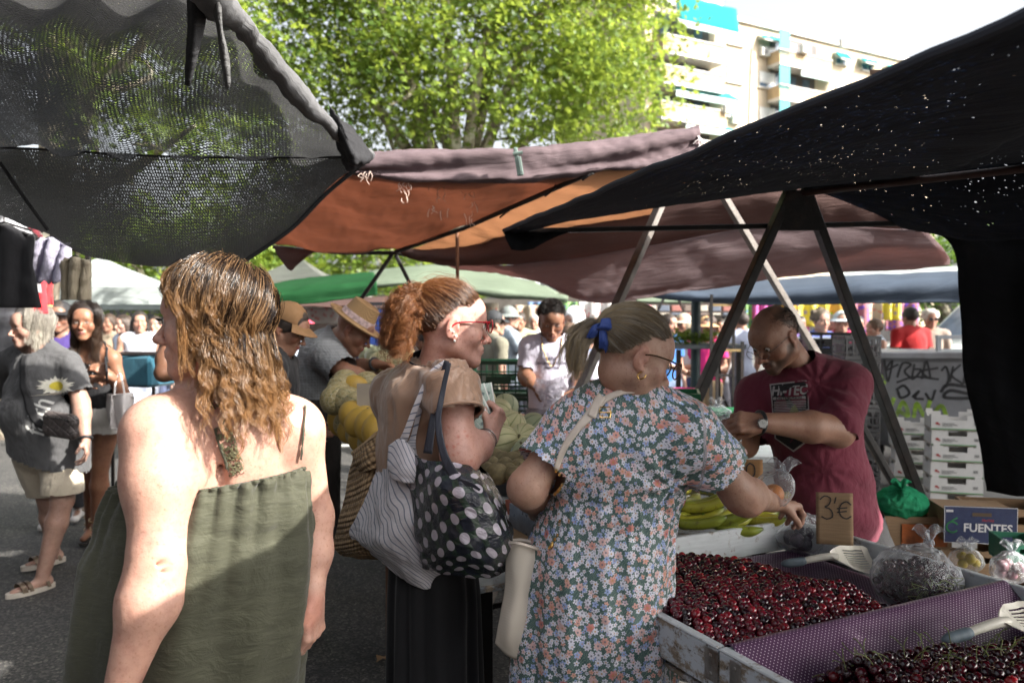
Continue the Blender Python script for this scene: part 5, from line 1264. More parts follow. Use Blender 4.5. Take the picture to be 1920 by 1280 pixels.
 lens=bpy.data.materials.new('lens');lens.use_nodes=True;nt=lens.node_tree;nt.nodes.clear();oo=nt.nodes.new('ShaderNodeOutputMaterial');mx=nt.nodes.new('ShaderNodeMixShader');tb=nt.nodes.new('ShaderNodeBsdfTransparent');gb=nt.nodes.new('ShaderNodeBsdfGlossy');gb.inputs['Roughness'].default_value=.04;mx.inputs[0].default_value=.14
 nt.links.new(tb.outputs[0],mx.inputs[1]);nt.links.new(gb.outputs[0],mx.inputs[2]);nt.links.new(mx.outputs[0],oo.inputs[0])
 for s in(-1,1):
  ring=[L(s*.034+.025*math.cos(a),.107-.4*(abs(s*.034+.025*math.cos(a))**2),.004+.019*math.sin(a)*(1 if math.sin(a)<0 else .85))for a in np.linspace(0,2*math.pi,24,endpoint=False)]
  mk('lens',ring+[L(s*.034,.1085,.003)],[(i,(i+1)%24,24)for i in range(24)],lens,gf)
 for(y,z,r_)in((-.002,-.044,.0042),(.0,-.030,.0024),(-.006,-.020,.0022),(-.016,-.013,.002)):
  m=MB();m.lathe([(r_*math.sin(a),-r_*math.cos(a))for a in np.linspace(0,math.pi,9)],L(.0855,y-.004,z),None,12);m.build('earring',M('pearl',(.75,.72,.68),.12,.03,40,0,spec=.9),t,smooth=True)
 tie=nrm(V(0,-.80,.46));HB_=hair_mat('copper_hair',(.065,.022,.008),(.28,.105,.036),.3,(.44,.21,.08));scalp(S,H,HR,M('hair_under_red',(.06,.022,.010),.5),t,fr=.33,side=.12,infl=.002)
 g_,r=flow_tie(2600,tie,21,thick_=.009,fr=.33,side=.06,back=-.62);st=strands_from(g_,4,r,.0022,.8,.0012,.05);hair_obj('hair',toW(st,H,HR),HB_,t,.00042,.9)
 tp=SC+tie*SR*1.06;r=np.random.default_rng(8);nC,K=300,60;dn=HR.T@V(0,0,-1);cl=np.zeros((nC,K,3));tt=np.linspace(0,1,K)
 out=r.normal(size=(nC,3))*V(1,.55,.8)+V(0,-.75,.15);out/=np.linalg.norm(out,axis=1)[:,None];Ln=r.uniform(.085,.185,nC);R0=r.uniform(.026,.070,nC)
 base=tp[None,None]+out[:,None]*(R0[:,None]*np.sin(np.clip(tt*2.2,0,1.57))[None])[...,None]+(dn*.92+V(0,-.26,0))[None,None]*(Ln[:,None]*tt[None]**1.25)[...,None]
 ph=r.uniform(0,6.28,(nC,1));la=r.uniform(.026,.060,(nC,1));am=r.uniform(.006,.016,(nC,1))*np.clip(tt*4,0,1)[None];an=tt[None]*Ln[:,None]*1.3/la*6.28+ph
 c1=r.normal(size=(nC,1,3));c1/=np.linalg.norm(c1,axis=2)[...,None];c2=np.cross(c1,r.normal(size=(nC,1,3)));c2/=np.linalg.norm(c2,axis=2)[...,None]
 base=base+c1*(am*np.sin(an))[...,None]+c2*(am*np.cos(an))[...,None]
 st=strands_from(base,34,r,.0042,.9,.0016,.3);st=push_out(toW(st,H,HR),S,.004,1);hair_obj('ponytail',st,HB_,t,.0004,.5)
 gr,r=flow_tie(160,tie,26,thick_=.02,fr=.40,side=.0,back=-.72);fz=strands_from(gr,2,r,.004,1.4,.006,.6);hair_obj('flyaway_hair',toW(fz,H,HR),HB_,t,.00025,.4)
 m=MB();fr=frame_along(tie);ring=[tp+fr[:,0]*.017*math.cos(a)+fr[:,1]*.017*math.sin(a)for a in np.linspace(0,6.28,20,endpoint=False)];m.tube([H+HR@q_ for q_ in ring],.005,8,closed=True)
 for i in range(9):a=i*.7;m.lathe([(.0045*math.sin(b),-.0045*math.cos(b))for b in np.linspace(0,math.pi,6)],H+HR@(tp+fr[:,0]*.019*math.cos(a)+fr[:,1]*.019*math.sin(a)+tie*.005),None,8)
 m.build('hair_tie',M('silver_tie',(.6,.6,.6),.3,.1,60,metal=.6),t,smooth=True)
 fr=frame_along(J['wR']-P(893,838,2.15));m=MB()
 for k_ in(0,.012):m.tube([P(908,826,2.19)+fr[:,2]*k_+fr[:,0]*.031*math.cos(a)+fr[:,1]*.031*math.sin(a)for a in np.linspace(0,6.28,30,endpoint=False)],.0022,6,closed=True)
 m.build('bracelet',M('bracelet_metal',(.35,.33,.32),.3,.4,200,metal=.8),t,smooth=True)
 hp=P(925,800,2.24)
 for i in range(5):
  a=1.75+.16*i;d=V(math.cos(a)*.9,.05,math.sin(a));d=nrm(d);s_=nrm(np.cross(d,V(.3,-1,.2)));rows=[]
  for j in range(8):
   u=j/7;c_=hp+V(-.012,-.012-.002*i,-.012)+d*(.135*u)+V(.0,.010*math.sin(u*3+i),0)
   rows.append([c_+s_*w_+V(0,.004*math.sin(w_*80+i),0)for w_ in(-.031,-.01,.01,.031)])
  v=np.array(rows).reshape(-1,3);f=gridf(4,8);uv=np.array([(x/3,y/7)for y in range(8)for x in range(4)])
  v2,f2=thick(v,f,.0004);tag(mk('banknote',v2,f2,NOTE,None,uv=np.concatenate([uv,uv])),'green-grey banknote fanned out in the red-haired woman\'s right fist','banknote','banknotes in the fan')
 return bv,cb
def note_mat():
 g=G('banknote_print');uv=g.co('UV');w=g.n('TexWave',{'Vector':uv,'Scale':6.,'Distortion':6.,'Detail':3.});v=g.vor(g.mp(uv,(2,5,1)),2.)
 s=g.n('SeparateXYZ',{0:uv});sp=g.t.nodes[-1]
 c=g.mix(g.ramp(w,[(.35,0),(.6,1)]),(.62,.66,.60),(.20,.34,.30));c=g.mix(g.ramp(v,[(.3,.75),(.42,0)]),c,(.08,.12,.13))
 b=g.ma('GREATER_THAN',g.ma('ABSOLUTE',g.ma('SUBTRACT',sp.outputs[0],.5)),.43);c=g.mix(b,c,(.70,.72,.68));g.bsdf(c,.75);return g.m
NOTE=note_mat();LENS=None
w2()
# ================================================================ blonde woman in the floral dress
def floral():
 g=G('floral_print');uv=g.co('UV')
 def layer(sc,seed,petals,R0,amp,cover,dist=0):
  u=g.mp(uv,(sc,sc,1),(0,0,seed),(seed*3.1,seed*1.7,0));o=g.t.nodes.new('ShaderNodeTexVoronoi');o.voronoi_dimensions='2D';g.t.links.new(u,o.inputs['Vector']);o.inputs['Scale'].default_value=1;o.inputs['Randomness'].default_value=.85
  dv=g.n('VectorMath',{0:u,1:o.outputs['Position']},operation='SUBTRACT');s=g.t.nodes.new('ShaderNodeSeparateXYZ');g.t.links.new(dv,s.inputs[0]);sc_=g.t.nodes.new('ShaderNodeSeparateColor');g.t.links.new(o.outputs['Color'],sc_.inputs[0])
  an=g.ma('ARCTAN2',s.outputs[1],s.outputs[0]);pet=g.ma('ABSOLUTE',g.ma('SINE',g.ma('ADD',g.ma('MULTIPLY',an,petals/2),g.ma('MULTIPLY',sc_.outputs[0],9.))))
  sz=g.ma('MULTIPLY',g.ma('ADD',.72,g.ma('MULTIPLY',sc_.outputs[1],.4)),g.ma('ADD',R0,g.ma('MULTIPLY',pet,amp)));m=g.ma('LESS_THAN',o.outputs['Distance'],sz);m=g.ma('MULTIPLY',m,g.ma('LESS_THAN',sc_.outputs[2],cover))
  return m,o.outputs['Distance'],sc_.outputs[0],sc_.outputs[1],pet
 base=g.ramp(g.noise(uv,60,3),[(.35,(.05,.11,.11)),(.65,(.09,.16,.155))])
 lf=g.ramp(g.n('TexWave',{'Vector':g.mp(uv,(1,1,1),(0,0,.6)),'Scale':60.,'Distortion':14.,'Detail':2.}),[(.80,0),(.9,.8)]);base=g.mix(lf,base,(.22,.30,.24))
 for(sc,seed,pt,R0,amp,cov,cols)in[(62,5.3,5,.20,.20,.8,[(0,(.28,.42,.78)),(.25,(.76,.80,.92)),(.66,(.76,.78,.90)),(.84,(.74,.36,.27))]),(52,1.3,5,.20,.25,.82,[(0,(.74,.76,.88)),(.52,(.78,.62,.68)),(.72,(.30,.44,.80)),(.93,(.70,.32,.24))]),(40,2.7,7,.26,.18,.62,[(0,(.78,.79,.90)),(.58,(.70,.30,.22)),(.76,(.76,.48,.45)),(.9,(.64,.16,.12))])]:
  m,d,r1,r2,pet=layer(sc,seed,pt,R0,amp,cov);c=g.ramp(r2,cols,'CONSTANT')
  c=g.mix(g.ramp(d,[(.0,.0),(.35,.45)]),c,g.mix(.6,c,(.75,.70,.74)));c=g.mix(g.ramp(d,[(.07,.85),(.13,0)]),c,g.ramp(r1,[(0,(.55,.32,.12)),(.5,(.12,.14,.2))],'CONSTANT'));base=g.mix(m,base,c)
 nb=g.bump(g.noise(g.mp(g.co(),(1,1,.4)),11,4,.6,dist=1.),.4,.03)
 p=g.bsdf(base,.65,g.bump(g.noise(uv,900,1),.1,.0006,nb),link=False,Sheen_Weight=.15);g.fin(g.n('MixShader',{0:.12,1:p,2:g.n('BsdfTranslucent',{0:base})}));return g.m
def w3():
 t=thing('person',P(1120,1250,2.12)*V(1,1,0),'blonde woman in a floral dress with a blue hair bow, reaching over the bananas','person')
 HR=rotm((.90,.27,-.34),-.04);H=P(1188,664,2.08);J=mkJ(.2,2.1,-.35,1.6)
 J.update(hd=H,nk=P(1192,752,2.13),sL=P(1062,812,2.10),sR=P(1300,822,2.04),eL=P(988,912,2.04),wL=P(1012,962,2.42),eR=P(1386,922,2.10),wR=P(1450,942,2.30),pel=P(1125,1110,2.13),fwd=nrm(V(.3,.95,0)))
 S=SDF();head(S,H,HR,nose=.8,jaw=1.0,fat=.7,nk=J['nk'],nr=.054);S.el(H+HR@V(0,.035,-.108),V(.045,.05,.022),HR,.03)
 W=[(P(1178,830,2.13),.125),(P(1160,880,2.13),.150),(P(1154,930,2.13),.145),(P(1138,1000,2.13),.155),(P(1124,1050,2.13),.17),(P(1115,1100,2.13),.178),(P(1110,1200,2.14),.17)]
 chain(S,W,.05,1.3);S.rc(P(1085,800,2.11),P(1280,808,2.08),.055,.055,.05);S.rc(J['nk']+V(0,0,.02),P(1100,795,2.11),.045,.05,.05);S.rc(J['nk']+V(0,0,.02),P(1270,800,2.08),.045,.05,.05)
 for sd,r in(('L',(.050,.042,.040,.028)),('R',(.052,.044,.043,.027))):arm(S,J,sd,r,k=.035)
 S.el(P(1402,945,2.11),V(.036,.030,.030),None,.04);S.el(P(990,924,2.04),V(.036,.036,.030),None,.04)
 hand(S,J['wR'],V(.30,.22,-.06),V(-.1,.1,-1),1,.75,thumb=.7,sc=.95);hand(S,J['wL'],V(.5,.7,-.1),V(0,0,-1),1,.5)
 sk=(.40,.245,.18);q=head_paint(H,HR,sk,lips=(.36,.16,.14),brow=(.2,.14,.09),blush=.25)
 rr=np.random.default_rng(6)
 for i in range(14):q.append((H+HR@V(.06+rr.uniform(-.01,.01),rr.uniform(.0,.07),rr.uniform(-.10,-.02)),V(.02,.003,.003)*rr.uniform(.6,1.4),np.array(sk)*V(.72,.62,.6),1.,HR))
 o,bv=body('body',S,.011,[(P(1395,920,2.1),.16,.0055),(P(1000,900,2.05),.12,.0055),(H,.145,.0026),(P(1470,945,2.34),.085,.003)],t,sk,q);eyes(H,HR,t,(.06,.05,.04))
 C=SDF();rg=[(830,1035,1305,0),(880,1032,1290,0),(930,1040,1272,0),(1000,1012,1264,0),(1050,986,1258,0),(1100,974,1258,0),(1200,961,1262,0),(1290,956,1266,0),(1420,945,1275,0),(1560,940,1280,0)]
 ch=[(P((l+r)/2,y,2.13),(r-l)/2/F*2.13-.006)for y,l,r,_ in rg];chain(C,ch,.03,1.28);nc=len(C.pr)
 C.rc(P(1085,802,2.11),P(1282,808,2.08),.072,.072,.05);C.rc(J['nk']+V(0,0,.0),P(1090,800,2.11),.062,.066,.05);C.rc(J['nk']+V(0,0,.0),P(1280,805,2.08),.062,.066,.05)
 eS=J['sR']+(J['eR']-J['sR'])*.55;C.rc(J['sR'],eS,.076,.084,.04);eL_=J['sL']+(J['eL']-J['sL'])*.62;C.rc(J['sL'],eL_,.070,.074,.04)
 for sx in(1105,1235):C.el(P(sx,850,2.03),(.06,.03,.08),None,.06)
 def folds(v,n):
  z=v[:,2];s=np.clip((1.22-z)*1.6,0,1);a=np.arctan2(v[:,1]-2.13,v[:,0]-.22)
  d=v-P(1262,910,2.0);r=np.linalg.norm(d,axis=1);k=np.exp(-r/.10)
  w=P(0,945,2.1)[2];wl=np.exp(-((z-w-.02*np.sin(v[:,0]*9))/.006)**2)
  return n*(.008*s*np.sin(a*9+np.sin(a*4)+z*3)+.004*s*np.sin(a*19+z*4)+.012*k*np.sin(np.arctan2(d[:,2],d[:,0])*8+r*20)*np.clip(r*30,0,1)-.004*wl+.005*np.exp(-np.abs(z-w+.03)/.03)*np.sin(a*40))[:,None]
 uvf=lambda v:np.stack([np.where((v[:,2]>1.0)&(v[:,0]>.48),v[:,0]*.8+(v[:,1]-2.1)*.5,np.arctan2(v[:,1]-2.13-.25,v[:,0]-.22)*.36*1.15),v[:,2]],1)
 dr,db,_=cloth('dress',C,.0085,floral(),t,[(eS,nrm(J['eR']-J['sR']),.13),(eL_,nrm(J['eL']-J['sL']),.105)],[(J['nk']+V(0,0,.07)+V(.03,.02,0),(.092,.09,.075))],.004,9,6,extra=folds,uvf=uvf,ncore=nc,coret=.036)
 tie=nrm(V(0,-.96,-.02));HB_=hair_mat('grey_blonde_hair',(.20,.15,.095),(.44,.34,.20),.32,(.42,.38,.33));scalp(S,H,HR,M('hair_under_blonde',(.17,.125,.08),.5,.3,60),t,fr=.34,side=.1,back=-.66,infl=.002)
 g_,r=flow_tie(3000,tie,31,thick_=.010,fr=.34,side=.06,back=-.66);st=strands_from(g_,4,r,.0018,.8,.0006,.04);hair_obj('hair',toW(st,H,HR),HB_,t,.00042,.9)
 tp=SC+tie*SR*1.05;r=np.random.default_rng(9);nC,K=90,24;tt=np.linspace(0,1,K);dn=HR.T@V(-.12,0,-1)
 off=r.normal(size=(nC,1,3))*.007;sp=r.normal(size=(nC,1,3))*.011;base=tp+off+sp*np.sin(np.clip(tt*2,0,1.9))[None,:,None]+(V(0,-1,0)*.058)[None,None]*np.sin(np.clip(tt*2.2,0,1.57))[None,:,None]+dn[None,None]*(r.uniform(.10,.145,(nC,1))*tt[None]**1.3)[...,None]-sp*(tt**2)[None,:,None]*.3
 st=strands_from(base,34,r,.0035,.9,.0006,.25);hair_obj('ponytail',toW(st,H,HR),HB_,t,.0004,.5)
 BLUE=fabric('blue_satin',(.018,.045,.20),rough=.45,fold=.3,fsc=30);L=lambda x,y,z:H+HR@(tp+V(x*1.0+.012,y*.68+.008,z*.74+.004))
 v,f,uv=patch([[L(.014,.022,.022),L(.022,.0,.034),L(.022,-.035,.022)],[L(.030,.026,-.002),L(.036,-.005,.004),L(.034,-.040,-.006)],[L(.016,.014,-.020),L(.024,-.008,-.010),L(.022,-.046,-.018)]],16,16,True);b=mk('hair_bow',*thick(v,f,-.003),BLUE,t)
 v,f,uv=patch([[L(.018,.015,-.012),L(.026,-.01,-.012),L(.022,-.03,-.012)],[L(.026,.024,-.050),L(.034,.0,-.045),L(.028,-.018,-.05)],[L(.018,.028,-.082),L(.024,.012,-.070),L(.020,-.004,-.074)]],14,16,True);mk('bow_tail',*thick(v,f,-.003),BLUE,b)
 v,f,uv=patch([[L(.014,-.03,.012),L(.020,-.045,.0),L(.018,-.055,-.012)],[L(.020,-.028,-.02),L(.026,-.05,-.026),L(.020,-.062,-.034)],[L(.012,-.022,-.036),L(.018,-.045,-.05),L(.014,-.064,-.056)]],14,12,True);mk('bow_loop',*thick(v,f,-.003),BLUE,b)
 Lh=lambda x,y,z:H+HR@V(x,y,z);m=MB();TORT=M('tortoise_frame',(.05,.028,.015),.2,.6,140,0,coat=.5)
 for s in(-1,1):
  m.tube([Lh(s*.034+.025*math.cos(a),.120-6*abs(s*.034+.025*math.cos(a))**2.4,-.004+.022*math.sin(a))for a in np.linspace(0,6.28,28,endpoint=False)],.0021,6,closed=True)
  m.tube(crom([Lh(s*.060,.108,.010),Lh(s*.073,.07,.012),Lh(s*.079,.02,.010),Lh(s*.080,-.006,.003)],12),.0021,6)
 m.tube(crom([Lh(-.010,.120,.002),Lh(0,.123,.006),Lh(.010,.120,.002)],6),.0018,6);gf=m.build('glasses',TORT,t,smooth=True);lens=bpy.data.materials['lens']
 for s in(-1,1):mk('lens',[Lh(s*.034+.0245*math.cos(a),.119-6*abs(s*.034+.0245*math.cos(a))**2.4,-.004+.0215*math.sin(a))for a in np.linspace(0,6.28,24,endpoint=False)],[tuple(range(24))],lens,gf)
 m=MB();m.tube(crom([Lh(.087,-.004,-.040),Lh(.089,-.012,-.052),Lh(.089,-.004,-.060),Lh(.088,.008,-.052),Lh(.087,.010,-.044)],20),.0019,8);m.build('earring',M('gold',(.75,.48,.16),.22,.1,60,0,metal=1.),t,smooth=True)
 LEA=M('cream_leather',(.62,.54,.46),.5,.06,20,.15,200);bgd=thing('shoulder_bag',P(965,1120,2.02),'cream shoulder bag hanging at the hip of the blonde woman in the floral dress','handbag')
 def q_(x,y):return P(x,y,1.95)
 ribbon('strap',[q_(1206,737),q_(1172,742),q_(1140,756),q_(1118,775),q_(1088,806),q_(1062,842),q_(1046,880),q_(1034,910)],[.012,.013,.014,.024,.017,.016,.014,.012],LEA,bgd,db,.004,.003,60,5,snap='ray')
 ribbon('strap',[q_(1136,748),q_(1124,764),q_(1112,786)],.020,LEA,bgd,db,.009,.003,14,5,snap='ray')
 h=db.find_nearest(Vector(q_(1135,760)));c0=np.array(h[0])+np.array(h[1])*.010;fr=frame_along(np.array(h[1]));m=MB();m.tube([c0+fr[:,0]*x+fr[:,1]*y for x,y in((-.012,-.014),(.012,-.014),(.014,0),(.012,.014),(-.012,.014),(-.014,0))],.0018,6,closed=True);m.tube([c0-fr[:,0]*.012,c0+fr[:,0]*.012],.0015,6);m.build('buckle',bpy.data.materials['gold'],bgd,smooth=True)
 cp=crom([q_(1034,910),q_(1028,945),q_(1018,980),q_(1004,1015),q_(990,1030)],60);m=MB()
 for i,c in enumerate(cp):
  h=db.find_nearest(Vector(c),.2);c=np.array(h[0])+np.array(h[1])*.005 if h[0]else c;t1=nrm(cp[min(i+1,59)]-cp[max(i-1,0)]);sd_=nrm(np.cross(t1,V(0,-1,0)))if i%2 else V(0,-1,0)
  m.tube([c+t1*.0042*math.cos(a)+sd_*.0028*math.sin(a)for a in np.linspace(0,6.28,8,endpoint=False)],.0009,4,closed=True)
 m.build('chain',bpy.data.materials['gold'],bgd,smooth=True)['kind']='stuff'
 rows=[[(950,1016,2.07),(975,1018,2.06),(1003,1026,2.07),(1035,1035,2.09)],[(948,1040,2.07),(972,1045,2.055),(1000,1052,2.06),(1036,1060,2.09)],[(944,1110,2.07),(966,1118,2.045),(994,1122,2.055),(1036,1125,2.09)],[(932,1180,2.07),(956,1188,2.045),(985,1190,2.055),(1030,1190,2.09)],[(928,1205,2.08),(948,1226,2.07),(975,1236,2.07),(1028,1238,2.09)]]
 v,f,uv=patch(rows,30,30);v+=vnormals(v,f)*(noise3(v,9,8)[:,None]*.006);v2,f2=thick(v,f,-.018)
 g=G('cream_grained');o_=g.co();w=g.n('TexWave',{'Vector':o_,'Scale':75.,'Distortion':.6},bands_direction='DIAGONAL');g.bsdf((.60,.54,.46),.55,g.bump(w,.15,.0008));mk('bag_body',v2,f2,g.m,bgd)
 m=MB();m.tube(crom([P(952,1017,2.055),P(975,1019,2.035),P(1003,1027,2.055),P(1035,1036,2.115)],14),.005,6);m.tube(crom([P(952,1014,2.1),P(978,1012,2.1),P(1008,1019,2.1),P(1035,1030,2.13)],14),.005,6);m.build('rim',LEA,bgd,smooth=True)
 return db
w3()
# ================================================================ stallholder in the maroon t-shirt
def logo_frame(c,n,up=V(0,0,1),roll=0.):
 n=nrm(n);x=nrm(np.cross(up,n));y=np.cross(n,x);return np.stack([x*math.cos(roll)+y*math.sin(roll),y*math.cos(roll)-x*math.sin(roll),n],1)
def p4():
 t=thing('person',P(1540,1240,3.15)*V(1,1,0),'balding man with glasses in a maroon t-shirt, looking down behind the cherry stall','person')
 HR=rotm((-.76,-.44,-.48),-.05);H=P(1453,634,3.12);J=mkJ(1.2,3.2,2.4,1.72)
 J.update(hd=H,nk=P(1502,700,3.2),sL=P(1588,722,3.13),sR=P(1420,742,3.28),eL=P(1572,805,2.98),wL=P(1432,792,2.86),eR=P(1398,835,3.2),wR=P(1372,808,2.98),pel=P(1580,985,3.2),fwd=nrm(V(-.6,-.8,0)))
 S=SDF();head(S,H,HR,nose=1.2,jaw=1.08,fat=.5,sc=1.02,nk=J['nk'],nr=.062)
 S.rc(J['sL'],J['sR'],.06,.06,.06);chain(S,[(P(1515,770,3.2),.15),(P(1535,880,3.2),.155),(P(1572,975,3.22),.12)],.05,1.3)
 S.el(J['sL'],.065,None,.04);S.rc(J['sL'],J['eL'],.062,.056,.04);S.el(P(1574,815,2.98),.045,None,.03);S.rc(J['eL'],P(1520,800,2.92),.056,.056,.03);S.rc(P(1520,800,2.92),J['wL'],.055,.035,.03)
 S.rc(J['sR'],J['eR'],.056,.045,.04);S.rc(J['eR'],J['wR'],.046,.033,.03)
 hand(S,J['wL'],V(-.95,-.15,.05),V(-.2,.9,-.45),-1,1.15,thumb=.8,sc=1.06);hand(S,J['wR'],V(-.45,-.6,.35),V(.5,.2,-.8),1,1.2,thumb=.8,sc=1.06)
 sk=(.34,.19,.13);stb=(.12,.075,.055);q=head_paint(H,HR,sk,1.02,lips=(.27,.12,.10),brow=(.022,.015,.012),beard=stb)
 def cap(v,col):
  d=((v-H)@HR/1.02-SC)/SR;l=np.linalg.norm(d,axis=1);d=d/l[:,None];a=np.arctan2(np.abs(d[:,0]),d[:,1])
  hl=np.interp(a,[0,.9,1.2,1.5,1.9,2.2,3.15],[2,2,.62,.15,-.25,-.55,-.62]);m=np.clip((d[:,2]-hl)*5,0,1)*(l<1.12)*(1-.75*np.clip((d[:,2]-.72)*5,0,1)*(d[:,1]>-.5))
  return col*(1-m[:,None]*.75)+np.array((.035,.028,.024))*m[:,None]*.75
 o,bv=body('body',S,.010,[(H,.145,.0032),(P(1385,795,2.88),.09,.004)],t,sk,q,cap);eyes(H,HR,t,(.04,.02,.012),1.02,gaze=(0,-.3))
 hs,r=hair_short(2600,41,.006,4,.6,fr=.9,side=.1,back=-.62);k=~((hs[:,0,2]>.095)&(hs[:,0,1]>-.07))&(hs[:,0,1]<.03);hair_obj('short_hair',toW(hs[k],H,HR,1.02),hair_mat('buzz_hair',(.03,.025,.022),(.06,.05,.045),.5),t,.0005,.5)
 C=SDF();R=rotm(J['fwd']);ch=[(P(1512,735,3.2),.165),(P(1528,800,3.2),.175),(P(1540,880,3.2),.172),(P(1560,955,3.21),.168),(P(1572,1005,3.22),.168)]
 chain(C,ch,.05,1.12);nc=len(C.pr);C.rc(J['sL'],J['sR'],.078,.076,.06);C.rc(J['nk']-V(0,0,.01),J['sL'],.07,.07,.05);C.rc(J['nk']-V(0,0,.01),J['sR'],.07,.07,.05)
 e1=J['sL']+(J['eL']-J['sL'])*.9;C.rc(J['sL'],e1,.084,.084,.04);e2=J['sR']+(J['eR']-J['sR'])*.85;C.rc(J['sR'],e2,.075,.078,.04)
 def folds(v,n):
  d=v-P(1545,880,3.05);r=np.linalg.norm(d,axis=1);d2=v-P(1530,720,3.05);r2=np.linalg.norm(d2,axis=1)
  return n*(.003*np.exp(-r/.2)*np.sin(np.arctan2(d[:,2],d[:,0])*10+r*16)+.006*np.sin(v[:,0]*14+v[:,2]*26+2*np.sin(v[:,2]*8))*np.clip((1.35-v[:,2])*4,0,1)+.006*np.exp(-r2/.2)*np.sin(np.arctan2(d2[:,2],d2[:,0])*11))[:,None]
 MAR=fabric('maroon_jersey',(.165,.030,.052),fold=.35,fsc=12,var=.15);cl,cb,_=cloth('tshirt',C,.008,MAR,t,[(e1+V(-.01,-.02,-.03),nrm(V(-.35,-.35,-1)),.16),(e2,nrm(J['eR']-J['sR']),.15),(P(1570,1000,3.2),V(-.05,0,-1),2)],[(J['nk']+V(-.035,-.02,.055),(.085,.085,.062))],.004,9,8,extra=folds,ncore=nc)
 fr=frame_along(nrm(V(-.30,-.25,.92)));cN=J['nk']+V(-.03,-.02,.008);ring=[cN+fr[:,0]*.078*math.cos(a)+fr[:,1]*.078*math.sin(a)for a in np.linspace(0,6.28,50,endpoint=False)];v,f=tube_vf(ring,.008,8,False,True);mk('collar_band',v,f,MAR,t)
 DK=M('print_black',(.012,.011,.014),.7,.1,80,0);WT=M('print_white',(.42,.40,.40),.75,.12,150,0);YG=M('print_olive',(.30,.30,.16),.75,.1,100,0)
 a0=P(1484,752,3.0);fr=logo_frame(a0,V(-.25,-.95,.12),roll=.05);s=3.02/F
 def X(px,py):return((px-1484)*s,-(py-752)*s)
 dec=lambda polys,m,nme,off:decal(polys,a0,fr,cb,m,nme,t,off,.02)
 w=3.4*s
 out=[X(1451,716),X(1517,712),X(1519,790),X(1520,822),X(1488,848),X(1456,822)];inn=[X(1453.5,718.5),X(1514.5,714.5),X(1517,790),X(1517.5,820),X(1488,844),X(1458.5,821)]
 dec([out],WT,'print_border',.0012);dec([inn],DK,'print_badge',.0022)
 tx=text_mesh('HI-TEC',.050,.0016,.25,sx=.80);cx_,cy_=X(1484,731);dec([[(x+cx_,y+cy_)for x,y in p]for p in tx],WT,'print_lettering',.0032)
 tx=text_mesh('DISTRIBUTION',.013,.0003,0,sx=1.05);cx_,cy_=X(1484,744.5);dec([rect(X(1456,742)[0],X(0,747)[1],X(1513,742)[0],X(0,742)[1])],WT,'print_bar',.0028);dec([[(x+cx_,y+cy_)for x,y in p]for p in tx],DK,'print_small_lettering',.0034)
 dec([rect(X(1457,0)[0],X(0,y+1.6)[1],X(1513,0)[0],X(0,y)[1])for y in np.arange(750,782,3.2)],WT,'print_rule_lines',.0028)
 dec([[X(1478,782),X(1489,762),X(1494,757),X(1499,770),X(1508,782)],[X(1462,782),X(1470,774),X(1478,782)]],YG,'print_mountain',.0036)
 B=SDF();chain(B,[(P(1585,970,3.22),.145),(P(1610,1060,3.22),.15)],.04,1.2);
 for x in(1575,1640):B.rc(P(x,1050,3.22),P(x,1180,3.2)*V(1,1,0)+V(0,0,.1),.09,.07,.04)
 cloth('trousers',B,.012,bpy.data.materials['black_trousers'],t,[(P(1590,962,3.2),V(0,0,1),2)],(),.005,10,3)
 ax=nrm(J['wL']-P(1520,800,2.92));fr=frame_along(ax);wc=P(1424,792,2.865);m=MB();v,f=tube_vf([wc+fr[:,0]*.039*math.cos(a)+fr[:,1]*.039*math.sin(a)for a in np.linspace(0,6.28,36,endpoint=False)],.0075,8,False,True)
 wt_=mk('watch',v,f,M('black_strap',(.02,.02,.022),.5),t);fn=nrm(V(-.05,-1,.05));c0=wc+fn*.042;fz=frame_along(fn);m=MB();m.lathe([(0,.004),(.0165,.004),(.0185,.002),(.0185,-.006)],c0,fz,28);m.build('watch_case',M('watch_steel',(.45,.45,.44),.25,.1,60,0,metal=.9),wt_,smooth=True)
 m=MB();m.lathe([(0,.0045),(.0145,.0045)],c0,fz,24);m.build('watch_dial',M('dial',(.6,.6,.58),.3,.03,60,0),wt_)
 m=MB();m.beam(c0+fn*.0052,c0+fn*.0052+fz[:,0]*.008+fz[:,1]*.004,.0013,.0006);m.beam(c0+fn*.0052,c0+fn*.0052-fz[:,0]*.003+fz[:,1]*.010,.001,.0006);m.build('watch_hands',M('pen_black',(.01,.01,.01),.5),wt_)
 L=lambda x,y,z:H+HR@(V(x,y,z)*1.02);m=MB()
 for s_ in(-1,1):
  m.tube([L(s_*.033+.023*math.cos(a),.118-5*abs(s_*.033+.023*math.cos(a))**2.3,-.010+.016*math.sin(a))for a in np.linspace(0,6.28,26,endpoint=False)],.0011,6,closed=True)
  m.tube(crom([L(s_*.057,.108,-.004),L(s_*.072,.07,.004),L(s_*.079,.02,.010),L(s_*.080,-.006,.006)],12),.0012,6)
 m.tube(crom([L(-.011,.118,-.006),L(0,.121,-.003),L(.011,.118,-.006)],6),.0011,6);m.build('glasses',M('wire_frame',(.12,.11,.10),.3,.1,60,0,metal=.8),t,smooth=True)
p4()
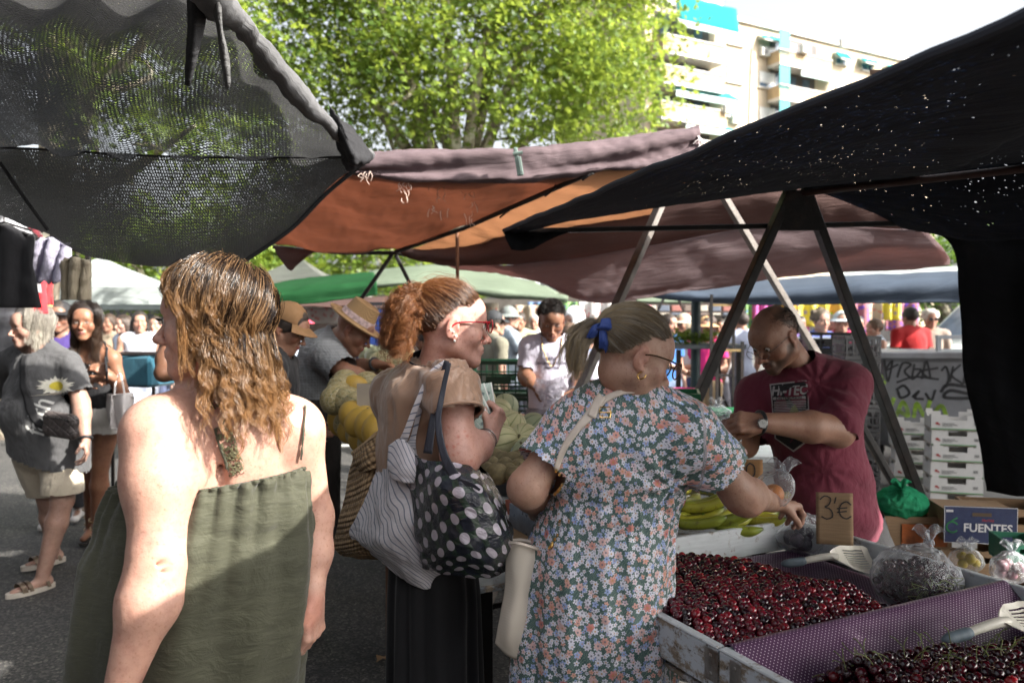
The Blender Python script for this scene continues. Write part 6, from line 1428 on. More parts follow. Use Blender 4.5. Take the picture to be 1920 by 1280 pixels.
# ================================================================ youth in the white t-shirt
def chest_print(txt,t,c,d,size,mat,bv,n=(0,-1,0),dy=0.,shear=0.):
 fr=logo_frame(c,V(*n));decal([[(x,y+dy)for x,y in p]for p in text_mesh(txt,size,.0003,shear)],c,fr,bv,mat,'chest_print',t,.003,.05)
def p5():
 t=thing('person',P(1035,1030,5.0)*V(1,1,0),'young man in a tight pale t-shirt and neck chain opening a plastic bag','person')
 HR=rotm((.02,-.90,-.40));H=P(1034,600,4.98);J=mkJ(H[0],5.02,math.pi,1.66)
 J.update(hd=H,nk=P(1034,640,5.05),sL=P(1078,652,5.03),sR=P(996,652,5.03),eL=P(1092,702,5.0),wL=P(1078,736,4.8),eR=P(985,705,5.0),wR=P(1000,722,4.8),pel=P(1035,770,5.05),fwd=V(0,-1,0))
 S=SDF();head(S,H,HR,nose=1.,jaw=1.02,fat=.1,nk=J['nk'],nr=.055);chain(S,[(P(1035,675,5.05),.13),(P(1036,730,5.05),.125),(P(1036,790,5.05),.14)],.05,1.3);S.rc(J['sL'],J['sR'],.05,.05,.05)
 for sd in 'LR':arm(S,J,sd,(.056,.046,.046,.028));leg(S,J,sd)
 hand(S,J['wL'],V(-.6,-.3,-.2),V(-.2,.3,-1),-1,.9);hand(S,J['wR'],V(.55,-.3,-.2),V(.2,.3,-1),1,.9)
 sk=(.23,.115,.07);q=head_paint(H,HR,sk,lips=(.25,.10,.085),brow=(.012,.009,.008));body('body',S,.010,[(H,.15,.0045)],t,sk,q)
 C=SDF();chain(C,[(P(1034,668,5.05),.155),(P(1036,715,5.05),.145),(P(1037,760,5.05),.155)],.05,1.25);nc=len(C.pr);C.rc(J['sL'],J['sR'],.065,.065,.05);C.rc(J['nk'],J['sL'],.05,.065,.05);C.rc(J['nk'],J['sR'],.05,.065,.05)
 cuts=[]
 for sd in 'LR':e=J['s'+sd]+(J['e'+sd]-J['s'+sd])*.72;C.rc(J['s'+sd],e,.068,.066,.04);cuts.append((e,J['e'+sd]-J['s'+sd],.12))
 cl,cb,_=cloth('tshirt',C,.010,fabric('pale_lilac_jersey',(.52,.50,.60),fold=.35,fsc=14),t,cuts+[(P(1036,762,5.05),V(0,0,-1),2)],[(J['nk']+V(0,-.03,.06),(.078,.08,.06))],.004,10,4,ncore=nc)
 INK=M('ink',(.05,.04,.07),.8,.1,90,0);c=P(1034,681,4.9)
 chest_print('PARIS',t,c,0,.028,INK,cb,dy=.028);chest_print('ORIGINAL STUDIO',t,c,0,.024,INK,cb,dy=-.002);chest_print('since 1984',t,c,0,.022,INK,cb,dy=-.030)
 B=SDF();B.el(P(1037,780,5.05),V(.17,.14,.12),None,.04);B.rc(P(1018,790,5.05),P(1015,880,5.02),.10,.085,.03);B.rc(P(1055,790,5.05),P(1058,880,5.02),.10,.085,.03)
 cloth('shorts',B,.012,fabric('grey_denim',(.22,.21,.25)),t,[(P(1035,875,5),V(0,0,-1),2)],(),.006,12,5)
 hs,r=hair_short(4200,51,.020,5,.55,fr=.5,side=.22,back=-.55);hair_obj('hair',toW(hs,H,HR),hair_mat('black_hair',(.008,.007,.007),(.02,.016,.014),.4),t,.0012,.4);scalp(S,H,HR,M('hair_under_black',(.010,.008,.008),.6),t,fr=.5,side=.2,back=-.55,infl=.006)
 ch=crom([P(1016,634,4.98),P(1018,655,4.92),P(1030,684,4.90),P(1040,684,4.90),P(1052,655,4.92),P(1053,634,4.98)],60);pts=np.array([np.array(cb.find_nearest(Vector(c))[0])+V(0,-.006,0)if cb.find_nearest(Vector(c),.1)[0]else c for c in ch]);v,f=tube_vf(pts,.003,6);mk('neck_chain',v,f,M('gold_chain',(.5,.32,.12),.3,.2,90,0,metal=1.),t)
 for k,(w,rr_)in enumerate(((J['wL'],.032),)):fr=frame_along(J['wL']-J['eL']);v,f=tube_vf([w-fr[:,2]*.01+fr[:,0]*rr_*math.cos(a)+fr[:,1]*rr_*math.sin(a)for a in np.linspace(0,6.28,24,endpoint=False)],.008,6,False,True);mk('watch',v,f,bpy.data.materials['watch_steel'],t)
p5()
# ================================================================ man in the straw hat, bending over the melons
def p6():
 t=thing('person',P(610,1030,4.35)*V(1,1,0),'man in a straw trilby and grey checked shirt bending over the melon stall','person')
 HR=rotm((.86,-.05,-.50));H=P(664,618,4.3);J=mkJ(H[0],4.35,-1.3,1.7)
 J.update(hd=H,nk=P(632,640,4.33),sL=P(618,655,4.50),sR=P(612,668,4.16),eL=P(668,690,4.5),wL=P(705,682,4.4),eR=P(648,700,4.08),wR=P(705,716,4.2),pel=P(600,755,4.35),fwd=V(1,0,0))
 S=SDF();head(S,H,HR,nose=1.15,jaw=1.05,fat=.3,nk=J['nk'],nr=.058);S.rc(J['sL'],J['sR'],.055,.055,.05);S.rc(P(615,680,4.34),P(600,750,4.35),.14,.14,.05);S.rc(J['nk'],P(615,670,4.34),.06,.12,.05)
 arm(S,J,'L',(.050,.042,.042,.028));arm(S,J,'R',(.054,.045,.046,.029));hand(S,J['wR'],V(1,.2,-.1),V(0,.3,-1),1,.6);hand(S,J['wL'],V(1,-.1,-.1),V(0,-.3,-1),-1,.8)
 sk=(.25,.125,.08);body('body',S,.009,[(H,.15,.005)],t,sk,head_paint(H,HR,sk,brow=(.05,.04,.03)))
 C=SDF();chain(C,[(P(612,668,4.34),.150),(P(604,715,4.35),.160),(P(603,752,4.35),.170)],.05,1.0);nc=len(C.pr);C.rc(J['sL'],J['sR'],.070,.075,.06);C.rc(J['nk']-V(.02,0,0),P(614,660,4.34),.066,.10,.05)
 e1=J['sR']+(J['eR']-J['sR'])*.85;C.rc(J['sR'],e1,.080,.085,.04);e2=J['sL']+(J['eL']-J['sL'])*.8;C.rc(J['sL'],e2,.07,.075,.04)
 g=G('grey_check');o=g.co();s=g.t.nodes.new('ShaderNodeSeparateXYZ');g.t.links.new(o,s.inputs[0])
 l1=g.ramp(g.ma('SINE',g.ma('MULTIPLY',s.outputs[2],420.)),[(.55,0),(.8,1)]);l2=g.ramp(g.ma('SINE',g.ma('MULTIPLY',g.ma('ADD',s.outputs[0],s.outputs[1]),420.)),[(.55,0),(.8,1)])
 c=g.mix(g.ma('MULTIPLY',g.ma('MAXIMUM',l1,l2),.55),(.20,.205,.21),(.30,.31,.32));g.bsdf(c,.85,g.bump(g.noise(o,12,4,.6,dist=1.),.4,.03))
 cloth('shirt',C,.010,g.m,t,[(e1,J['eR']-J['sR'],.14),(e2,J['eL']-J['sL'],.14),(P(600,742,4.35),V(0,0,-1),2)],[(J['nk']+V(.03,0,.045),.068)],.007,11,4,ncore=nc)
 m=MB();fr=frame_along(H-J['nk']);m.tube([J['nk']+V(-.005,0,.02)+fr[:,0]*.07*math.cos(a)+fr[:,1]*.07*math.sin(a)for a in np.linspace(0,6.28,30,endpoint=False)],.014,8,closed=True);m.build('collar',g.m,t,smooth=True)
 B=SDF();B.el(P(600,760,4.35),V(.16,.155,.12),None,.04);B.rc(P(598,775,4.45),P(606,1010,4.45),.10,.07,.03);B.rc(P(604,775,4.25),P(612,1010,4.25),.10,.07,.03);cloth('trousers',B,.013,fabric('dark_trousers',(.022,.018,.016)),t,[(P(600,722,4.35),V(0,0,1),2)],(),.006,12,5)
 make_hat(('straw',(.48,.30,.14),-.10),H,HR,t)
 fr=frame_along(J['wL']-J['eL']);v,f=tube_vf([J['wL']-fr[:,2]*.01+fr[:,0]*.033*math.cos(a)+fr[:,1]*.033*math.sin(a)for a in np.linspace(0,6.28,24,endpoint=False)],.009,6,False,True);mk('watch',v,f,bpy.data.materials['black_strap'],t)
p6()
simple_person(500,3.9,'man in a tan baseball cap looking down, behind the long-haired woman',None,1.64,-1.45,(.02,.02,.022),(.03,.03,.035),(.33,.18,.12),hs='short',hat=('cap',(.24,.13,.055)),hyaw=-.2,hpitch=-.5,res=.012,lean=.12,aR='hold')
simple_person(548,6.2,'person in a pink-red baseball cap behind the tan cap',None,1.66,-1.5,(.45,.55,.7),(.1,.1,.14),(.33,.18,.12),hat=('cap',(.55,.05,.09)),hyaw=0,hpitch=-.2,res=.014)
# ================================================================ grey-haired woman on the left
def p8():
 yaw=math.pi-.75;x=P(75,600,4.72)[0];t=thing('person',(x,4.72,0),'older woman with a grey bob, charcoal t-shirt with a daisy and beige shorts, walking','person')
 J=mkJ(x,4.72,yaw,1.64,wid=1.12);HR=rotm((-.62,-.78,-.08));H=P(56,612,4.7)
 J.update(hd=H,nk=P(74,652,4.74),sL=P(128,682,4.68),sR=P(2,680,4.85),eL=P(152,755,4.66),wL=P(160,822,4.58),eR=P(-30,760,4.9),wR=P(-34,830,4.8),pel=P(85,830,4.75),fwd=nrm(V(-.55,-.83,0)),hipL=P(112,850,4.75),hipR=P(62,850,4.8),kL=P(118,935,4.62),kR=P(92,940,4.9),aL=P(78,1050,4.55),aR=P(100,1012,5.0));J['aL'][2]=.06;J['aR'][2]=.075
 S=SDF();head(S,H,HR,nose=1.,jaw=1.,fat=.6,nk=J['nk'],nr=.052);R=torso(S,J,1.12,0,.8,1)
 for sd in 'LR':arm(S,J,sd,(.056,.046,.046,.029));leg(S,J,sd,(.09,.060,.058,.036));dd=J['w'+sd]-J['e'+sd];hand(S,J['w'+sd],dd,V(1,.2,0)if sd=='R' else V(-1,-.4,0),1 if sd=='L' else-1,.5)
 body('body',S,.013,[(H,.15,.006),(P(160,840,4.56),.10,.006),(J['aL']*V(1,1,0)+V(-.05,-.07,.03),.15,.007)],t,OLD,head_paint(H,HR,OLD,lips=(.38,.16,.14),brow=(.22,.18,.15)))
 C=SDF();torso(C,J,1.22,.02,.9,1.3);chain(C,[(P(88,740,4.75),.21),(P(92,800,4.75),.235),(P(95,875,4.75),.245)],.06,1.2,R[:,1]);nc=len(C.pr);cuts=[(P(95,862,4.75),nrm(V(-.28,0,-1)),2)]
 for sd in 'LR':e=J['s'+sd]+(J['e'+sd]-J['s'+sd])*.72;C.rc(J['s'+sd],e,.072,.078,.04);cuts.append((e,J['e'+sd]-J['s'+sd],.14))
 cl,cb,_=cloth('tshirt',C,.011,fabric('charcoal_jersey',(.085,.085,.088),fold=.4,fsc=10),t,cuts,[(J['nk']+V(-.03,-.06,.05),(.115,.115,.085))],.008,9,4,ncore=nc)
 c0=P(48,722,4.4);fr=logo_frame(c0,V(-.35,-1,.1));s=4.5/F;pet=[]
 for i in range(22):
  a=i/22*6.28+.1;L_=.085*(1+.15*math.sin(i*2.3));u=np.array((math.cos(a),math.sin(a)*.62));w=np.array((-math.sin(a),math.cos(a)*.62))*.012
  pet.append([tuple(u*.02),tuple(u*L_*.6+w),tuple(u*L_),tuple(u*L_*.6-w)])
 decal(pet,c0,fr,cb,M('daisy_white',(.62,.60,.52),.8,.1,60,0),'daisy_petals',t,.003,.03);decal([[(.034*math.cos(a),.026*math.sin(a))for a in np.linspace(0,6.28,18,endpoint=False)]],c0,fr,cb,M('daisy_yellow',(.55,.45,.04),.8,.2,200,0),'daisy_centre',t,.006,.03)
 fr2=logo_frame(c0,V(-.35,-1,.1),roll=math.pi/2-.1);c1=P(30,785,4.4);decal(text_mesh('faith',.12,.001,.3),c1,fr2,cb,M('script_white',(.5,.5,.48),.8),'script_lettering',t,.003,.03)
 B=SDF();B.el(J['pel']-V(0,0,.03),V(.2,.16,.14),R,.05);BE=fabric('beige_linen',(.56,.49,.38),fold=.5)
 for sd,q_ in(('L',J['kL']+V(0,0,.055)),('R',J['kR']+V(0,0,.045))):B.rc(J['hip'+sd],q_,.115,.112,.03)
 cloth('shorts',B,.012,BE,t,[(J['kL']+V(0,0,.045),V(0,0,-1),.22),(J['kR']+V(0,0,.045),V(0,0,-1),.22),(J['pel']+V(0,0,.06),V(0,0,1),2)],(),.006,12,5)
 cl_,r=flow_long(230,.175,61,HR,24,.002,.07,.020,flare=.02,fr=.38,side=-.05,back=-.7);k=~((cl_[:,:,1]>.052)&(cl_[:,:,2]<.02)).any(1);st=toW(strands_from(cl_[k],30,r,.007,.8,.0008,.12),H,HR);hair_obj('hair',st,hair_mat('silver_hair',(.34,.31,.27),(.62,.58,.50),.35),t,.0008,.6);scalp(S,H,HR,M('hair_under_silver',(.35,.32,.28),.5),t,fr=.42,infl=.004)
 SD=M('bronze_strap',(.16,.12,.085),.35,.2,50,metal=.5);SO=M('pale_sole',(.55,.50,.43),.7)
 for sd in 'LR':
  a=J['a'+sd];f=nrm(J['fwd']*V(1,1,0));z=a[2]-.062;c=V(a[0],a[1],z)+f*.06;fr=np.stack([np.cross(f,V(0,0,1)),f,V(0,0,1)],1);sh=thing('sandal',c,None,None);bpy.data.objects.remove(sh)
  m=MB();prof=[(math.cos(q)*.047*(1+.12*math.sin(q)),math.sin(q)*.135)for q in np.linspace(0,6.28,28,endpoint=False)];vv=np.array([[x,y,h]for h in(0,.028)for x,y in prof])@fr.T+c;m.add(vv,[tuple(range(27,-1,-1)),tuple(range(28,56))]+[(i,(i+1)%28,(i+1)%28+28,i+28)for i in range(28)]);so=m.build('sandal',SO,t)
  m=MB()
  for yy,w in((.05,.030),(.015,.022),(-.08,.018)):
   arc=[c+fr@V(.050*math.cos(q),yy+.01*math.sin(q),.022+.052*math.sin(q))for q in np.linspace(0,math.pi,12)];rows=[[p_+f*(w/2)*k_ for k_ in(-1,1)]for p_ in arc];v,f_=thick(np.array(rows).reshape(-1,3),gridf(2,12),.003);m.add(v,f_)
  m.build('strap',SD,so)
 fr=frame_along(J['wL']-J['eL']);v,f=tube_vf([J['wL']+fr[:,0]*.033*math.cos(a)+fr[:,1]*.033*math.sin(a)for a in np.linspace(0,6.28,24,endpoint=False)],.010,6,False,True);mk('watch',v,f,bpy.data.materials['black_strap'],t)
 bgd=thing('shoulder_bag',P(112,825,4.5),'small grey-brown quilted crossbody bag on the charcoal t-shirt','handbag');g=G('quilted_nylon');uv=g.co();q1=g.n('TexWave',{'Vector':uv,'Scale':11.,'Distortion':0.},bands_direction='DIAGONAL');q2=g.n('TexWave',{'Vector':g.mp(uv,(-1,1,1)),'Scale':11.,'Distortion':0.},bands_direction='DIAGONAL')
 g.bsdf((.10,.085,.082),.5,g.bump(g.ma('MULTIPLY',g.ramp(q1,[(0,0),(.2,1)]),g.ramp(q2,[(0,0),(.2,1)])),.8,.01));T=SDF();fw=nrm(V(-.35,-.94,0));fr=rotm(fw,.08);cen=P(114,797,4.46)
 for k in(-1,1):T.rc(cen+fr@V(-.085,0,.03*k),cen+fr@V(.085,0,.03*k),.042,.042,.02,fl=(fw,1.35))
 v,f=T.mesh(.007);mk('bag_body',v,f,g.m,bgd);MB().beam(cen+fr@V(-.10,.032,.045),cen+fr@V(.10,.032,.045),.008,.006).build('zip',bpy.data.materials['watch_steel'],bgd)
 ribbon('strap',[P(24,655,4.55),P(28,700,4.5),P(38,745,4.47),P(55,790,4.45),P(78,808,4.45)],.045,M('black_webbing',(.02,.02,.022),.8),bgd,cb,.006,.003,40,5,snap='ray')
 bg_=thing('carrier_bag',P(140,925,4.5),'flat cream paper bag beside the beige shorts of the grey-haired woman','bag');v,f,uv=patch([[(132,860,4.85),(142,858,4.85),(152,858,4.86)],[(132,890,4.85),(142,892,4.84),(152,892,4.86)],[(133,925,4.85),(142,926,4.84),(151,924,4.86)]],12,14);mk('bag_body',*thick(v,f,-.02),M('cream_paper',(.62,.55,.45),.7),bg_)
p8()
# ================================================================ brunette in the black top
def p9():
 x=P(185,600,5.3)[0];yaw=math.pi+.15;t=thing('person',(x,5.3,0),'brunette in a black studded camisole and white shorts holding a phone, walking','person')
 J=mkJ(x,5.3,yaw,1.68);HR=rotm((.22,-.97,.0));H=P(160,604,5.2)
 J.update(hd=H,nk=P(168,645,5.3),sL=P(212,672,5.25),sR=P(132,668,5.35),eL=P(233,742,5.25),wL=P(207,705,5.05),eR=P(130,745,5.3),wR=P(165,720,5.1),pel=P(190,775,5.3),hipL=P(204,790,5.3),hipR=P(178,790,5.3),kL=P(188,868,5.25),kR=P(172,865,5.35),aL=P(182,962,5.3),aR=P(170,940,5.55));J['aL'][2]=.075;J['aR'][2]=.09
 S=SDF();head(S,H,HR,nose=1.,jaw=.95,fat=0,nk=J['nk'],nr=.048);R=torso(S,J,.96,0,.9)
 for sd in 'LR':arm(S,J,sd,(.044,.036,.038,.024));leg(S,J,sd,(.088,.056,.055,.034))
 hand(S,J['wL'],V(-.5,-.3,.5),V(-.6,.3,-.2),-1,.8);hand(S,J['wR'],V(.5,-.3,.3),V(.3,.3,-.6),1,.7)
 sk=(.28,.14,.085);body('body',S,.013,[(H,.15,.006),(P(200,695,5.0),.09,.006)],t,sk,head_paint(H,HR,sk,lips=(.30,.11,.10),brow=(.03,.02,.015)))
 C=SDF();torso(C,J,1.0,.010,.95);up=nrm(J['nk']-J['pel']);cl,cb,_=cloth('camisole',C,.010,fabric('black_satin_top',(.014,.014,.016),rough=.55),t,[(P(185,680,5.3),nrm(V(.15,0,1)),2),(J['pel']-up*.03,-up,2)],[(J['sL']+V(.0,0,-.02),.085),(J['sR']+V(0,0,-.02),.085)],.005,10,4)
 for a,b in(((196,640),(205,690)),((140,640),(150,690))):ribbon('camisole_strap',[P(a[0],a[1],5.25),P((a[0]+b[0])/2,(a[1]+b[1])/2,5.2),P(b[0],b[1],5.2)],.012,bpy.data.materials['black_satin_top'],t,BVHTree.FromPolygons(*[q.tolist()for q in S.mesh(.02)]),.006,.002,14,3,snap='ray')
 m=MB();r=np.random.default_rng(2)
 for i in range(34):
  a=P(150+i*1.7,683+6*math.sin(i*.9)+(i%3)*7,5.1);h=cb.ray_cast(Vector(a)+Vector((0,-.3,0)),Vector((0,1,0)),1.)
  if h[0]is not None:m.lathe([(.006*math.sin(b),-.006*math.cos(b))for b in np.linspace(0,math.pi,5)],np.array(h[0])-V(0,.004,0),None,6)
 m.build('studs',bpy.data.materials['watch_steel'],t)['kind']='stuff'
 B=SDF();B.el(J['pel']-V(0,0,.02),V(.175,.135,.12),R,.04)
 for sd in 'LR':B.rc(J['hip'+sd],J['hip'+sd]*.6+J['k'+sd]*.4,.105,.112,.02)
 cloth('shorts',B,.011,fabric('white_cotton',(.68,.66,.62)),t,[(J['hipL']*.75+J['kL']*.25,V(0,0,-1),.3),(J['pel']+V(0,0,.07),V(0,0,1),2)],(),.005,12,5)
 cl_,r=flow_long(220,.34,71,HR,30,.004,.08,.016,flare=.06,fr=.42,side=-.1,back=-.7,part=.03);k=~((cl_[:,:,1]>.05)&(cl_[:,:,2]<.04)).any(1);st=strands_from(cl_[k],30,r,.007,.7,.001,.2);hair_obj('hair',push_out(toW(st,H,HR),S,.006,1),hair_mat('dark_hair',(.018,.010,.007),(.07,.038,.022),.3),t,.0009,.5);scalp(S,H,HR,M('hair_under_dark',(.015,.009,.007),.5),t,fr=.42,infl=.004)
 GD=M('gold_strap',(.35,.24,.12),.3,.2,50,metal=.7)
 for sd in 'LR':
  a=J['a'+sd];f=nrm(J['fwd']*V(1,1,0));m=MB();c=V(a[0],a[1],a[2]-.07)+f*.06;fr=np.stack([np.cross(f,V(0,0,1)),f,V(0,0,1)],1)
  prof=[(math.cos(q)*.04,math.sin(q)*.125)for q in np.linspace(0,6.28,24,endpoint=False)];vv=np.array([[x_,y_,h]for h in(0,.014)for x_,y_ in prof])@fr.T+c;m.add(vv,[tuple(range(23,-1,-1)),tuple(range(24,48))]+[(i,(i+1)%24,(i+1)%24+24,i+24)for i in range(24)]);so=m.build('sandal',M('black_sole',(.03,.025,.022),.6),t);m=MB()
  for z,r_ in((.02,.042),(.06,.040),(.11,.043),(.165,.050)):m.tube([a+V(0,0,z-.02)+V(math.cos(q)*r_,math.sin(q)*r_,.01*math.sin(q))for q in np.linspace(0,6.28,18,endpoint=False)],.005,5,closed=True)
  m.build('strap',GD,so)['kind']='stuff'
 ph=thing('phone',P(198,697,5.0),'dark phone held up by the brunette in the black camisole','phone');MB().box(P(199,690,4.99),(.012,.075,.15),rotm((.3,-.5,.8)),bev=.003).build('phone_body',M('phone_black',(.02,.02,.022),.2),ph)
 sb=thing('paper_bag',P(225,800,5.1),'white paper shopping bag hanging from the forearm of the brunette','bag');WP=M('white_paper_bag',(.60,.57,.56),.65,.06,5,.2,20);rows=[[(200,738,5.12),(214,742,5.05),(232,738,5.0),(250,735,5.12)],[(200,770,5.12),(215,772,5.03),(232,770,4.98),(251,768,5.12)],[(206,803,5.12),(218,806,5.04),(234,806,4.99),(248,800,5.12)]]
 v,f,uv=patch(rows,26,24);v+=vnormals(v,f)*(noise3(v,9,5)[:,None]*.006);mk('bag_body',*thick(v,f,-.10),WP,sb);m=MB();m.tube(crom([P(214,742,5.04),P(218,712,5.08),P(226,702,5.08),P(234,740,5.02)],20),.006,6);m.build('handle',WP,sb,smooth=True)
p9()
simple_person(112,6.0,'man in a black baseball cap between the grey-haired woman and the brunette',None,1.70,math.pi+.3,(.05,.03,.14),(.03,.03,.04),(.22,.12,.08),hat=('cap',(.012,.012,.014)),res=.014)
simple_person(402,4.0,'woman with a raised brown forearm, mostly hidden behind the long-haired woman',None,1.62,1.35,(.50,.42,.32),(.5,.4,.34),(.15,.075,.045),hs='long',res=.011,sleeve=0,legs='capri',aL='up',aR='down')
simple_person(880,5.0,'man in a dark olive t-shirt bending behind the red-haired woman, arm hanging',None,1.56,1.9,(.07,.055,.035),(.05,.05,.05),(.28,.15,.10),res=.013,lean=.35,hpitch=-.6,aL='bag')
# ================================================================ cherry stall
E1=nrm(V(.896,.444,0));E2=V(-E1[1],E1[0],0);TA=V(.497,1.81,0)
def T3(u,v,z):return TA+E1*u+E2*v+V(0,0,z)
TR=np.stack([E1,E2,V(0,0,1)],1)
def tuv(px,py,z):q=GP(px,py,z)-TA;return q@E1,q@E2
def wood_white():
 g=G('chipped_white_board');o=g.co();w=g.noise(g.mp(o,(3,3,40)),3,5,.65);chip=g.ramp(g.noise(g.mp(o,(1,1,1.6)),16,6,.72),[(.46,0),(.56,1)])
 c=g.mix(chip,(.50,.55,.60),g.ramp(w,[(.3,(.17,.13,.09)),(.7,(.33,.28,.22))]));c=g.mix(g.ramp(g.noise(o,60,3),[(.62,0),(.7,.8)]),c,(.06,.045,.035));g.bsdf(c,.7,g.bump(chip,.3,.002,g.bump(w,.3,.002)));return g.m
WBO=wood_white()
def wood_pale():
 g=G('white_painted_wood');o=g.co();w=g.noise(g.mp(o,(4,4,30)),3,5,.65);c=g.ramp(w,[(.3,(.50,.54,.56)),(.75,(.64,.68,.70))]);c=g.mix(g.ramp(g.noise(o,22,6,.75),[(.56,0),(.66,.85)]),c,(.20,.15,.11));g.bsdf(c,.6,g.bump(w,.2,.002));return g.m
WPA=wood_pale()
def oilcloth():
 g=G('polka_oilcloth');uv=g.co('UV');s=118.;u=g.mp(uv,(s,s,1),(0,0,.785));f=g.n('VectorMath',{0:u},operation='FRACTION');d=g.n('VectorMath',{0:g.n('VectorMath',{0:f,1:(.5,.5,0)},operation='SUBTRACT')},out=1,operation='LENGTH');sp=g.t.nodes[-1]
 ff=g.t.nodes.new('ShaderNodeSeparateXYZ');g.t.links.new(f,ff.inputs[0]);dx=g.ma('SUBTRACT',ff.outputs[0],.5);dy=g.ma('SUBTRACT',ff.outputs[1],.5);r=g.ma('SQRT',g.ma('ADD',g.ma('MULTIPLY',dx,dx),g.ma('MULTIPLY',dy,dy)))
 c=g.mix(g.ramp(r,[(.15,1),(.19,0)]),g.ramp(g.noise(uv,5,3),[(.3,(.060,.020,.062)),(.7,(.088,.030,.088))]),(.60,.52,.58));g.bsdf(c,g.ramp(g.noise(uv,12,3),[(.3,.30),(.7,.45)]),g.bump(g.noise(uv,5,2,.5,dist=.6),.3,.012),Specular_IOR_Level=.45);return g.m
OIL=oilcloth()
tb=thing('fruit_stall_table',T3(.5,0,0),'white-edged wooden stall trays lined with purple polka-dot oilcloth, holding the cherries','market stall')
def board(name,u0,v0,u1,v1,z0,z1,t,mat,parent=tb,bev=.003):
 a,b=T3(u0,v0,(z0+z1)/2),T3(u1,v1,(z0+z1)/2);x=nrm(b-a);y=nrm(np.cross(V(0,0,1),x));return MB().box((a+b)/2,(np.linalg.norm(b-a),t,z1-z0),np.stack([x,y,V(0,0,1)],1),bev=bev).build(name,mat,parent)
for(a,b)in(((0,.012),(0,.80)),((0,-.80),(0,.006))):
 board('side_board',a[0]-.012,a[1],b[0]-.012,b[1],.695,.793,.022,WBO);board('board_cap',a[0]-.012,a[1],b[0]-.012,b[1],.794,.800,.026,WPA)
board('far_board',0.002,.80,1.02,.80,.695,.80,.02,WPA);board('right_board',1.03,-.0,1.03,.81,.695,.80,.022,WPA);board('right_board',1.03,-.80,1.03,-.004,.695,.80,.022,WPA);board('near_board',0,-.80,1.02,-.80,.695,.80,.02,WBO)
board('divider',.002,0,1.018,0,.695,.797,.018,WBO)
board('tray_bottom',.0,.0,1.02,.0,.66,.672,1.62,WBO)
BRC=M('bracket_steel',(.25,.24,.23),.45,.3,40,metal=.7,dirt=(.12,.07,.04))
for(v0,w)in((.030,.045),(-.05,.035)):
 q=T3(-.0245,v0,.752);m=MB();m.box(q,(.003,w,.075),TR,bev=.001)
 for dz in(.022,-.02):m.lathe([(0,.003),(.005,.002),(.006,0)],q+V(0,0,dz)-E1*.002,np.stack([E2,V(0,0,1),-E1],1),10)
 m.build('corner_bracket',BRC,tb)
for(u,v)in((.03,.76),(.98,.76),(.03,-.76),(.98,-.76),(.03,0.0),(.98,0)):MB().beam(T3(u,v,0),T3(u,v,.66),.035).build('table_leg',DST,tb)
MB().beam(T3(.03,-.76,.25),T3(.03,.76,.25),.025).build('stretcher',DST,tb)
prof=[(-.79,.775),(-.775,.70),(-.6,.686),(-.3,.684),(-.15,.688),(-.125,.694),(-.022,.792),(-.011,.8035),(.012,.8035),(.018,.795),(.026,.70),(.034,.688),(.10,.684),(.35,.683),(.62,.684),(.70,.690),(.765,.700)]
def clothgrid(prof,u0,u1,nu=90,nv=130,seed=4,amp=.003):
 pa=np.array(prof);la=np.r_[0,np.cumsum(np.linalg.norm(np.diff(pa,axis=0),axis=1))];lt=np.linspace(0,la[-1],nv);pr=np.stack([np.interp(lt,la,pa[:,0]),np.interp(lt,la,pa[:,1]),lt*0],1);L_=np.r_[0,np.cumsum(np.linalg.norm(np.diff(pr,axis=0),axis=1))];us=np.linspace(u0,u1,nu);v=np.array([T3(u,p_[0],p_[1])for p_ in pr for u in us]);k=np.clip((v[:,2]-.683)*30,.3,1.)
 w=noise3(v,12,seed,4)*amp;near=np.exp(-np.abs(v[:,2]-.803)/.01);v[:,2]+=w*(1-near*.8)+.0012;uv=np.array([(u,l)for l in L_ for u in us]);return v,gridf(nu,nv),uv
v,f,uv=clothgrid(prof,.004,1.016);v2,f2=thick(v,f,.0012);oc=tag(mk('oilcloth',v2,f2,OIL,None,uv=np.concatenate([uv,uv])),'glossy purple oilcloth with small white dots lining the cherry trays','tablecloth')
def cherry_mats():
 g=G('cherry_skin');o=g.co();at=g.n('Attribute',attribute_name='Col');c=g.mix(1.,at,g.ramp(g.noise(o,60,2),[(.3,(.6,.6,.6)),(.7,(1.3,1.3,1.3))]),'MULTIPLY');g.bsdf(c,.16,Specular_IOR_Level=.5,Coat_Weight=.3,Coat_Roughness=.08);return g.m
CHM=cherry_mats()
def cherry_vf(r=.0139):
 m=MB();pr=[(0,r*.72),(r*.22,r*.80),(r*.5,r*.86)]+[(r*math.cos(a)*1.02,r*math.sin(a)*.94)for a in np.linspace(.75,-1.45,7)]+[(0,-r*.93)]
 m.lathe([(max(a,0),b)for a,b in pr],n=12);return np.array(m.v),np.array(m.f)
cv,cf=cherry_vf();m_=MB();m_.lathe([(.0138*math.sin(a),-.0134*math.cos(a))for a in np.linspace(0,math.pi,6)],n=7);lv_,lf_=np.array(m_.v),np.array(m_.f);CC=[(.11,.005,.014),(.07,.004,.012),(.035,.003,.009),(.015,.002,.006),(.19,.008,.016),(.34,.010,.017),(.045,.004,.012)]
CP=[.22,.26,.2,.13,.10,.025,.065]
heap=[tuv(1262,1012,.80),tuv(1330,1022,.79),tuv(1420,1050,.76),tuv(1505,1068,.74),tuv(1550,1100,.72),tuv(1640,1132,.70),tuv(1690,1138,.70)]
vb=[q[1]for q in heap][::-1];ub=[q[0]for q in heap][::-1]
def uedge(v):return np.interp(v,sorted(vb),[u for _,u in sorted(zip(vb,ub))])-.035+.014*math.sin(v*37)
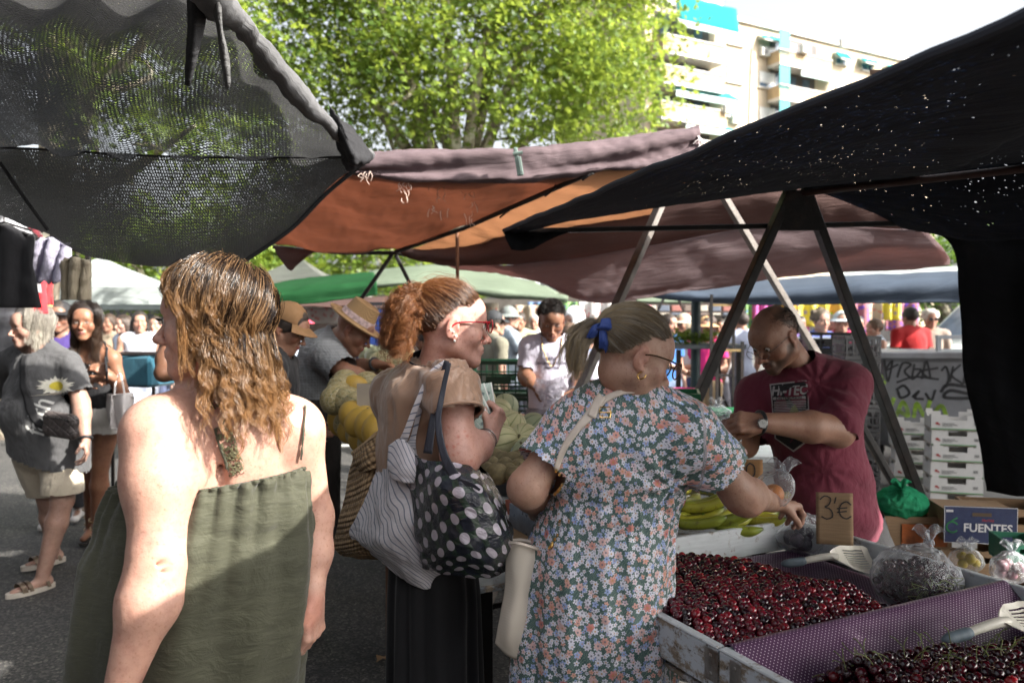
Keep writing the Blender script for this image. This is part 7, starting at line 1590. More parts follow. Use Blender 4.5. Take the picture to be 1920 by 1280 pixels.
def hz(u,v):
 e=uedge(v)-u;a=np.clip(e/.22,0,1);return .684+.0126+(.105*(a*a*(3-2*a)))*min(1,.55+(v+.0)*2.2)*min(1,(.80-v)/.10*.5+.55)
pos=[];rr=np.random.default_rng(12);sp=.0258
for lay in range(2):
 j=0;v_=.028+(.01 if lay else 0)
 while v_<.785:
  u_=.016+(sp/2 if(j+lay)%2 else 0)
  while u_<uedge(v_)+.005:
   uu=u_+rr.normal()*.0030;v2_=v_+rr.normal()*.0030;z=hz(uu,v2_)-lay*.020+rr.normal()*.0022
   if not(lay and z<.697):pos.append((uu,np.clip(v2_,.026,.786),max(z,.6975),lay))
   u_+=sp
  v_+=sp*.87;j+=1
for i in range(34):v_=rr.uniform(.05,.6);pos.append((uedge(v_)+abs(rr.normal())*.045+.01,v_,.6975,0))
pos=[p_ for p_ in pos if p_[0]<1.0]
def rotz(a,b,c):return np.array(Matrix.Rotation(a,3,'X')@Matrix.Rotation(b,3,'Y')@Matrix.Rotation(c,3,'Z'))
def cherries(pos,nind,label,group,seed,stems=False,dark=0.):
 r=np.random.default_rng(seed);cam_=V(0,0,CZ);W=[(T3(p_[0],p_[1],p_[2]),p_[3])for p_ in pos];vis=[w for w in W if w[1]==0];rest=[w for w in W if w[1]]
 def key(w):
  q=w[0];px=960+F*q[0]/q[1];py=600+F*(CZ-q[2])/q[1];hid=px>1915 or py>1276 or px<1262;return(hid,np.linalg.norm(q-cam_))
 vis.sort(key=key);ind,rest=vis[:nind],vis[nind:]+rest;protos=[]
 def color():
  c=np.array(CC[r.choice(7,p=CP)]);return c*(1-dark)if c[0]<.2 else c
 for i,(q,_)in enumerate(ind):
  a=r.uniform(0,6.28,3);sc=r.uniform(.9,1.08)
  if i<12:
   o=mk('cherry',cv,cf,CHM,None,col=np.tile(color(),(len(cv),1)),origin=(0,0,0));protos.append(o);st=None
   if stems and i%2:
    c=crom([V(0,0,.0095),V(.004,.002,.025),V(.012+.004*(i%3),.004,.042),V(.026,-.004+.004*(i%4),.052-.004*(i%3))],9);vv,ff=tube_vf(c,[.0011]*8+[.0018],5);mk('stem',vv,ff,STEM,o)
  else:o=dup(protos[r.integers(12)])
  o.location=tuple(q);o.rotation_euler=tuple((a if not stems else(r.normal()*.7,r.normal()*.7,a[2])));o.scale=(sc,sc,sc);tag(o,label,'cherry',group)
 ms,cols=[],[]
 for q,_ in rest:A=rotz(*r.uniform(0,6.28,3))*r.uniform(.9,1.08);ms.append((lv_@A.T+q,lf_));cols.append(np.tile(color(),(len(lv_),1)))
 if ms:
  v,f=join(ms);o=mk('cherry_heap',v,f,CHM,None,col=np.concatenate(cols));tag(o,label.split(' in the ')[0].replace('cherry','cherries')+', the packed rest of the '+('near' if stems else 'far')+' tray heap','cherries',group,'stuff')
STEM=M('cherry_stem',(.11,.14,.03),.5,.35,60)
cherries(pos,300,'dark red stemless cherry in the big heap in front of the floral dress','stemless cherries in the far tray',3)
heap2=[];rr=np.random.default_rng(13)
for lay in range(2):
 j=0;v_=-.78
 while v_<-.10:
  u_=.05+(sp/2 if(j+lay)%2 else 0)
  while u_<1.0:
   e=min(u_-.10,.99-u_,-.115-v_+.05*math.sin(u_*7),v_+.80);
   if e>0:a=min(e/.12,1);z=.697+.095*a*a*(3-2*a)-lay*.02+rr.normal()*.003;(z>.69)and heap2.append((u_+rr.normal()*.0035,v_+rr.normal()*.0035,max(z,.697),lay))
   u_+=sp*1.04
  v_+=sp*.9;j+=1
cherries(heap2,260,'near-black cherry with a green stem in the near tray at the lower right corner','stalked cherries in the near tray',4,True,.45)
def scoop(o_,R,label):
 t=thing('slotted_scoop',o_,label,'scoop','slotted scoops in the cherry trays');WP_=M('cream_plastic',(.74,.71,.62),.32,.05,20,.1,200);GR=M('grey_grip',(.13,.17,.20),.55,.1,60)
 W=lambda x,y,z:o_+R@(V(x,y,z)*1.15);m=MB()
 def wd(x):return np.interp(x,[0,.02,.05,.10,.128,.135],[.012,.028,.046,.055,.050,.040])
 xs=np.linspace(0,.135,28)
 zc=lambda x,y:.030-.026*min(1,x/.09)+.010*(abs(y)/wd(x))**3
 def strip(fn0,fn1,xr):
  vv=[];
  for x in xr:
   for k in np.linspace(0,1,4):y=fn0(x)*(1-k)+fn1(x)*k;vv.append(W(x,y,zc(x,y)))
  v,f=thick(np.array(vv),gridf(4,len(xr)),.0028);m.add(v,f)
 strip(lambda x:-wd(x),lambda x:wd(x),np.linspace(0,.052,12));strip(lambda x:-wd(x),lambda x:wd(x),np.linspace(.118,.135,5))
 n=9
 for i in range(n+1):
  lo=lambda x,i=i:-wd(x)+(.010 if i else 0)+(wd(x)*2-.020)*((i-.25)/n if i else 0);hi=lambda x,i=i:-wd(x)+.010+(wd(x)*2-.020)*((i+.25)/n)if i<n else wd(x);strip(lo,hi,np.linspace(.052,.118,14))
 m.build('blade',WP_,t,smooth=True);mb=MB();c=crom([W(.02,0,.028),W(-.01,0,.032),W(-.05,0,.026),W(-.085,0,.018)],14);v,f=tube_vf(c,np.linspace(.013,.0105,14),12);mb.add(v,f);mb.build('neck',WP_,t,smooth=True)
 c=crom([W(-.072,0,.0205),W(-.10,0,.016),W(-.14,0,.012)],14);v,f=tube_vf(c,[.0115]*2+[.0145]*9+[.013,.010,.006],12);mk('grip',v,f,GR,t);return t
def dirR(d,tilt=0.):d=nrm(d);x=d;z=nrm(V(0,0,1)-d*d[2]);y=np.cross(z,x);return np.stack([x,y,z],1)@np.array(Matrix.Rotation(tilt,3,'X'))
q=GP(1552,1058,.745);scoop(q,dirR(V(1,.10,.02),.5),'cream slotted scoop with grey grip lying beside the bag of plums in the far tray')
q=GP(1868,1186,.79);scoop(q,dirR(V(1,.25,.08),.45),'cream slotted scoop with grey grip cut off by the right edge, on the stalked cherries')
def cardboard(name,col=(.30,.20,.115)):
 g=G(name);o=g.co();c=g.ramp(g.noise(g.mp(o,(1,1,14)),9,4),[(.3,tuple(x*.85 for x in col)),(.7,tuple(x*1.12 for x in col))]);g.bsdf(c,.85,g.bump(g.n('TexWave',{'Vector':o,'Scale':60.}),.12,.001));return g.m
KRAFT=cardboard('kraft_card');KRAFT2=cardboard('kraft_box',(.27,.175,.10));PEN=M('marker_ink',(.035,.03,.03),.6,.1,90)
def card(px,py,d,w,h,R,label,strokes,col=KRAFT):
 c=P(px,py,d);t=thing('price_card',c,label,'price card');n=10;g_=np.array([(x,y,.004*math.sin(x*30)+.006*y/h)for y in np.linspace(-h/2,h/2,n)for x in np.linspace(-w/2,w/2,n)]);v=g_@R.T+c;v2,f2=thick(v,gridf(n,n),.003);mk('card',v2,f2,col,t);bv=BVHTree.FromPolygons(v.tolist(),gridf(n,n).tolist())
 for s in strokes:decal(stroke(s,.0042),c,R,bv,PEN,'pen_stroke',t,.0018,.02)
 return t
cr=lambda pts:[tuple(p_[:2])for p_ in crom([(a,b,0)for a,b in pts],18)]
three=cr([(-.045,.062),(-.030,.074),(-.012,.066),(-.018,.045),(-.030,.038),(-.012,.030),(-.006,.008),(-.024,-.002),(-.040,.006)])
euro=cr([(.050,.048),(.036,.058),(.020,.048),(.014,.028),(.020,.010),(.036,.002),(.050,.010)])
card(1565,972,2.62,.115,.17,logo_frame(V(0,0,0),V(-.15,-1,.12)),'brown cardboard price card reading 3 euros, standing at the far edge of the cherry tray',[three,[(.004,.070),(.000,.052)],euro,[(.008,.034),(.038,.038)],[(.008,.022),(.036,.026)]])
zero=cr([(.0,.03),(.014,.02),(.016,-.005),(.004,-.02),(-.010,-.008),(-.010,.018),(.0,.03)])
card(1398,884,2.75,.115,.085,logo_frame(V(0,0,0),V(-.1,-1,.15)),'small brown cardboard price card ending in 0, between the bananas and the stallholder',[[(x-.03,y)for x,y in zero],[(x+.014,y)for x,y in zero]],cardboard('orange_card',(.32,.17,.07)))
def plastic(name,tint=(.9,.92,.95),op=.35,rough=.12):
 g=G(name);o=g.co();n_=g.bump(g.noise(o,26,5,.6,dist=1.5),.9,.02);gl=g.n('BsdfGlossy',{0:tint,'Roughness':rough,'Normal':n_});df=g.n('BsdfTranslucent',{0:tint});d2=g.n('BsdfDiffuse',{0:tint,'Normal':n_});s=g.n('MixShader',{0:.5,1:df,2:d2});s=g.n('MixShader',{0:.3,1:s,2:gl});fr=g.n('LayerWeight',{0:.45},out=1)
 return g.fin(g.n('MixShader',{0:g.ma('ADD',op,g.ma('MULTIPLY',fr,.55),clamp=True),1:g.n('BsdfTransparent',{0:(.96,.96,.97)}),2:s}))
CLEAR=plastic('clear_plastic',(.75,.78,.82),.13);MILK=plastic('milky_plastic',(.72,.70,.78),.55,.25);GRNP=plastic('green_plastic',(.04,.34,.17),.80,.25)
def bag(name,c,rx,ry,rz,neck,label,mat,content=None,cr_=.02,ncont=40,fill=.0,seed=1,cmat=None,ears=True,group=None,clabel=None):
 """knotted bag: creased sack gathered to a knot, loose ears, fruit inside"""
 t=thing(name,c-V(0,0,rz),label,'plastic bag',group);S=SDF();neck=np.asarray(neck,float);S.el(c,V(rx,ry,rz),None,.02);S.rc(c+V(0,0,rz*.3),c*.35+neck*.65,min(rx,ry)*.75,.022,.05);S.rc(c*.35+neck*.65,neck,.020,.010,.012)
 v,f=S.mesh(.0065 if rx<.16 else .009);n=vnormals(v,f);d=v-neck;r=np.linalg.norm(d,axis=1);az=np.arctan2(d@nrm(np.cross(neck-c,V(0,-1,.2))),d[:,1]*.8+.2*d[:,0]);k=np.exp(-r/(rz*1.3));v=v+n*(.010*k*(np.abs(np.sin(az*8+seed+2*np.sin(r*40)))-.5)+noise3(v,28,seed,3)*.006)[:,None];v[:,2]=np.maximum(v[:,2],c[2]-rz+.001);sk_=mk('bag_skin',v,f,mat,t)
 if ears:
  r_=np.random.default_rng(seed)
  for s in(-1,1):
   a=nrm(neck-c+V(s*.06,0,.02));b=V(s*.5,.1,1);L_=.055;rows=[[neck+V(-.006,0,0),neck,neck+V(.006,0,0)],[neck+nrm(b)*L_*.5+V(-.02,.01,0),neck+nrm(b)*L_*.5+V(0,-.012,0),neck+nrm(b)*L_*.5+V(.02,.008,0)],[neck+nrm(b)*L_+V(-.026,0,-.01),neck+nrm(b)*L_+V(0,.01,.006),neck+nrm(b)*L_+V(.024,-.01,-.012)]]
   vv,ff,_=patch(rows,12,12,True);vv=vv+(noise3(vv,60,seed+s)[:,None]*.004);mk('bag_ear',*thick(vv,ff,.0008),mat,t)
  ev,ef=tube_vf([neck+V(math.cos(a)*.011,math.sin(a)*.009,.004*math.sin(3*a))for a in np.linspace(0,6.28,18,endpoint=False)],.006,8,False,True);mk('knot',ev,ef,mat,t)
 if cmat is not None:
  r_=np.random.default_rng(seed+5);pts=[]
  for _ in range(4000):
   if len(pts)>=ncont:break
   q=r_.uniform(-1,1,3);
   if np.linalg.norm(q)>1:continue
   p_=c+q*V(rx-cr_-.006,ry-cr_-.006,rz-cr_-.004);
   if p_[2]>c[2]+rz*fill:continue
   if all(np.linalg.norm(p_-x)>cr_*1.55 for x in pts):pts.append(p_)
  m=MB();m.lathe([(cr_*math.sin(a),-cr_*.94*math.cos(a))for a in np.linspace(0,math.pi,11)],n=16);bv_,bf_=np.array(m.v),np.array(m.f);o0=None
  for p_ in pts:
   if o0 is None:o0=mk(content,bv_+p_,bf_,cmat,t,origin=None);me=o0.data;o0.location=tuple(p_-wloc(t));me.transform(Matrix.Translation(Vector(-(p_-wloc(t)))))
   else:dd=dup(o0,p_-wloc(t),tuple(r_.uniform(0,6,3)),r_.uniform(.9,1.1))
   o_=o0 if o0 and len(pts)==1 else(dd if p_ is not pts[0]else o0);
 return t
PLUM=M('plum_skin',(.030,.018,.040),.35,.4,30,.05);ORAN=M('orange_skin',(.62,.20,.02),.4,.1,30,.4,260);CHD=M('dark_cherry',(.03,.005,.009),.2,.3,40,0)
c=GP(1512,1006,.748);bag('plastic_bag',c,.115,.09,.058,P(1492,952,2.85),'clear bag of dark plums with a twisted neck at the far tray edge',CLEAR,'plum',.030,16,.8,3,PLUM,False)
c=GP(1716,1084,.777);bag('plastic_bag',c,.130,.105,.088,P(1742,1016,2.42),'big knotted clear bag of dark cherries and stalks beside the right board of the tray',CLEAR,'cherry',.0135,130,.45,5,CHD)
MB_=MB()
for i in range(60):
 q=c+V(random.uniform(-.06,.09),random.uniform(-.11,-.02),random.uniform(-.06,.02));MB_.tube(crom([q,q+V(random.uniform(-.02,.02),0,.012),q+V(random.uniform(-.04,.04),random.uniform(-.01,.01),random.uniform(-.01,.02))],5),.001,4)
o_=MB_.build('loose_stalks',STEM,bpy.data.objects['plastic_bag.001']);o_['kind']='stuff'
c=P(1362,828,2.92);bag('plastic_bag',c,.050,.045,.085,P(1366,776,2.93),'clear bag of oranges held up by the stallholder in the maroon shirt',CLEAR,'orange',.034,5,.9,7,ORAN,False)
c=P(1452,918,2.30);c[2]=P(0,920,2.3)[2];bag('plastic_bag',c,.048,.045,.045,P(1470,892,2.30),'clear bag with oranges in the right hand of the woman in the floral dress',CLEAR,'orange',.030,4,.9,8,ORAN,True)
c=P(1688,945,3.75);bag('plastic_bag',c,.130,.10,.075,P(1690,918,3.7),'crumpled green plastic bag knotted on top of the orange crate',GRNP,seed=9)
c=P(1812,1050,3.5);bag('plastic_bag',c,.07,.06,.045,P(1815,1030,3.5),'small clear bag with something yellow below the blue and white box',CLEAR,'lemon',.022,7,.5,10,M('lemon_skin',(.55,.42,.04),.4,.1,30),True)
c=P(1893,1066,3.2);bag('plastic_bag',c,.075,.06,.055,P(1898,1036,3.2),'small clear bag at the right edge above the near cherry tray',CLEAR,'onion',.022,6,.4,11,M('onion_skin',(.25,.12,.14),.4,.3,30),True)
c=P(1344,790,4.6);bag('plastic_bag',c,.11,.09,.09,P(1344,762,4.6),'clear crumpled bag on the green crate between the two women\'s stall and the stallholder',CLEAR,seed=12)
c=P(1030,738,4.72);v,f,uv=patch([[(1006,708,4.74),(1030,712,4.66),(1058,700,4.70),(1066,690,4.76)],[(1002,726,4.72),(1026,732,4.62),(1048,730,4.64),(1062,718,4.74)],[(1012,748,4.72),(1028,752,4.62),(1042,750,4.64),(1054,738,4.72)],[(1020,764,4.74),(1030,772,4.68),(1036,768,4.68),(1042,758,4.74)]],40,40);v=v+vnormals(v,f)*(noise3(v,26,5,3)[:,None]*.018)
pb=thing('plastic_bag',c-V(0,0,.1),'thin milky plastic bag being opened by the young man in the pale t-shirt','plastic bag');mk('bag_skin',v,f,MILK,pb);mk('bag_skin',v+V(.01,.04,-.01),f,MILK,pb)
def banana_mat():
 g=G('banana_skin');o=g.co();at=g.n('Attribute',attribute_name='Col');c=g.mix(g.ramp(g.noise(o,20,5,.7),[(.60,0),(.68,.7)]),at,(.10,.07,.02));g.bsdf(c,.42,g.bump(g.noise(o,40,3),.15,.002));return g.m
BAN=banana_mat()
def banana_vf(L_=.19,bend=1.05,r=.019):
 K=22;v=[];n=10;R0=L_/bend
 for i in range(K):
  t=i/(K-1);a=(t-.5)*bend;c=V(R0*math.sin(a),0,R0*(1-math.cos(a)));tx=V(math.cos(a),0,math.sin(a));nz=V(-math.sin(a),0,math.cos(a));rr_=r*np.interp(t,[0,.03,.09,.2,.5,.82,.93,.97,1],[.30,.32,.42,.85,1.0,.92,.55,.30,.22])
  for j in range(n):b=2*math.pi*j/n;q=rr_*(1+.07*math.cos(5*b));v.append(c+V(0,1,0)*q*math.cos(b)+nz*q*math.sin(b))
 f=[(i*n+j,i*n+(j+1)%n,(i+1)*n+(j+1)%n,(i+1)*n+j)for i in range(K-1)for j in range(n)]+[tuple(range(n))[::-1],tuple((K-1)*n+j for j in range(n))];col=np.zeros((K*n,3));return np.array(v),f,K,n
def bunch(c,R,k,label,seed,tone=.5):
 tone+=.2
 t=thing('banana_bunch',c,label,'bananas','banana bunches on the stall');r=np.random.default_rng(seed)
 for i in range(k):
  v,f,K,n=banana_vf(r.uniform(.20,.235),r.uniform(.8,1.15),r.uniform(.0205,.0235));tt=np.repeat(np.linspace(0,1,K),n);g_=np.clip(tone+r.normal()*.15,0,1);base=np.array((.18,.27,.025))*(1-g_)+np.array((.46,.38,.035))*g_
  col=np.tile(base,(len(v),1));e=np.clip((np.abs(tt-.5)-.33)*6,0,1)[:,None];col=col*(1-e)+np.array((.14,.22,.03))*e;tip=(tt>.965)[:,None];col=np.where(tip,(.02,.016,.012),col);v[:,0]+=.085
  A=np.array(Matrix.Rotation((i-(k-1)/2)*.30+r.normal()*.05,3,'Z')@Matrix.Rotation(r.normal()*.12,3,'Y'));v=v@A.T;v[:,2]+=.006*i;v=v@R.T+c;mk('banana',v,f,BAN,t,col=col)
 m=MB();v,f=tube_vf([c-R@V(.035,0,-.010),c-R@V(.01,0,-.004),c+R@V(.012,0,.0)],[.012,.014,.011],8);m.add(v,f);m.build('crown_stem',M('banana_crown',(.10,.09,.03),.7),t,smooth=True);return t
st3=thing('fruit_stall_table',T3(.5,1.15,0),'low stall tray holding the bananas, beyond the cherry trays','market stall')
board('tray_bottom',-.25,1.15,1.0,1.15,.70,.72,.62,WBO,st3);board('front_board',-.25,.86,1.0,.86,.70,.765,.02,WPA,st3);board('side_board',-.26,.86,-.26,1.45,.70,.80,.02,WPA,st3)
for(u,v)in((-.2,.9),(.95,.9),(-.2,1.4),(.95,1.4)):MB().beam(T3(u,v,0),T3(u,v,.70),.04).build('table_leg',DST,st3)
def bR(az,roll=0.,pit=0.):return np.array(Matrix.Rotation(az,3,'Z')@Matrix.Rotation(pit,3,'Y')@Matrix.Rotation(roll,3,'X'))
for i,(px,py,z,az,k,tone,lab)in enumerate([(1290,985,.80,.35,5,.30,'green-yellow banana bunch at the left end, touching the floral dress'),(1352,985,.80,.1,4,.22,'greenest banana bunch in front, under the reaching arm'),(1300,958,.84,.5,5,.45,'banana bunch lying highest, behind the arm of the floral dress'),(1400,972,.80,.05,4,.55,'yellower banana bunch below the reaching hand'),(1268,945,.84,.9,4,.6,'yellow banana bunch standing at the waist of the floral dress'),(1440,958,.80,.3,3,.5,'banana bunch at the right end beside the plum bag'),(1330,925,.83,.3,4,.4,'banana bunch farthest back under the price card')]):
 q=GP(px-25,py,z);bunch(q,bR(az,random.uniform(-.5,.2),-.05),k,lab,60+i,tone)
def crate_box(name,c,sz,R,label,mat,cat='box',wall=.012,group=None,hand=True,top_open=True):
 t=thing(name,c-V(0,0,sz[2]/2),label,cat,group);x,y,z=sz;M_=lambda lc,ls:MB().box(c+R@V(*lc),ls,R,bev=.002)
 M_((0,0,-z/2+wall/2),(x,y,wall)).build('bottom',mat,t)
 for s in(-1,1):
  M_((s*(x/2-wall/2),0,wall/2+.001),(wall,y-2*wall-.002,z-wall-.002)).build('end_panel',mat,t)
  if hand:
   m=MB();hw,hh=x*.16,z*.11;yy=s*(y/2-wall/2);zc=z*.18
   m.box(c+R@V(0,yy,(-z/2+(zc-hh))/2+wall/2),(x,wall,zc-hh+z/2-wall),R);m.box(c+R@V(0,yy,(z/2+zc+hh)/2),(x,wall,z/2-zc-hh),R)
   for q in(-1,1):m.box(c+R@V(q*(x/2+hw)/2,yy,zc),(x/2-hw,wall,2*hh),R)
   m.build('side_panel',mat,t)
  else:M_((0,s*(y/2-wall/2),wall/2+.001),(x,wall,z-wall-.002)).build('side_panel',mat,t)
 return t
R15=rotm((-.1,1,0));R15[:,0]=nrm(np.cross(R15[:,1],V(0,0,1)))
ORGP=M('orange_print',(.34,.09,.02),.75,.6,14,dirt=(.05,.03,.02));NAVY=M('navy_print',(.018,.028,.085),.6,.15,30)
RB=rotm((.25,1,0))
c=P(1700,986,3.78);cb_=crate_box('cardboard_crate',c,(.30,.24,.145),rotm((.12,1,0)),'brown cardboard crate with orange printed side under the green bag',KRAFT2,'crate');MB().box(c+rotm((.12,1,0))@V(.035,-.123,-.01),(.20,.003,.10),rotm((.12,1,0))).build('printed_panel',ORGP,cb_)
c=P(1708,1046,3.8);c=V(c[0],c[1],c[2]);crate_box('cardboard_crate',c,(.32,.26,.15),rotm((.15,1,0)),'dark cardboard crate below the one with the green bag',KRAFT2,'crate')
c=P(1716,1120,3.8);crate_box('cardboard_crate',c,(.34,.28,.20),rotm((.1,1,0)),'lowest crate of the stack carrying the green bag',KRAFT2,'crate')
R3=rotm((.22,1,0));c=P(1880,975,3.72);crate_box('cardboard_box',c,(.34,.25,.16),R3,'plain brown cardboard box with a hand slot at the right edge',KRAFT2)
c=P(1838,984,3.55);RF=rotm((.16,1,.0));fb=thing('fruit_box',c-V(0,0,.09),'dark blue fruit box with white FUENTES lettering at the right','box');MB().box(c+RF@V(0,.11,-.005),(.30,.20,.145),RF).build('box_body',KRAFT2,fb)
MB().box(c+RF@V(0,0,0),(.305,.006,.165),RF,bev=.001).build('printed_panel',NAVY,fb);LF=np.stack([RF[:,0],RF[:,2],-RF[:,1]],1);DG=M('print_white_clean',(.60,.60,.62),.7,.05,60);fo=c-RF[:,1]*.0045
def fdec(polys,m,nm,parent=fb,o=fo,R=LF):return decal(polys,o,R,None,m,nm,parent,0,.08)
fdec([[(x+.030,y-.014)for x,y in p_]for p_ in text_mesh('FUENTES',.052,.0012,0,sx=.98)],DG,'box_lettering');fdec([[(x*1.+.03,y+.022)for x,y in p_]for p_ in text_mesh('FRUTAS',.014,.0002)],M('print_red',(.35,.03,.03),.7),'box_small_lettering')
fdec(stroke([(-.118+.024*math.cos(a),-.012+.024*math.sin(a))for a in np.linspace(.6,5.6,16)],.007)+stroke([(-.130,.008),(-.112,.022),(-.098,.030)],.006),M('print_green',(.03,.22,.07),.7),'box_logo');fdec([rect(-.035,.040,.045,.056)],M('slot_dark',(.10,.07,.045),.9),'hand_slot');fdec([rect(-.145,.056,-.115,.066)],DG,'box_mark')
fdec([rect(-.1525,-.0825,.1525,-.080),rect(-.1525,.080,.1525,.0825),rect(-.1525,-.080,-.150,.080),rect(.150,-.080,.1525,.080)],DG,'box_outline')
for i,(px,py,d,sz,lab)in enumerate([(1825,1045,3.72,(.36,.26,.13),'brown cardboard box directly under the blue and white one'),(1860,1120,3.75,(.5,.3,.2),'large brown box at the bottom right stack'),(1905,1030,3.3,(.14,.2,.10),'small carton at the right edge with green lining')]):
 crate_box('cardboard_box',P(px,py,d),sz,R3,lab,KRAFT2 if i<2 else M('green_lining',(.02,.14,.08),.6))
def white_box(c,R,label):
 t=thing('fruit_box',c,label,'box','white fruit boxes stacked by the dumpster');x,y,z=.385,.29,.128;W_=M('white_carton',(.56,.55,.53),.8,.06,9,.1,50);K_=M('carton_inside',(.33,.27,.20),.85);GL=M('green_line',(.02,.22,.06),.7)
 B_=lambda lc,ls,m,n_,p_=t:MB().box(c+R@V(*lc),ls,R).build(n_,m,p_)
 B_((0,0,.004),(x,y,.008),K_,'bottom')
 for s in(-1,1):
  m=MB();yy=s*(y/2-.004);m.box(c+R@V(0,yy,.045),(x,.008,.072),R)
  for q in(-1,1):m.box(c+R@V(q*x*.34,yy,.103),(x*.32,.008,.044),R);m.box(c+R@V(q*(x/2-.035),yy,.136),(.05,.007,.022),R)
  p_=m.build('side_panel',W_,t);B_((s*(x/2-.004),0,.056),(.0078,y-.018,.094),W_,'end_panel');B_((s*(x/2-.004),y*.33,.115),(.0078,y*.26,.022),W_,'end_tab');B_((s*(x/2-.004),-y*.33,.115),(.0078,y*.26,.022),W_,'end_tab')
 B_((0,-y/2-.0012,.010),(x,.0018,.007),GL,'green_line');B_((x/2+.0012,0,.010),(.0018,y,.007),GL,'green_line')
 RD=M('print_red',(.35,.03,.03),.7);DKT=M('print_grey',(.12,.12,.12),.7);LF_=np.stack([R[:,0],R[:,2],-R[:,1]],1);LE=np.stack([R[:,1],R[:,2],R[:,0]],1);o1=c+R@V(0,-y/2-.0022,0);o2=c+R@V(x/2+.0022,0,0)
 d_=lambda ps,m,n_,o,RR:decal(ps,o,RR,None,m,n_,t,0,.2);d_([[(-.15+.010*math.cos(a)*q,.055+.008*math.sin(a)*q)for a in np.linspace(0,6.28,10,endpoint=False)]for q in(1.3,)]+[rect(-.142,.040,-.128,.052)],RD,'fruit_mark',o1,LF_)
 d_([rect(-.112,.052,-.02,.058),rect(-.112,.040,.0,.046),rect(-.112,.030,-.04,.034)],DKT,'print_lines',o1,LF_);d_([rect(.12,.045,.155,.050),rect(.12,.053,.155,.058),rect(.12,.061,.155,.066)],DKT,'print_code',o1,LF_)
 d_(stroke([(-.08,.04),(-.05,.075),(-.02,.05),(.0,.08)],.008),GL,'green_mark',o2,LE);d_([rect(-.085,.03,-.06,.05),rect(-.05,.030,-.03,.04)],RD,'fruit_mark',o2,LE);d_(stroke([(-.02,.035),(.03,.06),(.09,.05)],.006)+stroke([(.02,.03),(.08,.033)],.004),DKT,'print_lines',o2,LE);return t
RW=rotm((.30,1,0));base1=GP(1785,948,0);base2=GP(1716,918,0);names=['bottom','second from the bottom','third from the bottom','fourth from the bottom','fifth from the bottom','second from the top','top'];zh=.130
wb=white_box(base1,RW,'white fruit box, bottom of the taller front stack by the dumpster')
for i in range(1,6):dup(wb,base1+V(.004*math.sin(i*5),.004*math.cos(i*3),zh*i),(0,0,.02*math.sin(i*7)),label='white fruit box, %s of the taller front stack by the dumpster'%(names[i]if i<5 else 'top'))
for i in range(5):dup(wb,base2+V(.01*math.sin(i*4),.006*math.cos(i*3),zh*i),(0,0,.03*math.sin(i*5)),label='white fruit box, %s of the shorter rear stack by the dumpster'%(['bottom','second from the bottom','middle','second from the top','top'][i]))
dq=GP(1665,885,0);dm=thing('dumpster',dq+V(.7,.6,0),'grey metal dumpster on wheels covered in black and lime graffiti','dumpster');GM=M('galvanised_steel',(.17,.175,.19),.5,.18,3,.2,30,metal=.3,dirt=(.13,.12,.12));RD_=rotm((.10,1,0));dc=dq+V(.80,.45,0)
def db(lc,ls,n_,mat=GM,parent=dm,bev=.01):return MB().box(dc+RD_@V(*lc),ls,RD_,bev=bev).build(n_,mat,parent)
vv=[];
for z,w,d_ in((.22,.66,.36),(.28,.70,.40),(1.12,.80,.48),(1.16,.82,.50)):vv+=[dc+RD_@V(a*w,b*d_,z)for a,b in((-1,-1),(1,-1),(1,1),(-1,1))]
ff=[(3,2,1,0)]+[(i*4+j,i*4+(j+1)%4,i*4+4+(j+1)%4,i*4+4+j)for i in range(3)for j in range(4)];bdy=mk('body',vv,ff,GM,dm,smooth=False)
for s in(-1,1):db((0,s*.50,1.19),(1.74,.06,.07),'rim');db((s*.84,0,1.19),(.06,.94,.068),'rim')
db((0,0,1.215),(1.60,.90,.02),'lid',M('lid_grey',(.22,.24,.26),.5,.2,5,metal=.2,dirt=(.1,.1,.1)))
hb=MB();hc=dc+RD_@V(-.05,-.30,1.23);hb.beam(hc+V(-.14,0,0),hc+V(-.14,0,.13),.04);hb.beam(hc+V(.14,0,0),hc+V(.14,0,.13),.04);hb.beam(hc+V(-.165,0,.145),hc+V(.165,0,.145),.04);hb.build('lifting_frame',M('light_steel',(.42,.44,.46),.5),dm)
for(x,y)in((-.55,-.3),(.55,-.3),(-.55,.3),(.55,.3)):
 w=dc+RD_@V(x,y,.09);cs=MB();cs.box(w+V(0,0,.10),(.07,.10,.08),RD_);cs.beam(w+RD_@V(.03,0,.09),w+RD_@V(.03,0,0),.012,.05);cs.beam(w+RD_@V(-.03,0,.09),w+RD_@V(-.03,0,0),.012,.05);cso=cs.build('caster',DST,dm)
 MB().lathe([(0,.018),(.04,.02),(.085,.018),(.088,.0),(.085,-.018),(.04,-.02),(0,-.018)],w,np.stack([V(0,0,1),RD_[:,1],RD_[:,0]],1),20).build('wheel',M('rubber',(.02,.02,.02),.8),cso,smooth=True)
bvd=BVHTree.FromPolygons([list(map(float,q))for q in vv],ff);gfr=np.stack([RD_[:,0],V(0,0,1),-RD_[:,1]],1);GB=M('graffiti_black',(.02,.02,.024),.6,.2,30);GL_=M('graffiti_lime',(.22,.36,.03),.6,.4,9,dirt=(.2,.22,.2));gs=dc[1]/F
def gst(pts,w,mat=GB,nm='graffiti_stroke'):
 o0=P(1750,760,dc[1]-.6);p_=[((x-1750)*gs,-(y-760)*gs)for x,y in crom([(a,b,0)for a,b in pts],max(8,len(pts)*4))[:,:2]];decal(stroke(p_,w),o0,gfr,bvd,mat,nm,dm,.004,.12)
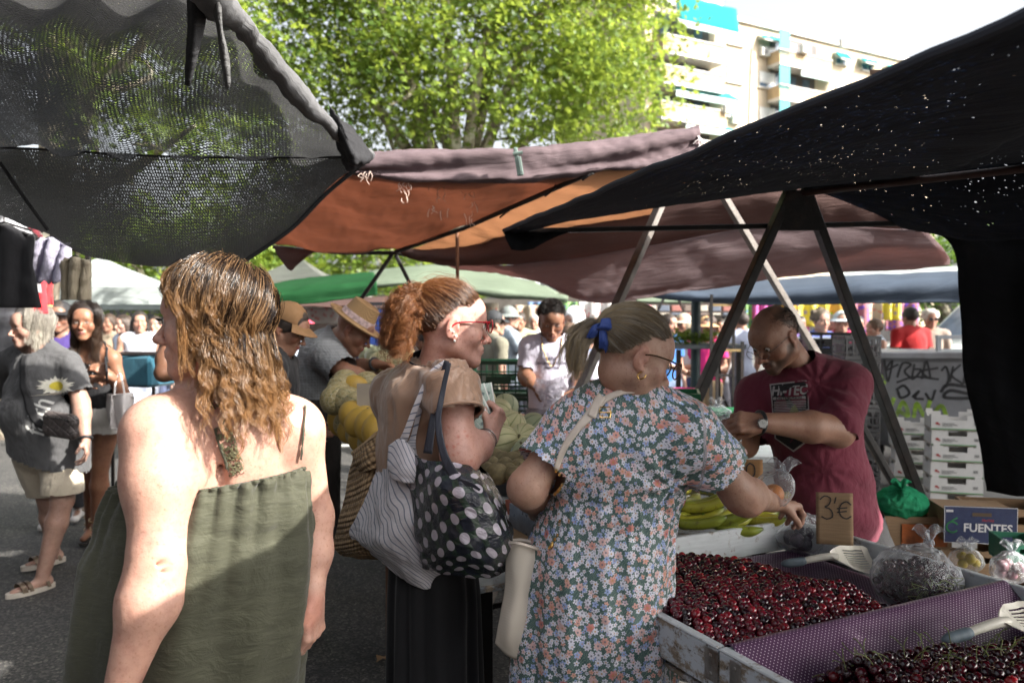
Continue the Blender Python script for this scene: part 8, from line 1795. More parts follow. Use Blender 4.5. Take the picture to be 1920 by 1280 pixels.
for pts in[[(1676,682),(1684,720),(1690,684),(1680,700),(1700,690)],[(1700,712),(1708,688),(1722,690),(1712,702),(1724,715)],[(1728,690),(1726,716),(1740,700),(1730,698)],[(1742,715),(1748,684),(1756,714),(1742,702),(1768,696)],[(1700,722),(1730,712),(1770,716)],[(1775,700),(1782,694),(1788,712),(1784,730)],[(1794,694),(1790,720)],[(1806,690),(1792,708),(1812,724)],[(1818,694),(1814,722),(1834,706)]]:gst(pts,.022)
for pts in[[(1700,735),(1712,728),(1722,742),(1708,750),(1702,738)],[(1728,748),(1738,738),(1732,750),(1746,752)],[(1750,742),(1760,754),(1766,736)]]:gst(pts,.026)
gst([(1776,738),(1786,726),(1812,728),(1836,734),(1826,742),(1792,736),(1782,748),(1812,750),(1840,748)],.034)
for pts in[[(1680,750),(1688,770),(1696,752)],[(1700,786),(1712,758),(1722,782),(1706,774)],[(1732,784),(1736,760),(1750,782),(1758,756)],[(1764,780),(1778,764),(1790,788)],[(1652,700),(1662,712),(1656,722),(1668,720)]]:gst(pts,.040,GL_,'lime_stroke')
# ================================================================ bags carried by the red-haired woman
def patch_bag(name,label,front,back,mat,parent=None,n=44,extra=None,seed=1,amp=.008,uvs=1.):
 t=thing(name,P(*front[-1][len(front[-1])//2]),label,'bag');v,f,uv=patch(front,n,n);nn=vnormals(v,f);v=v+nn*(noise3(v,11,seed,4)[:,None]*amp);vb,fb_,uvb=patch(back,n,n);vb=vb+vnormals(vb,fb_)*(noise3(vb,9,seed+3)[:,None]*amp)
 N=n*n;edge=[i for i in range(n)];e=[(0,i)for i in range(0)]
 vs_,fs_=np.concatenate([v,vb]),np.concatenate([f,fb_[:,::-1]+N]);side=[]
 for j in range(n-1):side+=[(j*n,(j+1)*n,(j+1)*n+N,j*n+N),(j*n+n-1,j*n+n-1+N,(j+1)*n+n-1+N,(j+1)*n+n-1)]
 for i in range(n-1):a=(n-1)*n+i;side.append((a,a+1,a+1+N,a+N))
 fs_=np.concatenate([fs_,np.array(side)]);mk('bag_body',vs_,fs_,mat,t,uv=np.concatenate([uv,uvb]));return t,BVHTree.FromPolygons(v.tolist(),f.tolist())
g=G('polka_nylon');uv=g.co('UV');s_=19.;a=g.mp(uv,(s_,s_,1),(0,0,.35));fr_=g.n('VectorMath',{0:a},operation='FRACTION');sx=g.t.nodes.new('ShaderNodeSeparateXYZ');g.t.links.new(fr_,sx.inputs[0]);dx=g.ma('SUBTRACT',sx.outputs[0],.5);dy=g.ma('SUBTRACT',sx.outputs[1],.5);r_=g.ma('SQRT',g.ma('ADD',g.ma('MULTIPLY',dx,dx),g.ma('MULTIPLY',dy,dy)))
pl=g.ma('MAXIMUM',g.ramp(g.n('TexWave',{'Vector':g.mp(uv,(1,1,1),(0,0,.35)),'Scale':6.,'Distortion':.3}),[(.72,0),(.8,1)]),g.ramp(g.n('TexWave',{'Vector':g.mp(uv,(1,1,1),(0,0,.35)),'Scale':6.},bands_direction='Y'),[(.72,0),(.8,1)]));c=g.mix(g.ma('MULTIPLY',pl,g.noise(uv,9,2)),(.010,.013,.024),(.022,.055,.022));c=g.mix(g.ramp(r_,[(.265,1),(.285,0)]),c,(.44,.40,.46))
g.bsdf(c,.27,g.bump(g.noise(uv,10,5,.6,dist=1.6),.8,.022),Specular_IOR_Level=.7);PNY=g.m
g=G('swirl_print');uv=g.co('UV');w=g.n('TexWave',{'Vector':g.mp(uv,(1,1,1),(0,0,.8)),'Scale':20.,'Distortion':13.,'Detail':1.2,'Detail Scale':.38});c=g.mix(g.ramp(w,[(.06,.9),(.14,0)]),g.ramp(g.noise(uv,4,2),[(.3,(.70,.67,.71)),(.7,(.78,.75,.77))]),(.16,.19,.27));p_=g.bsdf(c,.7,g.bump(g.noise(uv,9,4,.6,dist=1.),.5,.02),link=False,Sheen_Weight=.1);SWL=g.fin(g.n('MixShader',{0:.15,1:p_,2:g.n('BsdfTranslucent',{0:c})}))
g=G('woven_straw');uv=g.co('UV');k=g.vor(g.mp(uv,(78,62,1)),1.,out='Distance',rnd=.25);w=g.n('TexWave',{'Vector':uv,'Scale':16.,'Distortion':.5},bands_direction='Y');c=g.mix(g.ramp(k,[(.3,0),(.62,.9)]),g.ramp(g.noise(uv,30,3),[(.3,(.36,.23,.12)),(.7,(.52,.36,.20))]),(.10,.06,.03));g.bsdf(c,.8,g.bump(g.ma('SUBTRACT',w,g.ma('MULTIPLY',k,1.4)),1.,.008));STRW=g.m
bt,bvp=patch_bag('tote_bag','shiny black shopping bag with white polka dots on the red-haired woman\'s arm',[[(768,850,2.16),(800,862,2.08),(848,866,2.03),(886,874,2.05),(912,886,2.16)],[(770,900,2.14),(812,905,2.02),(862,905,1.96),(914,915,1.99),(938,930,2.12)],[(778,965,2.12),(828,970,1.99),(878,972,1.94),(930,975,1.98),(958,985,2.1)],[(788,1030,2.12),(835,1045,2.0),(884,1048,1.96),(930,1045,2.0),(962,1020,2.12)],[(792,1066,2.16),(838,1076,2.08),(880,1080,2.06),(925,1080,2.1),(950,1068,2.18)]],[[(768,850,2.17),(800,858,2.2),(848,862,2.22),(886,870,2.2),(912,886,2.17)],[(770,900,2.15),(812,905,2.25),(862,905,2.28),(914,915,2.25),(938,930,2.13)],[(778,965,2.13),(828,970,2.27),(878,972,2.3),(930,975,2.27),(958,985,2.11)],[(788,1030,2.13),(835,1045,2.27),(884,1048,2.3),(930,1045,2.26),(962,1020,2.13)],[(792,1066,2.17),(838,1074,2.2),(880,1078,2.22),(925,1078,2.2),(950,1068,2.19)]],PNY,seed=2,amp=.012)
STR=fabric('dark_strap',(.016,.018,.028),rough=.4,fold=.3);
ribbon('strap',[P(838,676,2.12),P(822,730,2.12),P(812,785,2.08),P(802,850,2.06)],[.014,.014,.018,.024],STR,bt,None,n=30,snap=False);ribbon('strap',[P(842,680,2.08),P(830,735,2.06),P(822,790,2.03),P(832,850,2.0),P(856,900,1.98)],[.012,.014,.016,.02,.028],STR,bt,None,n=40,snap=False);ribbon('tie',[P(858,900,1.965),P(884,908,1.95),P(900,918,1.95)],[.012,.01,.006],STR,bt,None,n=16,snap=False)
st_,bvs=patch_bag('tote_bag','white cotton bag with thin blue swirls hanging behind the polka-dot bag',[[(728,832,2.30),(752,822,2.22),(775,830,2.20),(790,850,2.22)],[(706,890,2.30),(740,885,2.19),(775,890,2.17),(800,900,2.2)],[(672,965,2.30),(722,965,2.17),(775,970,2.13),(815,970,2.18)],[(655,1002,2.32),(712,1030,2.19),(775,1040,2.14),(828,1040,2.2)],[(690,1020,2.32),(735,1068,2.24),(790,1104,2.2),(828,1100,2.26)]],[[(728,832,2.31),(752,822,2.32),(775,830,2.33),(790,850,2.3)],[(706,890,2.31),(740,885,2.36),(775,890,2.36),(800,900,2.3)],[(672,965,2.31),(722,965,2.38),(775,970,2.38),(815,970,2.3)],[(655,1002,2.33),(712,1030,2.36),(775,1040,2.36),(828,1040,2.3)],[(690,1020,2.33),(735,1068,2.34),(790,1104,2.3),(828,1100,2.27)]],SWL,seed=5,amp=.012)
ribbon('strap',[P(834,678,2.14),P(808,700,2.14),P(784,752,2.14),P(764,806,2.16),P(752,838,2.18)],[.010,.013,.015,.018,.026],SWL,st_,None,n=40,snap=False);ribbon('strap',[P(812,700,2.17),P(790,760,2.18),P(776,815,2.19),P(770,840,2.19)],[.010,.012,.014,.03],SWL,st_,None,n=30,snap=False)
v,f,uv=patch([[(728,835,2.20),(752,822,2.17),(776,845,2.15)],[(726,870,2.18),(752,872,2.13),(780,880,2.11)],[(734,895,2.17),(754,904,2.12),(776,906,2.11)]],20,20);mk('pocket_flap',*thick(v+vnormals(v,f)*(noise3(v,14,3)[:,None]*.006),f,.002),SWL,st_,uv=np.concatenate([uv,uv]))
sw,_=patch_bag('straw_bag','woven straw basket bag behind the white swirl bag, leftmost of the red-haired woman\'s bags',[[(664,850,2.42),(690,830,2.36),(712,812,2.36),(740,808,2.44)],[(652,905,2.42),(682,895,2.33),(715,885,2.34),(750,880,2.44)],[(634,975,2.42),(670,975,2.31),(715,975,2.32),(760,975,2.44)],[(625,1022,2.44),(660,1030,2.34),(700,1036,2.34),(750,1036,2.46)],[(640,1040,2.46),(662,1046,2.40),(695,1048,2.40),(740,1048,2.48)]],[[(664,850,2.43),(690,832,2.5),(712,812,2.5),(740,808,2.45)],[(652,905,2.43),(682,895,2.54),(715,885,2.54),(750,880,2.45)],[(634,975,2.43),(670,975,2.56),(715,975,2.56),(760,975,2.45)],[(625,1022,2.45),(660,1030,2.55),(700,1036,2.55),(750,1036,2.47)],[(640,1040,2.47),(662,1044,2.52),(695,1046,2.52),(740,1046,2.49)]],STRW,seed=8,amp=.007)
mb=MB();mb.tube(crom([P(664,850,2.42),P(690,830,2.36),P(712,812,2.36),P(740,808,2.44)],20),.010,8);v,f,uv=patch([[(664,850,2.41),(690,831,2.35),(714,812,2.35)],[(668,868,2.37),(692,862,2.31),(716,858,2.32)],[(680,885,2.36),(696,880,2.31),(714,876,2.32)]],16,16);mb.build('rim',STRW,sw,smooth=True);v2,f2=thick(v,f,.008);mk('flap',v2,f2,STRW,sw,uv=np.concatenate([uv,uv]))
# ================================================================ melon stalls
def melon_mat(name,a,b,ribs,net=0.):
 g=G(name);o=g.co();s=g.t.nodes.new('ShaderNodeSeparateXYZ');g.t.links.new(o,s.inputs[0]);an=g.ma('ARCTAN2',s.outputs[1],s.outputs[0]);w=g.ma('ABSOLUTE',g.ma('SINE',g.ma('ADD',g.ma('MULTIPLY',an,ribs/2.),g.ma('MULTIPLY',g.noise(o,9,3),.5))))
 c=g.mix(g.ramp(w,[(.06,1),(.32,0)])if ribs else 0.,g.ramp(g.noise(o,14,3),[(.3,tuple(x*.88 for x in a)),(.7,a)]),b);h=g.noise(o,30,3)
 if net:nv=g.ramp(g.vor(o,55,'DISTANCE_TO_EDGE'),[(.02,1),(.09,0)]);c=g.mix(g.ma('MULTIPLY',nv,net),c,(.42,.38,.27));h=nv
 g.bsdf(c,.5,g.bump(h,.3,.003));return g.m
MST=melon_mat('striped_melon',(.64,.60,.34),(.20,.25,.08),10,.1);MYE=melon_mat('yellow_melon',(.42,.26,.04),(.36,.22,.03),0);MNT=melon_mat('netted_melon',(.30,.24,.10),(.09,.10,.035),10,.7);MGR=melon_mat('green_melon',(.42,.46,.28),(.14,.20,.10),8,.3);KIW=M('brown_melon_small',(.20,.16,.08),.7,.3,30,.3,200)
def melon_vf(r=.072,sx=1.,ribs=10,el_=1.):
 m=MB();pr=[(r*math.sin(a),-r*el_*math.cos(a))for a in np.linspace(0,math.pi,17)];m.lathe(pr,n=40);v=np.array(m.v);an=np.arctan2(v[:,1],v[:,0]);q=1+(.008*(np.abs(np.cos(an*ribs/2))-.6)if ribs else 0);v[:,:2]*=np.asarray(q)[:,None]if ribs else 1
 v=v+noise3(v,14,3)[:,None]*.002;return v,np.array(m.f)
MP={}
def melon(kind,c,r,rot,label,group):
 key=kind
 if key not in MP:
  mat,ribs,el_={'striped':(MST,10,.92),'yellow':(MYE,0,1.22),'netted':(MNT,10,1.0),'green':(MGR,8,1.0),'small':(KIW,0,1.12)}[kind];v,f=melon_vf(1.,1,ribs,el_);v=np.array(v);o=mk('melon' if kind!='small' else 'kiwi',v*.07,f,mat,None,origin=(0,0,0));st=MB();st.lathe([(0,.07*el_+.008),(.005,.07*el_+.007),(.006,.07*el_-.002)],n=8);st.build('stalk_end',M('stalk_scar',(.12,.10,.05),.8),o);MP[key]=o
 else:o=dup(MP[key])
 o.location=tuple(c);o.rotation_euler=rot;o.scale=(r/.07,)*3;tag(o,label,'melon' if kind!='small' else 'fruit',group);return o
mt=thing('melon_stall_table',P(700,800,3.2)*V(1,1,0),'brown wooden stall table heaped with melons behind the red-haired woman','market stall')
BW=M('brown_table_wood',(.11,.055,.032),.65,.3,6,.4,40)
tA=GP(620,762,.98);tB=GP(712,838,.98);tdir=nrm(tB-tA);tn=V(-tdir[1],tdir[0],0)*(1 if tdir[0]*1>0 else-1);tn=tn if tn[0]>0 else-tn
mb=MB();q=[tA-tdir*.9,tB+tdir*.1];w_=1.1;cc_=(q[0]+q[1])/2+tn*w_/2;L_=np.linalg.norm(q[1]-q[0]);RT=np.stack([tdir,np.cross(V(0,0,1),tdir),V(0,0,1)],1)
MB().box(cc_-V(0,0,.03),(L_,w_,.03),RT,bev=.003).build('table_top',BW,mt);MB().beam(q[0],q[1],.02,.05).build('edge_board',BW,mt)
for a in(.05,.95):
 for b in(.06,w_-.06):pt=q[0]*(1-a)+q[1]*a+tn*b;MB().beam(pt*V(1,1,0),pt-V(0,0,.045),.05).build('table_leg',BW,mt)
mlab={'striped':'pale melon with green ribs on the stall','yellow':'smooth yellow melon','netted':'netted brown-green melon','green':'grey-green melon'}
LM=[('netted',648,718,'netted melon below the hat-wearing man\'s forearm'),('yellow',668,728,'round yellow melon in the middle of the left melon heap'),('netted',635,742,'netted melon at the left end of the heap, against the trousers'),('netted',652,752,'brown netted melon beside the price card in the left heap'),('netted',688,722,'netted melon behind the round yellow one'),('yellow',690,755,'yellow melon next to the tan blouse'),('yellow',664,780,'leftmost yellow melon in the front row'),('yellow',678,790,'second yellow melon in the front row'),('yellow',694,800,'third yellow melon in the front row'),('yellow',708,808,'yellow melon nearest the straw bag'),('netted',670,762,'netted melon behind the front yellow row'),('netted',640,728,'dark ribbed melon at the back left of the heap'),('netted',628,750,'netted melon partly over the table edge'),('netted',705,740,'netted melon touching the tan blouse higher up')]
for i,(k,px,py,lab)in enumerate(LM):d=np.interp(py,[718,808],[3.75,3.0]);melon(k,P(px,py,d),.060 if k=='yellow' else .066,(random.uniform(-1.2,1.2),random.uniform(-1,1),i*1.3),lab,'melons on the left melon stall')
for i in range(7):melon('netted' if i%2 else 'yellow',P(640+i*12,745+i*8+14,3.75-i*.1)-V(0,0,.07),.066,(i,i*2,i),'melon in the lower layer of the left heap','lower layer melons of the left heap')
cdp=P(686,742,3.2);t=thing('price_card',cdp,'blank grey-brown card standing among the melons beside the tan blouse','price card');MB().box(cdp,(.075,.004,.10),rotm((.2,1,0))).build('card',M('grey_card',(.36,.31,.25),.8),t)
ct=thing('melon_stall_table',P(960,850,3.5)*V(1,1,0),'stall table with ribbed melons and dark trays left of the floral dress','market stall');c0=GP(965,862,.80)
MB().box(P(975,870,3.9)*V(1,1,0)+V(0,0,.80),(1.1,1.9,.03),np.eye(3),bev=.003).build('table_top',WPA,ct);MB().box(P(975,848,3.35),(.62,.02,.05),rotm((.25,1,0)),bev=.002).build('front_board',WPA,ct)
for(dx,dy)in((-.45,-.8),(.45,-.8),(-.45,.8),(.45,.8)):pt=P(975,870,3.9)+V(dx,dy,0);MB().beam(V(pt[0],pt[1],0),V(pt[0],pt[1],.785),.045).build('table_leg',DST,ct)
CM=[(878,752,3.9,'green','pale melon behind the banknotes'),(905,748,4.0,'striped','ribbed melon highest at the left, behind the hand with the banknotes'),(934,772,3.8,'striped','ribbed melon in the middle of the heap, above the brightest one'),(895,772,3.8,'striped','ribbed melon just right of the fist'),(960,795,3.6,'striped','bright ribbed melon in the centre of the heap'),(930,800,3.55,'striped','ribbed melon right behind the bracelet wrist'),(982,822,3.45,'striped','front ribbed melon showing its star of stripes'),(1000,800,3.7,'green','plain green melon beside the floral sleeve'),(945,826,3.4,'striped','front ribbed melon left of the one with the star of stripes'),(912,826,3.4,'striped','front ribbed melon under the wrist'),(948,762,4.1,'green','green melon farther back'),(990,850,3.3,'green','half hidden melon below the starred one')]
for i,(px,py,d,k,lab)in enumerate(CM):melon(k,P(px,py,d),.068,(1.2 if i in(6,8)else random.uniform(-.9,.9),random.uniform(-.8,.8),i),lab,'melons on the centre stall')
for i in range(8):melon('striped',P(890+i*15,830+(i%2)*8,3.6)-V(0,0,.03),.066,(i,i*2,i),'melon in the lower layer of the centre heap','lower layer melons of the centre heap')
for i,(px,py,d,k,lab)in enumerate([(742,662,5.5,'green',''),(722,664,5.6,'green',''),(704,668,5.5,'green',''),(760,668,5.4,'striped',''),(690,664,5.8,'green',''),(734,674,5.2,'green',''),(714,678,5.1,'striped','')]):melon(k,P(px,py,d),.075,(i,i,i),'far grey-green melon above the hat-wearing man\'s hands','far melons behind the hat-wearing man')
ft=thing('melon_stall_table',P(720,700,5.5)*V(1,1,0),'farther stall table carrying the grey-green melons','market stall');MB().box(P(725,690,5.5)-V(0,0,.02),(.9,.9,.04),np.eye(3)).build('table_top',BW,ft)
for dx in(-.4,.4):pt=P(725,690,5.5);MB().beam(V(pt[0]+dx,5.1,0),V(pt[0]+dx,5.1,pt[2]-.04),.05).build('table_leg',BW,ft)
tr_=thing('fruit_tray',GP(945,900,.86)-V(0,0,.04),'black tray of small brown-green melons or kiwis on the centre stall','tray');q=GP(948,898,.86);BPL=M('black_plastic',(.015,.015,.017),.4,.1,30)
MB().box(q-V(0,0,.03),(.34,.30,.01),rotm((.2,1,0))).build('bottom',BPL,tr_)
for s in(-1,1):MB().box(q+rotm((.2,1,0))@V(0,s*.15,.0),(.34,.008,.07),rotm((.2,1,0))).build('side',BPL,tr_);MB().box(q+rotm((.2,1,0))@V(s*.17,0,.0),(.008,.30,.07),rotm((.2,1,0))).build('side',BPL,tr_)
for i,(px,py,d)in enumerate([(922,872,3.05),(940,862,3.15),(958,866,3.1),(972,858,3.2),(912,884,2.95),(932,888,2.9),(952,884,2.92),(972,878,2.95),(990,868,3.05),(946,874,2.98),(965,892,2.88),(925,858,3.2),(985,886,2.9)]):melon('small',P(px,py,d),.033+.004*(i%3),(i,i*1.7,i),'small brown-green fruit in the black tray on the centre stall','small fruits in the black tray')
pt_=thing('fruit_stall_table',GP(1000,985,.85)*V(1,1,0),'tray with a blue-grey metal edge right of the polka-dot bag','market stall');q=GP(1020,972,.84);MB().box(q-V(0,0,.03),(.36,.30,.01),TR).build('tray_bottom',KRAFT2,pt_);a_,b_=GP(958,966,.85),GP(1060,1022,.85);MB().beam(a_,b_,.012,.09).build('metal_edge',M('blue_steel_edge',(.22,.28,.38),.35,.2,20,metal=.5),pt_);MB().box(GP(995,950,.86),(.16,.10,.05),TR).build('red_label_punnet',M('red_print',(.40,.10,.06),.5,.6,16),pt_)
for(x,y)in((965,985),(1065,1040)):g0=GP(x,y,.80);MB().beam(g0*V(1,1,0),g0,.035).build('table_leg',M('rust_brown_leg',(.14,.075,.05),.6),pt_)
MB().beam(GP(925,1075,.55),GP(900,1130,.20),.03).build('brace',bpy.data.materials['rust_brown_leg'],pt_);MB().beam(GP(898,1142,.22),GP(965,1128,.30),.022).build('stretcher',DST,pt_)
def lattice_crate(c,R,sz,mat,label,group,lug=.018):
 t=thing('plastic_crate',c,label,'crate',group);x,y,z=sz;m=MB();th=.010
 for s in(-1,1):
  for k,(L_,ax)in enumerate(((x,0),(y,1))):
   def pt(u,w):l=[0,0,w];l[ax]=u;l[1-ax]=s*(sz[1-ax]/2-th/2);return c+R@V(*l)
   sl=MB();hs=[.012,z*.30,z*.62,z-.012]
   for h in hs:sl.beam(pt(-L_/2+(th if ax else 0),h),pt(L_/2-(th if ax else 0),h),th,.024 if h in(hs[0],hs[-1])else .012)
   n_=5
   for i in range(n_+1):u=-L_/2+.012+(L_-.024)*i/n_;sl.beam(pt(u,.025),pt(u,z-.025),.012,th*.9)
   sl.box(pt(0,z*.46),(L_*.42,th*.8,z*.22)if ax==0 else(th*.8,L_*.42,z*.22),R);sl.build('side',mat,t)
 MB().box(c+V(0,0,.006),(x-.022,y-.022,.008),R).build('bottom',mat,t);return t
CG=M('dark_green_plastic',(.008,.045,.022),.45,.15,20);CGB=M('green_plastic_crate',(.02,.20,.08),.45,.15,20);CB=M('black_plastic_crate',(.012,.012,.014),.5);CBL=M('blue_plastic_crate',(.01,.03,.14),.45)
RC=rotm((.08,1,0));b0=V(P(950,700,5.3)[0],5.35,0);first=lattice_crate(b0+V(-.04,0,.10),RC,(.40,.30,.235),CG,'dark green plastic crate, lowest in the right-hand stack behind the melons','dark green crates behind the melons')
col_n=['lowest','second from the ground','third from the ground','fourth from the ground','topmost']
for k,(dx,nn_)in enumerate(((-.04,5),(-.45,5),(.36,4))):
 for i in range(nn_):
  if k==0 and i==0:continue
  dup(first,b0+V(dx,.02*(k==1),.10+i*.237),(0,0,.02*math.sin(i*3+k)),label='dark green plastic crate, %s in the %s stack behind the melons'%(col_n[i]if i<nn_-1 else 'topmost',('middle','left-hand','right-hand')[k]))
first['label']='dark green plastic crate, lowest in the middle stack behind the melons'
MB().box(b0+V(-.05,0,.05),(1.3,.4,.10),np.eye(3)).build('pallet',M('pallet_wood',(.2,.14,.08),.9),None);tag(bpy.data.objects['pallet'],'wooden pallet under the dark green crates','pallet')
gcr=lattice_crate(P(1235,790,3.6)-V(0,0,.12),rotm((.2,1,0)),(.36,.26,.26),CGB,'bright green plastic crate right of the floral woman\'s face','bright green crates')
dup(gcr,P(1350,812,4.7)-V(0,0,.12),(0,0,.2),label='bright green plastic crate under the crumpled clear bag');
pk=thing('plastic_punnet',P(1278,745,4.6),'pink plastic basket beside the leaning pole above the floral shoulder','basket');m=MB()
for k in range(5):m.tube([P(1278,745,4.6)+V(.07*math.cos(a)*(1+k*.05),.05*math.sin(a)*(1+k*.05),-.04+k*.022)for a in np.linspace(0,6.28,20,endpoint=False)],.007,6,closed=True)
for i in range(12):a=i/12*6.28;m.beam(P(1278,745,4.6)+V(.07*math.cos(a),.05*math.sin(a),-.045),P(1278,745,4.6)+V(.085*math.cos(a),.06*math.sin(a),.05),.012,.004)
m.build('basket',M('pink_plastic',(.55,.03,.22),.4),pk)
ctb=thing('stall_table',P(1300,800,4.7)*V(1,1,0),'low table under the green crates and the pink basket','market stall');MB().box(P(1310,842,4.75),(1.0,.7,.03),np.eye(3)).build('table_top',WPA,ctb);[MB().beam(V(P(1310,842,4.75)[0]+dx,4.45+dy,0),V(P(1310,842,4.75)[0]+dx,4.45+dy,P(1310,842,4.75)[2]),.04).build('table_leg',DST,ctb)for dx in(-.45,.45)for dy in(0,.6)]
lf=mk('fallen_leaf',np.array([(0,0,.01),(.03,.02,.02),(.06,.01,.012),(.09,.03,.025),(.055,.045,.02),(.05,.08,.03),(.03,.05,.015),(-.01,.06,.02),(.0,.03,.01)])+GP(705,1245),[(0,1,8),(1,2,3,4),(4,5,6),(6,7,8),(1,4,6,8)],M('dry_leaf',(.33,.2,.1),.8),smooth=False);tag(lf,'dry brown leaf lying on the asphalt left of the black trousers','leaf')
# ================================================================ clothing stall at the far left
def garment(name,px,py,w,h,d,mat,label,cat='garment',flare=1.1,parts=True,hang=True,ruff=0.,neck=.3):
 """a top on a hanger: shouldered outline, soft folds"""
 c=P(px,py,d);n=18;K=26;rows=[]
 for j in range(K):
  t=j/(K-1);ww=w*np.interp(t,[0,.08,.16,.5,1],[neck,.92,1.0,.92,flare])/2
  rows.append([c+V(x*ww,-.03*math.cos(x*1.5)+(.012+ruff)*math.sin(x*9+t*(2+ruff*300)+px),-t*h-(.02*abs(x)if t<.1 else 0)+ruff*math.sin(x*25)*t)for x in np.linspace(-1,1,n)])
 v=np.array(rows).reshape(-1,3);v=v+noise3(v,16,int(px),3)[:,None]*V(0,.010,0);t_=thing(name,c-V(0,0,h),label,cat,'clothes hanging on the left stall');mk('cloth',*thick(v,gridf(n,K),.012),mat,t_)
 if hang:m=MB();m.tube([c+V(-w*.42,0,-.035),c+V(0,0,.01),c+V(w*.42,0,-.035)],.006,6);m.tube(crom([c+V(0,0,.01),c+V(0,0,.05),c+V(.02,0,.08),c+V(.03,0,.06)],8),.003,5);m.build('hanger',DST,t_)
 return t_
FB=lambda n,c,**k:fabric(n,c,**k)
for a in[(8,420,.34,.44,4.2,FB('g_black',(.012,.012,.014)),'long black garment at the top left corner of the stall'),(52,432,.13,.36,4.6,FB('g_grey',(.30,.30,.31)),'narrow grey garment beside the wrapped pillar'),(64,425,.12,.40,4.8,FB('g_maroon',(.10,.012,.018)),'dark red garment between the grey and the lilac one'),(44,480,.14,.30,4.9,FB('g_black2',(.02,.02,.022)),'black garment hanging lower behind the grey one'),(66,505,.12,.26,4.7,FB('g_redwhite',(.55,.04,.05)),'bright red and white top hanging low at the left stall'),(78,515,.10,.20,4.9,FB('g_mustard',(.40,.32,.12)),'mustard garment hanging low beside the red ones'),(88,512,.08,.19,4.8,FB('g_red',(.50,.03,.035)),'narrow red garment at the right of the mustard one')]:garment('hanging_garment',*a)
garment('hanging_garment',96,446,.22,.24,4.3,fabric('g_lilac_lace',(.52,.50,.62),transl=.35,fold=.6,fsc=40),'frilly pale lilac blouse hanging at the left stall',ruff=.012,neck=.5)
garment('hanging_garment',141,482,.16,.22,4.1,fabric('g_sand',(.44,.38,.28),transl=.3,fold=.6,fsc=30),'sheer sand-coloured top hanging beside the lilac blouse',flare=.85,neck=.6)
pl_=thing('stall_pillar',P(22,600,4.9)*V(1,1,0),'post wrapped in crumpled pale plastic at the far left edge','post');v,f=tube_vf([P(22,600,4.9)*V(1,1,0)+V(0,0,z)for z in np.linspace(1.35,2.3,70)],.10,26);v=v+vnormals(v[:70*26],gridf(26,70,True))*(noise3(v,16,3,4)[:,None]*.025);mk('plastic_wrap',v,f,M('wrap_plastic',(.36,.36,.38),.3,.2,14,.6,30),pl_)
rk=thing('clothes_rail',P(60,420,4.6)*V(1,1,0),'dark steel rail carrying the hanging clothes at the left','clothes rail');MB().tube([P(-60,412,4.5),P(150,470,4.5)],.012,8).build('rail',DST,rk,smooth=True);MB().beam(V(P(-40,600,4.6)[0],4.6,0),P(-40,405,4.6),.035).build('post',DST,rk);MB().beam(V(P(165,600,5.6)[0],5.6,0),P(165,470,5.6),.03).build('post',DST,rk)
dk=sheet('cloth_wall',[[(-200,400,5.6),(-60,410,5.6),(20,440,5.6),(60,470,5.8)],[(-200,520,5.6),(-60,520,5.6),(10,540,5.6),(40,560,5.8)],[(-200,700,5.6),(-60,700,5.6),(-10,700,5.6),(10,700,5.8)]],BLK2,None,20,20,.01,.03,3,55);tag(dk,'black cloth wall behind the hanging clothes at the far left','cloth wall')
fc=thing('folding_cart',P(258,720,6.2)*V(1,1,0),'teal fabric shopping cart on the road between the brunette and the long-haired woman','cart');q=P(262,694,6.2);CTL=fabric('teal_canvas',(.02,.09,.13));MB().box(q,(.42,.34,.24),rotm((.2,1,0)),bev=.02).build('basket',CTL,fc);m=MB();m.tube([q+V(-.2,-.17,.13),q+V(.2,-.17,.13),q+V(.25,.17,.13),q+V(-.2,.17,.13)],.012,6,closed=True);m.build('rim',DST,fc)
for dx in(-.16,.16):MB().lathe([(0,.015),(.06,.015),(.062,-.015),(0,-.015)],V(q[0]+dx,q[1]-.16,.064),np.stack([V(1,0,0),V(0,0,1),V(0,-1,0)],1),16).build('wheel',bpy.data.materials['rubber'],fc);MB().beam(V(q[0]+dx,q[1]-.12,.09),q+V(dx,-.12,-.12),.02).build('leg',DST,fc)
